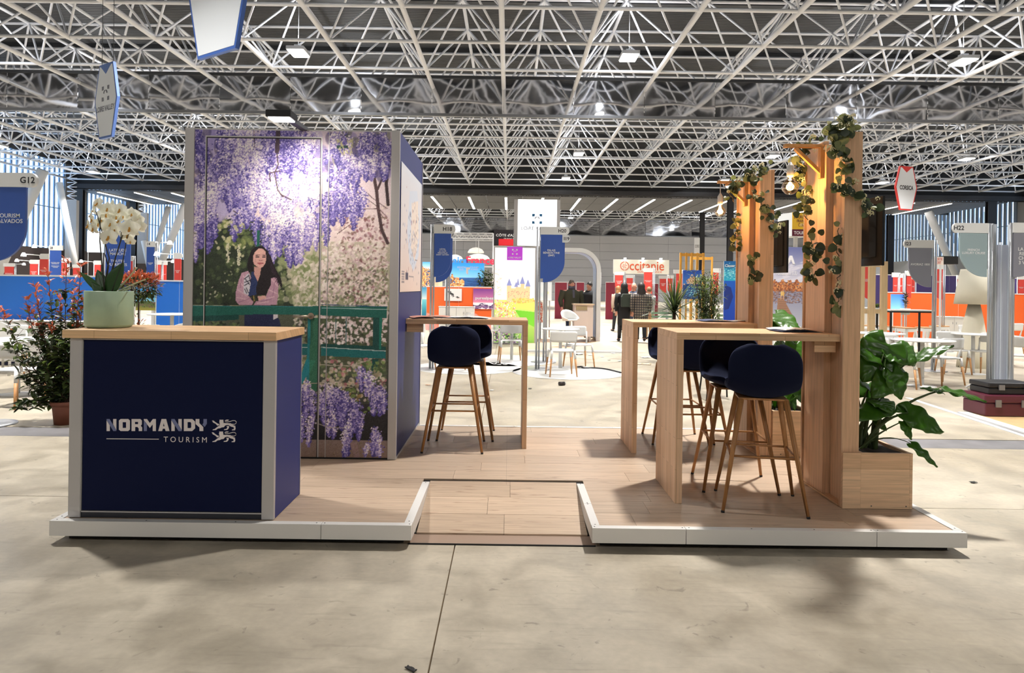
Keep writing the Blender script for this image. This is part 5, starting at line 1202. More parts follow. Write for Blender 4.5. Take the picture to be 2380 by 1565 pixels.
for a, b in ((1290,1318), (1320,1338), (1340,1358), (1408,1430)): partition_wall(a, b, 657, 34, MAR, 'maroon stand wall far down the aisle, '+{1290:'left end',1320:'behind the man in green',1340:'behind the man in black',1408:'right of the arch'}[a], step=1)
partition_wall(1500, 1530, 660, 36, MAR, 'maroon stand wall beyond the visitors in dark coats', step=1)
def cupboards(pa, pb, y, zt, n, label, depth=.42, dark=False):
    a = at(pa, 700, y=y).x; b = at(pb, 700, y=y).x; t = thing('sideboard', (a, y, 0), label=label, cat='cupboard'); W = b-a; s = W/n
    Bx((0, .02, .07), (W, depth, zt-.02)).build('carcass', cabw, t); Bx((-.01, -.005, zt-.02), (W+.01, depth, zt)).build('top', cabw, t)
    Bx((.02, .05, 0), (W-.02, depth-.03, .07)).build('plinth', mat('plinth_navy', (24,32,70), .6), t)
    for i in range(n):
        d_ = Bx((i*s+.004, 0, .075), ((i+1)*s-.004, .018, zt-.025)).build('door', cabw, t, bevel=.001)
        Bx(((i+1)*s-.06 if i % 2 == 0 else i*s+.045, -.012, zt*.72), ((i+1)*s-.045 if i % 2 == 0 else i*s+.06, 0, zt*.80)).build('handle', chrome, d_)
cupboards(-60, 238, 12.3, .80, 7, 'row of low white cupboards along the blue wall')
cupboards(1020, 1102, 22.6, .86, 4, 'white sideboard in front of the orange wall behind the bar table')
cupboards(2192, 2246, 21, .80, 2, 'low white cupboard between the totem and the giant lamp')
cupboards(2000, 2050, 21.3, .9, 2, 'white cupboard behind the raw timber posts')
# ---- chairs and tables
chair_px(37, 944, PI-.25, 'white chair with wooden legs at the left edge beside the photinia')
round_table(42, 797, 9.2, .5, 'white round table behind the photinia shrub at the left edge', z=.74)
chair_px(20, 868, .5, 'white chair on the far side of the table at the left edge')
chair_px(1304, 874, PI+.12, 'white chair standing alone in the aisle in front of a round table')
round_table(1303, 764, 12.9, .36, 'small white round table behind the aisle chair', z=.76)
chair_px(1345, 855, .3, 'white chair right of the small aisle table')
chair_px(1186, 842, PI+.1, 'white chair seen through the tower-side bar table')
round_table(1190, 752, 14.3, .34, 'white round table behind the chair under the garden light box')
chair_px(1088, 866, -.6, 'white chair mostly hidden behind the stools of the tower-side bar table')
chair_px(972, 860, .9, 'white chair just showing beside the mural tower')
def oval_chair(px, py, y, rz, label):
    p = at(px, py, y=y); t = thing('chair', (p.x, y, 0), rz, label=label, cat='chair')
    MB().prism([(.22*math.cos(a*PI/12), .66+.2*math.sin(a*PI/12)) for a in range(24)], .18, .2).build('backrest', wpl, t)
    MB().lathe([(0,.44), (.21,.44), (.22,.455), (.21,.47), (0,.465)], 24).build('seat', wpl, t)
    for sx in (-1, 1): MB().tube([(sx*.2, .2, .62), (sx*.21, .2, .45), (sx*.22, .24, 0)], .02, 8).build('back_leg', wpl, t); MB().tube([(sx*.17, -.15, .45), (sx*.2, -.2, 0)], .018, 8).build('leg', wpl, t)
oval_chair(376, 735, 11.0, PI, 'white chair with oval back near the blue wall, left of the mural tower'); oval_chair(424, 735, 11.4, PI+.5, 'white chair half hidden by the mural tower'); oval_chair(15, 815, 11.2, PI, 'white round-backed chair in front of the cupboards at the left')
round_table(400, 728, 12.0, .4, 'white table between the two oval-backed chairs', z=.98)
round_table(2144, 787, 11.2, .47, 'nearest white round table right of the big-leaved plant', z=.76)
round_table(2262, 776, 13.0, .36, 'white round table in front of the giant lamp', z=.76)
round_table(2046, 775, 12.8, .42, 'white round table just right of the nearer slatted tower', z=.765)
for px, py, rz, lb in ((2190, 893, PI+.25, 'white chair in front of the nearest round table at the right'), (2215, 868, -.2, 'white chair between the two round tables at the right'), (2100, 900, .9, 'white chair left of the nearest round table, behind the leaves'), (2290, 872, -1.2, 'white chair turned side-on against the grey divider'), (2372, 885, PI-.4, 'white chair at the right edge behind the divider'), (2350, 850, .2, 'farther white chair at the right edge'), (2040, 880, PI-.1, 'white chair hidden behind the big leaves near the tower'), (2030, 852, .2, 'white chair beyond the leftmost right-hand table'), (2012, 838, .6, 'white chair far left of the right-hand seating'), (2344, 822, PI, 'white chair in front of the orange wall at the right edge'), (2262, 836, 0, 'white chair behind the table at the giant lamp')): chair_px(px, py, rz, lb)
# high tables of black tube, stools, small plants
def high_table(pa, pb, ptop, y, label, dep=.6):
    a = at(pa, ptop, y=y); b = at(pb, ptop, y=y); z = (a.z+b.z)/2; W = b.x-a.x; t = thing('high_table', (a.x, y, 0), label=label, cat='high table')
    Bx((0, 0, z-.025), (W, dep, z)).build('table_top', wpl, t)
    fr = MB()
    for x in (0, W-.035):
        for yy in (0, dep-.035): Bx((x, yy, 0), (x+.035, yy+.035, z-.06)).build('leg', blk, t)
    MB().box((0,0,z-.06), (W,.035,z-.025)).box((0,dep-.035,z-.06), (W,dep,z-.025)).box((0,.035,z-.06), (.035,dep-.035,z-.025)).box((W-.035,.035,z-.06), (W,dep-.035,z-.025)).build('top_frame', blk, t)
    return a.x, z
high_table(1985, 2057, 716, 15.2, 'black-framed high table behind the raw timber posts'); high_table(2070, 2176, 721, 15.0, 'black-framed high table left of the grey totem I23')
def low_stool(px, py, rz, label):
    p = at(px, py, z=0); t = thing('metal_stool', p, rz, label=label, cat='stool')
    Bx((-.17,-.17,.64), (.17,.17,.665)).build('seat', wlg, t, bevel=.01)
    for sx in (-1,1):
        for sy in (-1,1): MB().bar((sx*.14, sy*.14, .64), (sx*.22, sy*.22, 0), .05, .03).build('leg', wpl, t)
    MB().box((-.16,-.16,.56), (.16,.16,.64)).build('skirt', wpl, t)
for px, py, rz, lb in ((2078,820,0,'white metal stool with wooden seat at the left of the black high table'), (2105,824,.2,'white metal stool in the middle of the black high table'), (2150,822,.1,'white metal stool at the right of the black high table'), (2182,816,.3,'white metal stool beyond the pole of totem I23'), (2022,815,0,'white metal stool under the farther black high table')): low_stool(px, py, rz, lb)
def pot_plant(px, py, y, z, label, kind, s=1.0):
    p = at(px, py, y=y); t = thing('potted_plant', (p.x, y, z), label=label, cat='plant'); r = random.Random(px)
    MB().lathe([(0,0), (.07*s,0), (.085*s,.11*s), (.078*s,.11*s), (.07*s,.1*s), (0,.1*s)], 18).build('plant_pot', wpl, t)
    mb = MB()
    if kind == 'bush':
        for i in range(70): d = rv(r, .1, 1); add_leaf(mb, (d.x*.02, d.y*.02, .12*s), d, (0,0,1), .13*s, .04*s, droop=.5)
    else:
        mb.tube([(0,0,.1*s), (.01,0,.34*s)], .004, 5)
        for i in range(60): d = rv(r, -.1, .8); add_leaf(mb, (0,0,.12*s+r.random()*.24*s), d, (0,0,1), .1*s, .02*s, droop=.2)
    mb.build('foliage', PG if kind == 'bush' else PD, t, fix=False, kind='stuff')
pot_plant(2035, 716, 15.4, 1.065, 'small leafy plant in a white pot on the farther high table', 'bush'); pot_plant(2104, 720, 15.3, 1.03, 'upright feathery plant in a white pot on the black high table', 'fern', 1.25)
# raw timber posts
rw = wood('raw_pine', (232,208,166), (220,190,146), 'z', stave=1, length=9, grain=.12)
def timber_frame(label, posts, y, zt, beam, m, w_=.09, name='timber_frame'):
    t = thing(name, (0,0,0), label=label, cat='timber frame'); xs = []
    for px, dy in posts: x = at(px, 650, y=y+dy).x; xs.append((x, y+dy)); Bx((x-w_/2, y+dy, 0), (x+w_/2, y+dy+.06, zt)).build('post', m, t)
    for z in beam:
        for (xa, ya), (xb, yb) in zip(xs, xs[1:]):
            MB().bar((xa+w_/2, ya+.03, z), (xb-w_/2, yb+.03, z), .04, .09).build('rail', m, t)
timber_frame('raw pine timber frame right of the nearer slatted tower', [(2003,0),(2028,.0),(2056,.0)], 14.0, 2.15, (1.13, 2.08), rw, .13)
yp = wood('yellow_pine', (220,164,72), (204,146,58), 'z', stave=1, length=9, grain=.15)
timber_frame('yellow timber frame with upright slats behind the fan-leaved plant', [(1582,0),(1595,.0),(1608,.0),(1621,.0),(1635,.0)], 20.5, 2.62, (2.56,), yp, .055)
timber_frame('rear row of the yellow timber frame', [(1606,0),(1620,.0),(1634,0),(1655,.0)], 22.3, 2.60, (2.54,), yp, .05)
# giant floor lamp
gp = at(2262, 850, y=14.2); gm = mat('giant_lamp_cream', (232,226,206), .6)
t = thing('floor_lamp', (gp.x, 14.2, 0), label='oversized cream floor lamp with a flared trunk and wide shade', cat='floor lamp')
MB().lathe([(0,0), (.30,0), (.27,.35), (.17,1.0), (.105,1.32), (0,1.33)], 32).build('trunk', gm, t); MB().lathe([(.36,1.30), (.32,1.6), (.245,2.02), (.235,2.02), (.31,1.6), (.35,1.30)], 36).build('shade', gm, t)
# grey divider with aluminium posts
t = thing('divider', (0,0,0), label='narrow grey divider between two aluminium posts at the right', cat='partition')
ya = 10.9; xa = at(2308, 700, y=ya).x; xb = at(2347, 700, y=ya).x; dg_ = mat('divider_grey', (172,178,192), .6)
Bx((xa+.03, ya+.02, .12), ((xa+xb)/2-.006, ya+.06, 2.30)).build('panel', dg_, t); Bx(((xa+xb)/2+.006, ya+.02, .12), (xb-.03, ya+.06, 2.30)).build('panel', dg_, t); Bx(((xa+xb)/2-.006, ya+.01, .12), ((xa+xb)/2+.006, ya+.065, 2.34)).build('joint_profile', postg, t)
for x in (xa-.01, xb+.01):
    mb = MB(); mb.box((x-.035, ya-.03, .01), (x+.035, ya+.04, 2.62))
    for k in (-.018, 0, .018): mb.box((x+k-.003, ya-.036, .01), (x+k+.003, ya-.029, 2.62))
    mb.build('post', postg, t); Bx((x-.1, ya-.1, 0), (x+.1, ya+.1, .01)).build('foot_plate', postg, t)
tb_ = thing('roll', (0,0,0), label='pale rolled tube lying at the foot of the grey divider', cat='tube'); MB().tube([at(2285,893,z=.06), at(2362,908,z=.06)], .06, 12).build('tube', trimw, tb_)
# tool cases
def case(a, b, y, z0, z1, dep, m, label, lid):
    x0 = at(a, 950, y=y).x; x1 = at(b, 950, y=y).x; t = thing('tool_case', (x0, y, z0), label=label, cat='tool case'); h = z1-z0; W = x1-x0
    Bx((0,0,0), (W,dep,h*lid)).build('body', m, t, bevel=.012); l_ = Bx((-.008,-.008,h*lid+.003), (W+.008,dep+.008,h)).build('lid', m, t, bevel=.015)
    for k in (.2, .75): Bx((W*k, -.022, h*lid*.7), (W*k+.07, -.008, h*lid+.04)).build('latch', mat('latch_grey', (130,130,132), .4, .5), t)
case(2290, 2400, 8.45, .015, .275, .42, mat('case_maroon', (84,28,44), .4), 'maroon tool case on the boards at the right edge, lowest', .62)
case(2298, 2405, 8.5, .277, .42, .36, mat('case_black', (26,26,30), .4), 'black tool case lying on top of the maroon one', .55)
# corner of another stand's floor with white edge strip at the right
t = thing('neighbour_platform', (0,0,0), label='corner of a neighbouring low platform with white edge strip at the right', cat='platform')
q0 = at(2238, 960, z=.012); q1 = at(2400, 1010, z=.012); ea = (q1-q0); MB().prism([(q0.x+.1, q0.y), (q1.x+.1, q1.y), (q1.x+3, q1.y), (q1.x+3, q0.y+.0)], .0, .01, 'z').build('boards', mat('board_tan', (196,164,120), .5, var=.1), t)
MB().bar(q0+Vector((0,0,.003)), q1+Vector((0,0,.003)), .13, .02).build('edge_strip', trimw, t)
t = thing('cable_cover', (0,0,0), label='thin pale cable cover strip across the concrete at the right', cat='cable cover'); MB().bar(at(2110,925,z=.003), at(2400,1020,z=.003), .07, .006).build('strip', trimw, t)
# ---- the garden light box with the white logo cube above it
def lightbox(pa, pb, ptop, pbot, y, img, label, side=.35, es=.8, name='light_box'):
    a = at(pa, ptop, y=y); b = at(pb, pbot, y=y); t = thing(name, (a.x, y, 0), label=label, cat='light box'); W = b.x-a.x; z0 = max(b.z, .0); z1 = a.z
    Bx((0, .012, z0), (W, side, z1)).build('casing', alu, t); f = MB()
    for q in (((-.01,-.005,z0), (.02,.012,z1)), ((W-.02,-.005,z0), (W+.01,.012,z1)), ((.02,-.005,z1-.03), (W-.02,.012,z1)), ((.02,-.005,z0), (W-.02,.012,z0+.03))): f.box(*q)
    f.build('frame', alu, t)
    print_panel('lit_print', img, W-.04, z1-z0-.06, t, (.02, 0, z0+.03), m=print_mat('lit_print_colour_%d' % int(es*10), .4, es))
    return t, W, z0, z1
g_ = Canvas(130, 300, (250,250,252)); R_ = random.Random(4)
g_.vgrad(0, 150, (250,250,252), (252,244,232)); g_.vgrad(165, 300, (210,226,120), (120,170,70))
for x, y, w_, h in ((46,128,60,44), (40,120,14,50), (84,114,12,50), (100,122,14,44), (68,124,20,40)): g_.poly([(x,y),(x+w_,y),(x+w_,y+h),(x,y+h)], (226,196,150))
for x, y, w_, h in ((38,120,18,24), (80,114,18,26), (98,122,18,24), (62,124,14,18), (70,118,10,24)): g_.poly([(x,y),(x+w_,y),(x+w_/2,y-h)], (136,142,190))
for i in range(60): g_.ell(R_.uniform(42,112), R_.uniform(135,165), 1.2, 2, (190,160,130))
for i in range(500): 
    x = R_.uniform(0,70); y = R_.uniform(165,240)+x*.1; g_.ell(x, y, R_.uniform(1,3), R_.uniform(1,3), R_.choice([(244,210,120),(230,170,180),(190,200,90),(250,240,220),(210,120,110)]))
for i in range(90): g_.ell(R_.uniform(60,128), R_.uniform(160,180), R_.uniform(2,5), R_.uniform(2,4), R_.choice([(220,170,90),(190,190,90),(240,200,120)]))
g_.poly([(60,178),(130,172),(130,196),(70,190)], (240,244,110)); g_.poly([(66,196),(130,202),(130,250),(90,230)], (110,190,50))
for i in range(420): g_.ell(R_.uniform(0,80), R_.uniform(240,300), R_.uniform(1.2,3.4), R_.uniform(1.2,3), R_.choice([(90,60,110),(60,100,50),(150,80,130),(40,60,50),(200,180,190),(120,160,90)]))
for i in range(60): g_.ell(R_.uniform(0,22), R_.uniform(60,150), R_.uniform(1,4), 1.2, (214,180,150), R_.uniform(-.6,.6), .6)
lbx, W_, z0_, z1_ = lightbox(1149, 1243, 573, 800, 18.4, g_.a, 'tall glowing light box with a castle garden picture', es=.7)
vm = mat('logo_violet', (170,60,190), .5, emit=(170,60,190), es=.5)
def four_corner_logo(c, s, m, par, y, ring=None):
    for sx in (-1,1):
        for sz in (-1,1): MB().prism([(c[0]+sx*s, c[1]+sz*s), (c[0]+sx*s*.45, c[1]+sz*s), (c[0]+sx*s*.5, c[1]+sz*s*.5), (c[0]+sx*s, c[1]+sz*s*.45)], y-.001, y).build('logo_mark', m, par)
    mb = MB(); mb.tube([(c[0]+.42*s*math.cos(a*PI/8), y, c[1]+.0*s+.42*s*math.sin(a*PI/8)) for a in range(9)], s*.09, 5); mb.build('logo_mark', ring or m, par)
x_ = at(1178.5, 590, y=18.4).x-lbx.location.x; w2 = 36/F*18.4; zb_ = at(1190, 605, y=18.4).z
Bx((x_, -.012, zb_), (x_+w2, -.006, z1_)).build('logo_plate', vm, lbx); four_corner_logo((x_+w2/2, (zb_+z1_)/2+.04), .075, SIGNW, lbx, -.013); text('LOIRE VALLEY', SIGNW, lbx, (x_+w2/2, -.014, zb_+.07), w=w2*.86, h=.045, bold=.02)
x0 = at(1195, 500, y=18.6).x; x1 = at(1302, 500, y=18.6).x; zt_ = at(1250, 464, y=18.6).z; zb_ = at(1250, 572.5, y=18.6).z
t = thing('logo_cube', (x0, 18.6, 0), label='big white glowing logo cube raised above the garden light box', cat='light box')
gl_w = mat('cube_glow', (255,255,255), .5, emit=(255,255,255), es=1.3)
Bx((0, .01, zb_), (x1-x0, .5, zt_)).build('casing', alu, t); Bx((.10, 0, zb_+.01), (x1-x0-.09, .01, zt_)).build('lit_face', gl_w, t); Bx((.3, .3, 0), (.4, .4, zb_)).build('support_post', postg, t); Bx(((x1-x0)-.4, .3, 0), ((x1-x0)-.3, .4, zb_)).build('support_post', postg, t)
lgg = mat('logo_grey_soft', (120,124,136), .5); lbb = mat('logo_teal', (40,110,160), .5); cx_ = (x1-x0)/2
four_corner_logo((cx_, at(1248, 509, y=18.6).z), .135, lbb, t, -.002, lgg); text('LOiRE VALLEY', lgg, t, (cx_, -.003, at(1248, 531, y=18.6).z), w=73/F*18.6, h=.09)
# ---- other graphics
def poster(pa, pb, ptop, pbot, y, img, label, es=None, legs=True, th=.03, cat='poster', name='poster'):
    a = at(pa, ptop, y=y); b = at(pb, pbot, y=y); t = thing(name, (a.x, y, 0), label=label, cat=cat); W = b.x-a.x; z0, z1 = b.z, a.z
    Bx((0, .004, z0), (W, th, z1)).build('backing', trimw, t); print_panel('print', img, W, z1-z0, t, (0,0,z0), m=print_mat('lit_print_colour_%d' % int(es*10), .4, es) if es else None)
    if legs and z0 > .02:
        for x in (.04, W-.08): Bx((x, .006, 0), (x+.04, th-.002, z0)).build('leg', trimw, t)
    return t, W, z0, z1
def sea(w, h, hor, seed=1, c0=(40,140,220), c1=(140,205,240), rock=True):
    c = Canvas(w, h); r = random.Random(seed); c.vgrad(0, h*hor, c0, c1); c.vgrad(h*hor, h, (40,90,150), (26,60,110))
    for i in range(60): y = r.uniform(h*hor, h); c.line([(r.uniform(0,w), y), (r.uniform(0,w)*.2+w*.5, y)], .7, (60,110,170), .4)
    if rock:
        for i in range(160):
            t = r.random(); x = t*w*.42; top = h*(hor-.16+.3*t+.06*math.sin(x*.4)); y = r.uniform(top, h); c.ell(x, y, r.uniform(1.5,4), r.uniform(1.2,3), r.choice([(222,160,90),(200,130,70),(240,190,120),(150,100,60),(236,210,170)]))
    return c
c = sea(110, 85, .62); t, W, z0, z1 = poster(1043, 1125, 611, 668, 25.5, c.a, 'blue coast billboard with rocks above the orange wall', es=.7)
text('RÉGION\nSUD', SIGNW, t, (W*.36, -.004, z1-(z1-z0)*.22), h=.16, bold=.01); text('TOURISM\nBOARD', SIGNW, t, (W*.72, -.004, z1-(z1-z0)*.22), h=.13, bold=.01)
MB().prism([(W*.49, z1-.16), (W*.6, z1-.16), (W*.6, z1-.24), (W*.55, z1-.24), (W*.55, z1-.44), (W*.49, z1-.38)], -.005, -.001).build('logo_mark', SIGNW, t)
c = Canvas(40, 120, (90,180,210)); c.vgrad(0, 50, (60,150,200), (230,240,240)); c.vgrad(50, 120, (120,210,220), (20,110,140)); poster(981, 991, 668, 735, 22.5, c.a, 'narrow turquoise lake poster beside the tower')
c = sea(60, 80, .3, 5, (90,180,230), (230,240,250)); 
for i in range(200): c.ell(rnd.uniform(0,60), rnd.uniform(20,80), rnd.uniform(1,4), rnd.uniform(1,3), rnd.choice([(226,170,100),(200,140,80),(240,200,140),(160,110,60)]))
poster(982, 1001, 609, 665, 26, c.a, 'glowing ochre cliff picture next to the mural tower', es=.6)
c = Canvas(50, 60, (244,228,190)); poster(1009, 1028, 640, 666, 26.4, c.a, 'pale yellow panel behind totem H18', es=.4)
c = Canvas(80, 60, (236,234,232)); r = random.Random(2)
for i in range(70): a = r.uniform(0,1); c.ell(20+a*22+r.gauss(0,2), 14+a*20+r.gauss(0,3), r.uniform(1,4), 1.4, (50,52,54))
for i in range(16): c.ell(60+r.gauss(0,4), 42+r.gauss(0,2), 2.4, 1.3, (60,62,60))
c.line([(56,46),(72,46)], 1.5, (200,140,110)); poster(1033, 1073, 671, 700, 23.772, c.a, 'white poster with dark tree drawing on the orange wall', legs=False)
c = Canvas(80, 110); c.vgrad(0, 75, (122,60,140), (224,140,170)); r = random.Random(3)
for i in range(260): x = r.uniform(0,80); c.ell(x, 84+8*math.sin(x*.12)+r.uniform(0,26), r.uniform(2,4), r.uniform(1,2.5), r.choice([(60,44,90),(90,60,110),(110,80,130),(150,110,160)]))
t, W, z0, z1 = poster(1100, 1146, 671, 719, 23.772, c.a, 'purple mountain poster with white lettering on the orange wall', legs=False); text('purealpes', SIGNW, t, (W*.56, -.004, z0+(z1-z0)*.52), w=W*.9, h=.13, bold=.02)
# france lettering sign
t = thing('letter_sign', at(1048, 606, y=29), label='blue and red france lettering above the coast billboard', cat='sign')
text('aire', mat('letter_blue', (50,140,226), .5, emit=(50,140,226), es=.4), t, (.4, 0, 0), h=.3, bold=.03); text('France', mat('letter_red', (226,50,80), .5, emit=(226,50,80), es=.4), t, (1.25, 0, .02), h=.34, bold=.03)
MB().bar((-.3,0,-.24), (2.0,0,-.24), .05, .05).build('rail', trimw, t); MB().tube([(-.2,0,-.24), (-.2,0,-t.location.z)], .03, 6).tube([(1.9,0,-.24), (1.9,0,-t.location.z)], .03, 6).build('support_post', trimw, t)
for px, py, r_, lb in ((1112, 598, .48, 'white dome shade above the red lettering'), (1106, 583, .36, 'flat white shade above the dome shade'), (1058, 600, .34, 'white dome shade above the blue lettering')):
    p = at(px, py, y={1112:30, 1106:31.2, 1058:30}[px]); t = thing('dome_shade', p, label=lb, cat='pendant lamp'); MB().lathe([(r_*1.02, -.1), (r_, -.04), (r_*.8, .06), (r_*.4, .13), (.04, .15), (.0, .15)], 28).build('shade', mat('shade_glow', (240,238,230), .5, emit=(255,250,235), es=.35), t); MB().tube([(0,0,.14), (0,0,3.62-p.z)], .012, 5).build('cord', trimw, t)
t = thing('lighting_truss', (0,0,0), label='white lighting truss the dome shades hang from', cat='truss')
xa, xb = at(1040, 570, y=30).x, at(1146, 570, y=30).x
for y_ in (30, 31.2):
    for z_ in (3.62, 3.86): MB().tube([(xa, y_, z_), (xb, y_, z_)], .025, 6).build('chord', trimw, t)
    mb = MB()
    for k in range(12): mb.tube([(xa+(xb-xa)*k/12, y_, 3.62 if k % 2 else 3.86), (xa+(xb-xa)*(k+1)/12, y_, 3.86 if k % 2 else 3.62)], .014, 5)
    mb.build('lattice', trimw, t)
    for x_ in (xa, xb): MB().tube([(x_, y_, 0), (x_, y_, 3.86)], .03, 6).build('upright', trimw, t)
# box cote d'azur
t, W, z0, z1 = poster(1148, 1193, 534, 572, 24, Canvas(40, 34, (26,20,28)).a, 'dark sign box with red cabin left of the logo cube', th=.3, cat='sign', name='sign_box')
text("CÔTE d'AZUR", SIGNW, t, (W*.74, -.004, z1-.18), h=.11, bold=.02, w=.86); text('FRANCE', SIGNW, t, (W*.78, -.004, z1-.31), h=.055, w=.36); Bx((W*.25, -.008, z0+.01), (W, -.003, z0+.24)).build('red_cabin', mat('cabin_red', (200,30,40), .5, emit=(200,30,40), es=.3), t)
# occitanie board
occ = Canvas(130, 38, (244,240,224)); t, W, z0, z1 = poster(1426, 1555, 603, 638, 40, occ.a, 'cream sign board with red lettering far down the aisle', th=.12, cat='sign', name='sign_board')
oc_ = mat('letter_orange', (222,96,60), .5); text('ccitanie', oc_, t, (W*.60, -.004, z0+(z1-z0)*.56), w=W*.62, h=.52, bold=.01); text('Sud de France', oc_, t, (W*.65, -.004, z0+(z1-z0)*.18), w=W*.44, h=.16)
mb = MB(); cx_, cz_, rr_ = W*.2, z0+(z1-z0)*.55, .24; mb.tube([(cx_+rr_*math.cos(a*PI/14), -.01, cz_+rr_*math.sin(a*PI/14)) for a in range(29)], .022, 5); 
for a in range(6): mb.tube([(cx_+.04*math.cos(a), -.01, cz_+.04*math.sin(a)), (cx_+.16*math.cos(a+.3), -.01, cz_+.16*math.sin(a+.3))], .012, 4)
mb.build('logo_mark', oc_, t)
for k in (.2, .52, .84): Bx((W*k-.05, -.25, z1+.03), (W*k+.05, 0, z1+.09)).build('lamp_head', lm, t)
# arch of the blue and white stand
t = thing('arch', (0,0,0), label='white arch with a blue gradient inside, standing in the aisle', cat='arch'); ya = 19.25; dep = .85
xR = at(1396, 700, y=ya).x; xL = xR-2.0; zT = at(1370, 577, y=ya).z; rO = .62; th = .12
def arc_pts(o):
    pts = [(xL+o, .0)]; r = rO-o
    pts += [(xL+rO-r*math.cos(a*PI/20), zT-rO+r*math.sin(a*PI/20)) for a in range(11)]
    pts += [(xR-rO+r*math.sin(a*PI/20), zT-rO+r*math.cos(a*PI/20)) for a in range(11)] + [(xR-o, .0)]
    return pts
O_, I_ = arc_pts(0), arc_pts(th); n = len(O_); vs = []; fs = []
for (a, b), (c_, d_) in zip(O_, I_): vs += [(a, ya, b), (c_, ya, d_), (c_, ya+dep, d_), (a, ya+dep, b)]
for i in range(n-1):
    for k in range(4): 
        if k != 1: fs.append((i*4+k, i*4+(k+1) % 4, (i+1)*4+(k+1) % 4, (i+1)*4+k))
fs += [(0,1,2,3), tuple((n-1)*4+k for k in (3,2,1,0))]
MB().add(vs, fs).build('arch_shell', SIGNW, t)
gm_ = bpy.data.materials.new('blue_gradient'); gm_.use_nodes = True; nt = gm_.node_tree; p = nt.nodes['Principled BSDF']; g = nt.nodes.new('ShaderNodeNewGeometry'); s_ = nt.nodes.new('ShaderNodeSeparateXYZ'); r_ = nt.nodes.new('ShaderNodeValToRGB'); m_ = nt.nodes.new('ShaderNodeMapRange'); m_.inputs[2].default_value = 2.6
nt.links.new(g.outputs['Position'], s_.inputs[0]); nt.links.new(s_.outputs[2], m_.inputs[0]); nt.links.new(m_.outputs[0], r_.inputs[0]); nt.links.new(r_.outputs[0], p.inputs['Base Color'])
r_.color_ramp.elements[0].color = (*lin((80,140,205)), 1); r_.color_ramp.elements[1].color = (*lin((176,196,240)), 1); e = r_.color_ramp.elements.new(.5); e.color = (*lin((205,225,240)), 1)
vs = []; fs = []
for a, b in arc_pts(th+.004): vs += [(a, ya+.05, max(b, .14)), (a, ya+dep-.05, max(b, .14))]
for i in range(n-1): fs.append((i*2, i*2+1, i*2+3, i*2+2))
MB().add(vs, fs).build('inner_lining', gm_, t, fix=False)
# its platform, counter, chair
t = thing('arch_platform', (0,0,0), label='low wooden platform with white edge under the arch stand', cat='platform'); q = [at(1238,816,z=.06), at(1441,812,z=.06)]
xa_, xb_, y0_, y1_ = at(1225, 816, z=.04).x, at(1438, 812, z=.04).x, at(1300, 815, z=.04).y, 21.5
Bx((xa_, y0_, 0), (xb_, y1_, .04)).build('boards', mat('board_light', (214,178,146), .45, var=.1), t); Bx((xa_, y0_-.08, 0), (xb_, y0_, .045)).build('edge_strip', trimw, t); Bx((xb_, y0_-.08, 0), (xb_+.08, y1_, .045)).build('edge_strip', trimw, t)
def desk(pa, pb, y, zt, label, m=None, dep=.5, z0=.05):
    a = at(pa, 720, y=y).x; b = at(pb, 720, y=y).x; t = thing('reception_desk', (a, y, z0), label=label, cat='desk'); W = b-a; zt -= z0
    for x in (.05, W-.1): Bx((x, .05, 0), (x+.05, dep-.05, .14)).build('leg', chrome, t)
    m = m or mat('desk_pale', (228,216,208), .45); Bx((0, .02, .14), (W, dep, zt-.03)).build('body', m, t); Bx((.01, 0, .16), (W*.72, .02, zt-.2)).build('door', m, t, bevel=.002); Bx((-.03, -.03, zt-.03), (W+.03, dep+.03, zt)).build('counter_top', mat('desk_top', (226,200,170), .5), t); Bx((.05, .0, zt-.17), (W*.68, .02, zt-.06)).build('shelf_shade_strip', mat('shelf_shadow', (150,140,110), .6), t)  # shelf opening is a flat strip with its shade in the colour
desk(1335, 1379, 18.9, 1.09, 'pale pink reception desk inside the arch')
p = at(1324, 790, y=17.6); t = thing('swivel_chair', (p.x, 17.6, .045), .5, label='white swivel bar chair with an open back inside the arch stand', cat='chair')
def sw_fn(u, v):
    a = u*PI*1.5-PI*.25; return ((.20+.05*v)*math.cos(a), (.2+.04*v)*math.sin(a)*.9, .66+v*.26*(.35+.65*math.sin(a)) if math.sin(a) > 0 else .66+v*.26*.35*(1+math.sin(a)))
s = MB().grid(sw_fn, 20, 4).build('backrest', wpl, t, fix=False); md = s.modifiers.new('thick', 'SOLIDIFY'); md.thickness = .02
MB().lathe([(0,.64), (.19,.64), (.2,.66), (.19,.675), (0,.67)], 24).build('seat', wpl, t); MB().tube([(0,0,.02), (0,0,.64)], .025, 10).build('pedestal', chrome, t); MB().lathe([(0,0), (.2,0), (.2,.01), (.04,.03), (0,.03)], 24).build('foot_plate', chrome, t)
# pale light panel and orange fretwork beside the poles
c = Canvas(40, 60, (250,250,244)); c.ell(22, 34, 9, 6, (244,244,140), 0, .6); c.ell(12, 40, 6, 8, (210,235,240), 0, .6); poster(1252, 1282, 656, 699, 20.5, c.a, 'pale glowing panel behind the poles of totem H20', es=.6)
c = Canvas(30, 90, (226,92,56)); r = random.Random(8)
for i in range(60): c.ell(r.uniform(0,30), r.uniform(0,90), r.uniform(1.5,3.5), r.uniform(2,5), (250,226,214), r.uniform(0,3))
poster(1251, 1261, 702, 750, 19.8, c.a, 'small orange coral-pattern panel behind totem H20')
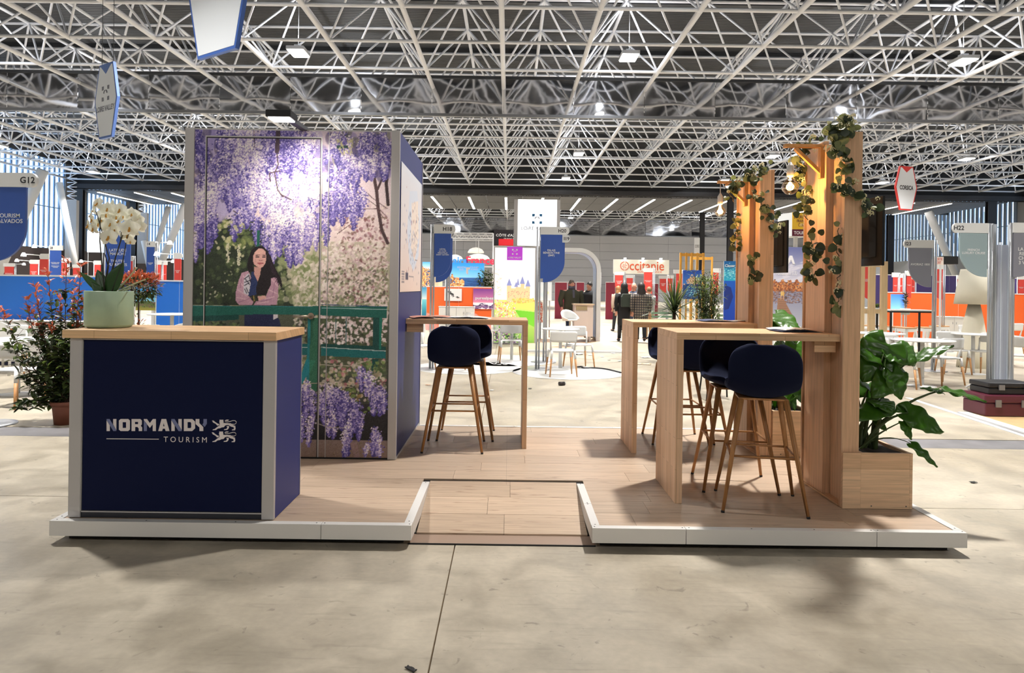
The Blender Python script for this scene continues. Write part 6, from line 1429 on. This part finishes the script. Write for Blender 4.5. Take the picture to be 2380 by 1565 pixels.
# right-hand banners
c = Canvas(60, 150); c.vgrad(0, 50, (20,90,150), (40,170,200)); c.vgrad(50, 150, (20,90,190), (16,60,170)); r = random.Random(5)
for i in range(150): c.ell(r.uniform(0,60), 28+r.gauss(0,9), r.uniform(2,6), .9, r.choice([(120,220,225),(60,160,190),(200,245,245)]), r.uniform(-.3,.3), .7)
c.poly([(2,60),(30,66),(40,90),(22,120),(4,124)], (26,40,110), .8)
t, W, z0, z1 = poster(1683, 1714, 607, 745, 15, c.a, 'tall blue underwater banner left of the farther slatted tower', name='banner', cat='banner'); text('Closer', SIGNW, t, (W*.42, -.004, z1-.1), h=.06, bold=.02)
c = Canvas(60, 100); c.vgrad(0, 48, (24,70,170), (70,130,210)); c.vgrad(48, 100, (30,70,140), (20,60,120)); r = random.Random(6)
for i in range(120): c.ell(30+r.gauss(0,9), 36+r.gauss(0,6), r.uniform(1.5,4), r.uniform(1.5,3), r.choice([(206,160,130),(170,120,90),(226,190,160)]))
for i in range(90): c.ell(r.uniform(12,56), r.uniform(56,90), r.uniform(1,3), .9, r.choice([(120,200,220),(70,150,190),(180,230,230)]))
poster(1587, 1630, 628, 696, 19.6, c.a, 'rock and fish poster hung on the yellow timber frame')
# vosges poster
c = Canvas(110, 250); c.vgrad(0, 110, (96,102,150), (206,204,216)); c.vgrad(110, 250, (120,124,150), (176,176,190)); r = random.Random(7)
for i in range(30): c.ell(r.uniform(0,110), r.uniform(40,105), r.uniform(8,24), r.uniform(2,6), (216,212,222), -.3, .5)
for i in range(900): x = r.uniform(0,110); c.ell(x, 116+r.uniform(-8+5*math.sin(x*.3),22), r.uniform(1,3), r.uniform(1,3.4), r.choice([(170,100,60),(140,80,50),(196,130,80),(110,66,50),(206,150,96)]))
for i in range(400): c.ell(r.uniform(0,110), r.uniform(136,176), r.uniform(1,4), r.uniform(.8,1.6), r.choice([(130,84,64),(100,76,76),(150,110,90),(86,72,84)]), 0, .7)
c.poly([(24,160),(40,160),(86,250),(20,250)], (150,112,90)); 
for i in range(12): c.line([(26+i*.8,164+i*7),(42+i*3,164+i*7)], .8, (110,80,66))
c.ell(35,146,3,8,(214,180,110)); c.ell(40,146,3,8,(206,166,96)); c.line([(33,152),(33,164)], 2, (206,160,120)); c.line([(41,152),(41,164)], 2, (206,160,120)); c.ell(47,158,4,5,(60,50,54),0,.5)
t, W, z0, z1 = poster(1790, 1875, 574, 760, 10.6, c.a, 'tall lake and autumn forest poster between the two slatted towers', name='banner', cat='banner')
lgm = mat('logo_cream', (226,224,226), .5); text('VOSGES DU SUD', lgm, t, (W*.44, -.004, at(1830,635,y=10.6).z), w=50/F*10.6, h=9/F*10.6); zc = at(1838,605,y=10.6).z; xc = at(1838,605,y=10.6).x-t.location.x
MB().prism([(xc-.065,zc-.06),(xc-.03,zc-.06),(xc,zc+.01),(xc+.03,zc-.06),(xc+.065,zc-.06),(xc+.02,zc+.07),(xc-.02,zc+.07)], -.005, -.001).build('logo_mark', lgm, t)
# cube sign on a post
y_ = 12.6; xa = at(1841,520,y=y_).x; zt_ = at(1850,494,y=y_).z; zb_ = at(1850,549,y=y_).z; t = thing('cube_sign', (xa, y_, 0), label='yellow, white and plum cube sign between the slatted towers', cat='sign')
MB().prism([(0,0),(.42,.03),(.30,.5),(-.1,.42)], zb_, zt_, 'z').build('cube', SIGNW, t); Bx((.0,-.012,zb_+.125), (.42,.0,zt_)).build('yellow_face', mat('face_yellow', (222,178,44), .5), t); Bx((0,-.012,zb_), (.42,0,zb_+.123)).build('plum_face', mat('face_plum', (90,24,44), .5), t)
text('BOURGOGNE\nFRANCHE\nCOMTÉ', mat('face_plum'), t, (.2,-.013,(zb_+zt_)/2+.06), w=.34, h=.2, bold=.02); text('TOURISME', SIGNW, t, (.2,-.013,zb_+.06), w=.34, h=.06, bold=.02); Bx((.13,.2,0), (.19,.26,zb_)).build('post', trimw, t)
t, W, z0, z1 = poster(1614, 1626, 553, 592, 33, Canvas(10, 30, (228,230,232)).a, 'small white sign box above the yellow timber frame', name='sign_box', cat='sign'); text('CORSE', SDK, t, (W*.5, -.004, (z0+z1)/2), h=.14, w=W*.8)
t, W, z0, z1 = poster(2171, 2193, 597, 616, 16.3, Canvas(20, 16, (240,226,216)).a, 'cream exit board with red letters between the grey totems', name='exit_sign', cat='sign'); text('SORTIE\nEXIT', SR, t, (W*.5, -.004, (z0+z1)/2), h=.14, w=W*.75)
Bx((at(2200,600,y=16.2).x-at(2171,600,y=16.2).x-.1, .01, z0+.02), (at(2228,600,y=16.2).x-at(2171,600,y=16.2).x, .3, z1+.02)).build('projector', blk, t)
c = Canvas(40, 40, (60,130,230)); c.vgrad(0, 40, (60,120,230), (130,190,250)); poster(2071, 2101, 684, 719, 21.6, c.a, 'small glowing blue screen on the orange wall', es=.8, legs=True)
c = Canvas(60, 60, (60,180,220)); c.vgrad(0, 38, (30,140,210), (150,215,240)); c.vgrad(38, 60, (70,90,50), (170,160,70)); r = random.Random(1)
for i in range(60): c.ell(r.uniform(0,60), r.uniform(34,50), r.uniform(1,4), r.uniform(1,3), r.choice([(60,80,40),(110,90,80),(90,110,60)]))
poster(316, 361, 668, 722, 13.2, c.a, 'blue sky holiday picture behind the photinia ball')
poster(1381, 1397, 633, 668, 30, Canvas(12, 20, (236,238,240)).a, 'small white notice board seen through the arch')
c = Canvas(40, 70, (250,250,252)); poster(203, 240, 537, 587, 44, c.a, 'large bright white screen against the left glazing', es=1.2, name='screen', cat='screen')
# ---- hanging hexagon signs
def hexsign(c_, w_, h, yaw, edge, label, tip=None, logo=None):
    t = thing('hanging_sign', c_, yaw, label=label, cat='hanging sign'); 
    def hx(s, k=0): return [(0,-h/2*s), (w_*.28*s,-h/2*s), (w_/2*s, .02*h), (w_*.3*s, h*.5*s), (0, h*.5*s-0), (-w_*.3*s, h*.5*s), (-w_/2*s, .02*h), (-w_*.28*s, -h/2*s)]
    MB().prism(hx(1), -.03, .03).build('border', edge, t); k = .92
    q = [(a*(1-.045/w_*2), b*(1-.045/h*2)) for a, b in hx(1)]
    MB().prism(q, -.034, .034).build('face', mat('hex_face', (232,238,244), .45), t)
    if tip: MB().prism([(-w_*.26, h*.49), (0, h*.36), (w_*.26, h*.49)], -.038, .038).build('tip_wedge', tip, t)
    for sx in (-1, 1): MB().tube([(sx*w_*.25, 0, h*.5), (sx*w_*.25, 0, Z0-c_[2])], .006, 4).build('cable', drk, t)
    return t
eb = mat('hex_blue', (86,116,180), .5); 
p = at(249, 235, y=14.8); t = hexsign(p, .98, 1.6, -.6, eb, 'white hexagonal hanging sign with pale blue border at the upper left', tip=eb); four_corner_logo((0, .16), .16, lgg, t, -.036); text('LOIRE VALLEY', lgg, t, (0, -.037, -.16), w=.78, h=.12, bold=.03)
p = at(508, 0, y=9.8); p.z = at(508,122,y=9.8).z+1.27; t = hexsign(p, 1.63, 2.6, -.6, mat('hex_blue_deep', (60,98,176), .5), 'large blue-bordered white hexagonal sign cut by the top edge')
p = at(2105, 438, y=24.85); t = hexsign(p, 1.0, 1.58, .3, mat('hex_red', (214,60,56), .5), 'white hexagonal hanging sign with red border reading corsica', tip=mat('hex_red')); text('CORSICA', SDK, t, (0, -.037, .02), w=.62, h=.16, bold=.03)
# ---- taller plants in the mid distance
def rosette(px, py, y, label, seed):
    p = at(px, py, y=y); r = random.Random(seed); t = thing('potted_plant', (p.x, y, 0), label=label, cat='plant'); hz = p.z
    MB().lathe([(0,0), (.14,0), (.18,.34), (.165,.34), (.155,.3), (0,.3)], 20).build('plant_pot', blk, t); MB().tube([(0,0,.3), (0,0,hz)], .035, 8).build('stem', BR, t)
    for k in range(150):
        el = r.uniform(-.1, 1.45); az = r.uniform(0, 6.28); L = r.uniform(.5, .8); d = Vector((math.cos(az)*math.cos(el), math.sin(az)*math.cos(el), math.sin(el))); u_ = Vector((0,0,1)); b_ = Vector((0,0,hz+r.uniform(-.1,.15)))
        sd = d.cross(Vector((0,0,1))).normalized() if abs(d.z) < .99 else Vector((1,0,0)); dr = r.uniform(.05, .35)*math.cos(el)
        vs = []; 
        for i in range(5): tt = i/4; c_ = b_+d*L*tt-Vector((0,0,dr*L*tt*tt)); w2 = .02*(1-tt)**.6*(1 if i else .8); vs += [c_-sd*w2, c_+sd*w2+Vector((0,0,.002))]
        MB().add(vs, [(i*2,i*2+1,i*2+3,i*2+2) for i in range(4)], True).build('leaf', PG if k % 3 else PD, t, fix=False)
rosette(1567, 722, 14.2, 'spiky fan-leaved plant behind the rear bar table', 3)
def bushy(px, y, z0, z1, w_, n, label, seed, leaf=(.07,.018), pot=True, mats=(PG, PD)):
    x = at(px, 700, y=y).x; r = random.Random(seed); t = thing('potted_plant', (x, y, 0), label=label, cat='plant')
    MB().lathe([(0,0), (.13,0), (.17,.32), (.155,.32), (.15,.28), (0,.28)], 20).build('plant_pot', blk, t); fg = [MB(), MB()]; sm_ = MB()
    for s_ in range(9):
        a = Vector((r.gauss(0,.04), r.gauss(0,.04), .28)); b = Vector((r.gauss(0,w_*.4), r.gauss(0,w_*.35), z1-r.uniform(0,.3*(z1-z0)))); sm_.tube([a, a.lerp(b,.5)+Vector((0,0,.08)), b], .006, 5, caps=False)
        for i in range(n//9):
            q = a.lerp(b, r.uniform(max(0,(z0-.28)/(b.z-.28)), 1))+Vector((r.gauss(0,w_*.16), r.gauss(0,w_*.16), r.gauss(0,.03))); add_leaf(fg[r.random() < .4], q, rv(r,-.4,.8), (0,0,1), leaf[0]*r.uniform(.7,1.4), leaf[1], droop=.2)
    sm_.build('stems', BR, t, fix=False, kind='stuff'); fg[0].build('foliage', mats[0], t, fix=False, kind='stuff'); fg[1].build('foliage', mats[1], t, fix=False, kind='stuff')
BG_ = leaf_mat('bamboo_green', (92,112,58), (140,160,80), .45)
bushy(1647, 13.2, .7, 1.86, .42, 1900, 'bushy bamboo in front of the blue underwater banner', 4, (.10,.024), mats=(BG_, PD))
bushy(1132, 25.2, .9, 2.15, .5, 700, 'leafy indoor tree right of the coast billboard', 6, (.13,.07), mats=(PG, PD))
# yellow chair, bistro chairs
p = at(1669, 745, y=9.6); t = thing('chair', (p.x, 9.6, 0), PI, label='yellow chair just behind the rear bar table', cat='chair'); ym = mat('yellow_plastic', (240,196,30), .4)
def yb_(u, v): a = u*2-1; return (a*.2*(1-.15*v*v), .2-.06*a*a+.03*v, .72+v*.37-.05*a*a*v)
s = MB().grid(yb_, 10, 5).build('backrest', ym, t, fix=False); md = s.modifiers.new('thick', 'SOLIDIFY'); md.thickness = .02; MB().lathe([(0,.70), (.2,.70), (.21,.72), (0,.725)], 20).build('seat', ym, t)
for sx in (-1,1):
    for sy in (-1,1): MB().tube([(sx*.14, sy*.13, .70), (sx*.2, sy*.19, 0)], .012, 6).build('leg', blk, t)
gb = mat('bistro_green', (110,140,116), .5)
for px, y, lb in ((1544, 19.2, 'green bistro chair left of the fan-leaved plant'), (1700, 18, 'green bistro chair behind the bamboo')):
    p = at(px, 740, y=y); t = thing('chair', (p.x, y, 0), .1, label=lb, cat='chair')
    for k in range(3): Bx((-.3, .18, .62+k*.1), (.3, .2, .68+k*.1)).build('back_slat', gb, t)
    for k in range(4): Bx((-.3, -.2+k*.1, .45), (.3, -.12+k*.1, .465)).build('seat_slat', gb, t)
    for sx in (-1,1): MB().tube([(sx*.29, .2, .9), (sx*.29, .2, .45), (sx*.29, -.22, 0)], .012, 5).build('leg', gb, t); MB().tube([(sx*.29, -.2, .45), (sx*.29, .22, 0)], .012, 5).build('leg', gb, t)
# acrylic chairs in front of the white sideboard
acr = bpy.data.materials.new('clear_acrylic'); acr.use_nodes = True; nt = acr.node_tree; p = nt.nodes['Principled BSDF']; p.inputs['Base Color'].default_value = (.9,.9,.95,1); p.inputs['Alpha'].default_value = .3; p.inputs['Roughness'].default_value = .1
for px, y, rz, lb in ((1105, 17.2, .4, 'clear acrylic chair in front of the orange wall'), (1078, 17.6, -.7, 'second clear acrylic chair, left of the other one'), (1009, 17, 1.2, 'clear acrylic chair behind totem H18'), (1140, 17, -1.0, 'clear acrylic chair beside the garden light box')):
    p = at(px, 745, y=y); t = thing('chair', (p.x, y, 0), rz, label=lb, cat='chair')
    MB().grid(lambda u, v: (.22*math.cos(u*PI)*(1-.1*v), .2*math.sin(u*PI), .46+v*.4*math.sin(.35+u*PI*.78)), 14, 4).build('backrest', acr, t, fix=False); MB().lathe([(0,.44), (.2,.44), (.21,.455), (0,.46)], 24).build('seat', acr, t)
    for sx in (-1,1):
        for sy in (-1,1): MB().tube([(sx*.15, sy*.15, .44), (sx*.19, sy*.19, 0)], .014, 6).build('leg', acr, t)
# ---- litter and cables on the concrete
p = at(1306, 892, z=.03); t = thing('can', p, .4, label='crushed dark drink can lying on the concrete in the aisle', cat='can'); MB().tube([(-.05,0,0), (.04,0,0)], .031, 14).build('body', mat('can_dark', (50,44,44), .4, .4), t); MB().tube([(.04,0,0), (.058,0,0)], [.031,.022], 14).build('lid', chrome, t)
cb2 = mat('cable_black', (24,24,26), .5)
def cable(pts, label, m=None, r=.012):
    P = [at(a, b, z=.012) for a, b in pts]; fine = []
    for i in range(len(P)-1):
        p0 = P[max(i-1,0)]; p1 = P[i]; p2 = P[i+1]; p3 = P[min(i+2,len(P)-1)]
        for k in range(6): t = k/6; fine.append(.5*((2*p1)+(p2-p0)*t+(2*p0-5*p1+4*p2-p3)*t*t+(3*p1-p0-3*p2+p3)*t**3))
    fine.append(P[-1]); o = MB().tube(fine, r, 6).build('cable', m or cb2, None, fix=False); tag(o, label, 'cable')
cable([(1341,854),(1352,853),(1356,856),(1380,856),(1410,859),(1443,867)], 'black cable curving over the white disc in the aisle', r=.02)
cable([(2228,852),(2240,846),(2254,853),(2262,848),(2272,856),(2290,850)], 'black cable lying at the foot of the giant lamp'); cable([(2245,900),(2260,893),(2275,899),(2262,903),(2290,905)], 'white cable coil on the concrete by the divider', trimw)
cable([(1138,843),(1150,847),(1158,840),(1172,848),(1180,846)], 'pale cable tangle by the chair under the light box', trimw)
cable([(2270,905),(2330,905),(2380,903)], 'black cable behind the tool cases')
lit = [(1342,824,.25,.13,(236,236,236)), (1372,826,.12,.05,(236,236,236)), (1425,822,.1,.06,(222,222,222)), (1332,822,.22,.05,(190,60,50)), (1497,848,.28,.05,(220,190,150)), (1500,832,.2,.08,(236,236,232)), (1440,840,.12,.04,(230,230,226)), (1452,846,.08,.05,(226,222,216)), (1458,838,.1,.04,(206,200,190)), (1172,846,.14,.07,(236,236,236)), (1003,846,.12,.05,(230,226,220)), (1232,904,.05,.03,(60,56,54)), (1143,908,.06,.03,(226,220,214)), (995,896,.08,.02,(200,150,120)), (1400,830,.07,.05,(240,240,240)), (1416,838,.09,.03,(160,154,146)), (2262,1122,.035,.03,(40,40,36)), (955,1556,.05,.012,(30,28,28)), (1436,812,.2,.03,(120,116,110)), (1160,848,.08,.05,(230,228,224)), (1050,838,.1,.05,(232,226,220))]
LIT = ['crumpled white plastic wrap in the aisle right of the chair', 'small white scrap right of the crumpled wrap', 'grey scrap near the rear bar table end', 'red ribbon of litter under the aisle chair', 'tan cardboard strip between the bar tables and the aisle', 'white torn paper by the rear bar table leg', 'pale crumb left of the rear bar table leg', 'small off-white flake beside the rear bar table', 'beige flake near the torn paper', 'white power strip under the light box chair', 'cream scrap beside the pole of totem H18', 'small dark scrap before the tower-side table leg', 'cream sliver on the concrete under the tower-side table', 'brown sliver beside the navy tower side', 'white flake in the middle of the aisle', 'long grey-brown sliver in the aisle', 'black plug lying on the concrete at the far right', 'black sliver on the concrete at the bottom edge', 'dark flat strip beyond the litter in the aisle', 'pale scrap at the cable tangle', 'cream scrap on the left floor disc']
for i, (px, py, a, b, col) in enumerate(lit):
    p = at(px, py, z=.004); t = MB().grid(lambda u, v: (a*(u-.5), b*(v-.5)*1.6, .09*a*abs(math.sin(u*5+v*4+i))+.001), 5, 4).build('paper_scrap', mat('scrap_%d_%d_%d' % col, col, .6), None); t.location = p; t.rotation_euler = (0,0,i*.7)
    t.modifiers.new('thick', 'SOLIDIFY').thickness = .003; tag(t, LIT[i], 'litter', 'scraps of litter')
# ============================================================ people
SK = mat('skin', (206,150,124), .5); SKR = mat('skin_ruddy', (212,148,124), .5)
def person(px, y, h, yaw, label, top, coat_z=.82, trousers=(30,32,44), shoes=(26,24,24), hair=(40,30,26), hairstyle='short', lean=0, step=0, larm=(0,0), rarm=(0,0), bulk=1.0, z0=0.0, extra=None, headturn=0, plaid=False):
    x = at(px, 720, y=y).x; k = h/1.75; t = thing('person', (x, y, z0), yaw, label=label, cat='person')
    V = lambda a, b, c: Vector((a*k, b*k, c*k))
    hz = .93; sh = 1.43; L = lean
    def arm(s, pose):
        f, o = pose; S = V(s*.19*bulk, -L*.5, sh-.02); E = S+V(s*(.06+o*.1), -f*.2+.02, -.27+abs(f)*.06); W = E+V(-s*(.02+abs(f)*.05), -f*.30-.03, -.24+abs(f)*.22); return S, E, W
    la = arm(-1, larm); ra = arm(1, rarm)
    legs = []
    for s in (-1, 1):
        st = step*s; legs.append((V(s*.09, 0, hz-.04), V(s*.10, -st*.35-.02, .50), V(s*.10, -st*.9+(.06 if st < 0 else 0), .085+(.05 if st < 0 else 0)), V(s*.11, -st*.9-.13, .04)))
    # the body: one skinned surface
    vs = [V(0,0,hz), V(0,-L*.2,1.1), V(0,-L*.45,1.32), V(0,-L*.6,sh+.06), V(0,-L*.75-.01,1.54), V(0,-L*.8-.01,1.65)]; rs = [.13,.12,.13,.055,.075,.085]; ed = [(0,1),(1,2),(2,3),(3,4),(4,5)]
    for A in (la, ra):
        b = len(vs); S, E, W = A; hd = W+(W-E).normalized()*.07*k; vs += [S, E, W, hd]; rs += [.055,.042,.03,.034]; ed += [(2,b),(b,b+1),(b+1,b+2),(b+2,b+3)]
        d = (W-E).normalized(); sd = d.cross(Vector((0,1,0))).normalized() if abs(d.y) < .9 else Vector((1,0,0))
        for q in range(5):
            off = sd*(q-1.7)*.018*k; ln = (.05,.075,.08,.075,.06)[q]; c = len(vs)
            vs.append(hd+off+d*ln*.5*k if q else hd-sd*.05*k+d*.01*k); rs.append(.009); ed.append((b+3, c)); vs.append(vs[-1]+d*ln*.6*k-Vector((0,.012*k,0))); rs.append(.008); ed.append((c, c+1))
    for l_ in legs:
        b = len(vs); vs += list(l_); rs += [.09,.06,.042,.035]; ed += [(0,b),(b,b+1),(b+1,b+2),(b+2,b+3)]
    me = bpy.data.meshes.new('body'); me.from_pydata([tuple(v) for v in vs], ed, []); me.materials.append(SK if 'ruddy' not in (extra or '') else SKR)
    o = bpy.data.objects.new('body', me); C.objects.link(o); o.parent = t; sk_ = o.modifiers.new('skin', 'SKIN'); sk_.use_smooth_shade = True
    for i, r_ in enumerate(rs): me.skin_vertices[0].data[i].radius = (r_*k, r_*k)
    me.skin_vertices[0].data[0].use_root = True; s2 = o.modifiers.new('sub', 'SUBSURF'); s2.levels = 1; s2.render_levels = 1
    # face
    hc = vs[5]+V(0,0,-.035); fc = MB(); ct, stn = math.cos(headturn), math.sin(headturn)
    def hp_(a, b, c): return tuple(hc+V(a*ct-b*stn, a*stn+b*ct, c))
    fc.ball(hc+V(0,0,.0), .094*k, 14, 10, (.84,.98,1.22)); fc.ball(hp_(0,-.098,-.012), .014*k, 6, 5, (.8,1,1.4))
    for s in (-1,1): fc.ball(hp_(s*.082,0,-.005), .022*k, 6, 5, (.5,.8,1.2))
    hd_ = fc.build('head', me.materials[0], t, fix=False)
    ey = MB()
    for s in (-1,1): ey.ball(hp_(s*.03,-.086,.015), .009*k, 6, 4)
    ey.build('eyes', mat('eye_dark', (30,24,22), .3), hd_, fix=False); MB().ball(hp_(0,-.085,-.058), .016*k, 8, 4, (1.3,.6,.35)).build('mouth', mat('lip_rose', (160,84,78), .5), hd_, fix=False)
    hm_ = mat('hair_%d_%d_%d' % hair, hair, .6); hb = MB()
    if hairstyle == 'short': hb.ball(hp_(0,.014,.03), .098*k, 14, 8, (.92,1.02,1.08))
    elif hairstyle == 'long': hb.ball(hp_(0,.02,.02), .108*k, 14, 8, (1,1.02,1.18)); hb.lathe([(.085*k,.02*k), (.12*k,-.1*k), (.135*k,-.25*k), (.10*k,-.36*k), (0,-.38*k)], 16, c=hp_(0,.045,.0), sy=.65)
    elif hairstyle == 'bald': hb.ball(hp_(0,.03,-.02), .093*k, 12, 8, (.9,.95,.8))
    hb.build('hair', hm_, t, fix=False)
    # coat: torso with both sleeves
    cm_ = plaid_mat() if plaid else mat('cloth_%d_%d_%d' % top, top, .85, bump=.3, bscale=90)
    cz = coat_z; cb = MB(); B = bulk
    prof = [(.17*B, cz), (.19*B, cz+.02), (.185*B, 1.0), (.175*B, 1.12), (.195*B, 1.3), (.19*B, 1.39), (.12, 1.455), (.07, 1.49), (.065, 1.53), (0.05, 1.53)]
    n = 20; vs2 = []; 
    for r_, z in prof:
        f = (z-hz)/(sh-hz)
        for q in range(n): a = 2*PI*q/n; vs2.append((r_*k*math.cos(a), (r_*.66*math.sin(a)-L*max(f,0)*.6)*k, z*k+.0))
    cb.add(vs2, [(i*n+q, i*n+(q+1) % n, (i+1)*n+(q+1) % n, (i+1)*n+q) for i in range(len(prof)-1) for q in range(n)], True)
    for A in (la, ra): S, E, W = A; cb.tube([S+V(0,0,.01), S.lerp(E,.5), E, E.lerp(W,.5), W], [.078*k*B,.068*k*B,.058*k*B,.052*k*B,.046*k], 12)
    cb.build('coat', cm_, t, fix=False)
    tb2 = MB(); 
    for l_ in legs: tb2.tube([l_[0]+V(0,0,.03), l_[0].lerp(l_[1],.5), l_[1], l_[1].lerp(l_[2],.5), l_[2]], [.105*k,.09*k,.068*k,.06*k,.052*k], 12)
    tb2.ball(V(0,0,hz), .15*k, 12, 8, (1.05,.75,.8)); tb2.build('trousers', mat('trousers_%d_%d_%d' % trousers, trousers, .8), t, fix=False)
    for l_ in legs: MB().ball(l_[2]+V(0,-.06,-.045), .06*k, 10, 6, (.75,2.1,.75)).build('shoe', mat('shoe_%d_%d_%d' % shoes, shoes, .5), t, fix=False)
    return t, V, hp_, (la, ra)
def plaid_mat():
    if 'plaid' in MATS: return MATS['plaid']
    m = bpy.data.materials.new('plaid'); m.use_nodes = True; nt = m.node_tree; p = nt.nodes['Principled BSDF']; tc = nt.nodes.new('ShaderNodeTexCoord'); p.inputs['Roughness'].default_value = .9
    w1 = nt.nodes.new('ShaderNodeTexWave'); w1.bands_direction = 'X'; w1.inputs['Scale'].default_value = 5; w2 = nt.nodes.new('ShaderNodeTexWave'); w2.bands_direction = 'Z'; w2.inputs['Scale'].default_value = 4.4
    for w_ in (w1, w2): nt.links.new(tc.outputs['Object'], w_.inputs['Vector'])
    a = nt.nodes.new('ShaderNodeMath'); a.operation = 'ADD'; nt.links.new(w1.outputs['Fac'], a.inputs[0]); nt.links.new(w2.outputs['Fac'], a.inputs[1]); r = nt.nodes.new('ShaderNodeValToRGB'); h = nt.nodes.new('ShaderNodeMath'); h.operation = 'MULTIPLY'; h.inputs[1].default_value = .5
    nt.links.new(a.outputs[0], h.inputs[0]); nt.links.new(h.outputs[0], r.inputs[0]); nt.links.new(r.outputs[0], p.inputs['Base Color']); r.color_ramp.elements[0].color = (*lin((38,36,38)), 1); r.color_ramp.elements[1].color = (*lin((146,132,112)), 1); e = r.color_ramp.elements.new(.6); e.color = (*lin((76,72,72)), 1)
    MATS['plaid'] = m; return m
SPN = .045
t, V, hp_, A = person(1328, 19.8, 1.72, .12, 'man in a green padded jacket, grey scarf and jeans standing behind the desk', (62,62,46), coat_z=.86, trousers=(50,64,96), hair=(96,84,74), larm=(.15,.3), rarm=(0,.1), bulk=1.28, z0=SPN, extra='ruddy', headturn=.3)
MB().lathe([(.075,1.44), (.105,1.47), (.10,1.52), (.07,1.545)], 18, sy=.85).build('scarf', mat('scarf_grey', (84,84,98), .9), t); MB().bar(V(.02,-.16,1.46), V(.03,-.17,1.22), .06, .02).build('scarf_end', mat('scarf_grey'), t)
person(1369, 20.7, 1.68, -.3, 'man in a black hoodie behind the reception desk, partly hidden by the arch', (26,28,32), coat_z=.86, hair=(24,20,18), larm=(.5,.2), rarm=(.3,.1), z0=SPN, headturn=-.7)
t, V, hp_, A = person(1450, 19.9, 1.70, PI+.15, 'person in a long black coat with a dark green backpack, seen from behind', (20,20,24), coat_z=.48, hairstyle='long', hair=(16,14,16), step=.12, trousers=(24,24,28))
bpk = MB(); bpk.prism([(-.14*1,1.0), (.14,1.0), (.15,1.28), (.10,1.38), (-.10,1.38), (-.15,1.28)], .13, .25).build('backpack', mat('bag_green', (46,56,48), .7), t, bevel=.02); MB().prism([(-.12,1.24), (.12,1.24), (.11,1.37), (-.11,1.37)], .25, .262).build('backpack_flap', mat('bag_green'), t)
person(1490, 19.6, 1.70, PI-.1, 'person in a grey checked coat with long dark hair, seen from behind', (90,88,88), coat_z=.66, hairstyle='long', hair=(36,28,26), step=.05, trousers=(26,28,34), plaid=True, bulk=1.1)
person(1436, 24.5, 1.62, PI+.4, 'person in a beige coat walking away, left of the group in the aisle', (176,156,140), coat_z=.7, hairstyle='long', hair=(150,104,60), step=.16, trousers=(34,32,38))
person(1473, 21.3, 1.73, -.6, 'bald man behind the two dark coats, only his head showing', (44,52,70), hairstyle='bald', hair=(190,150,130), trousers=(60,70,96), extra='ruddy')
person(1508, 20.9, 1.60, PI+.5, 'person in a pale grey jacket with tan trousers half hidden by the checked coat', (150,156,156), coat_z=.85, hairstyle='short', hair=(120,90,60), trousers=(176,140,100), larm=(.4,.1))
person(1296, 45, 1.62, PI/2, 'small distant person in a navy jacket and camouflage trousers by the white panel', (40,44,66), hair=(190,110,70), trousers=(96,92,72))
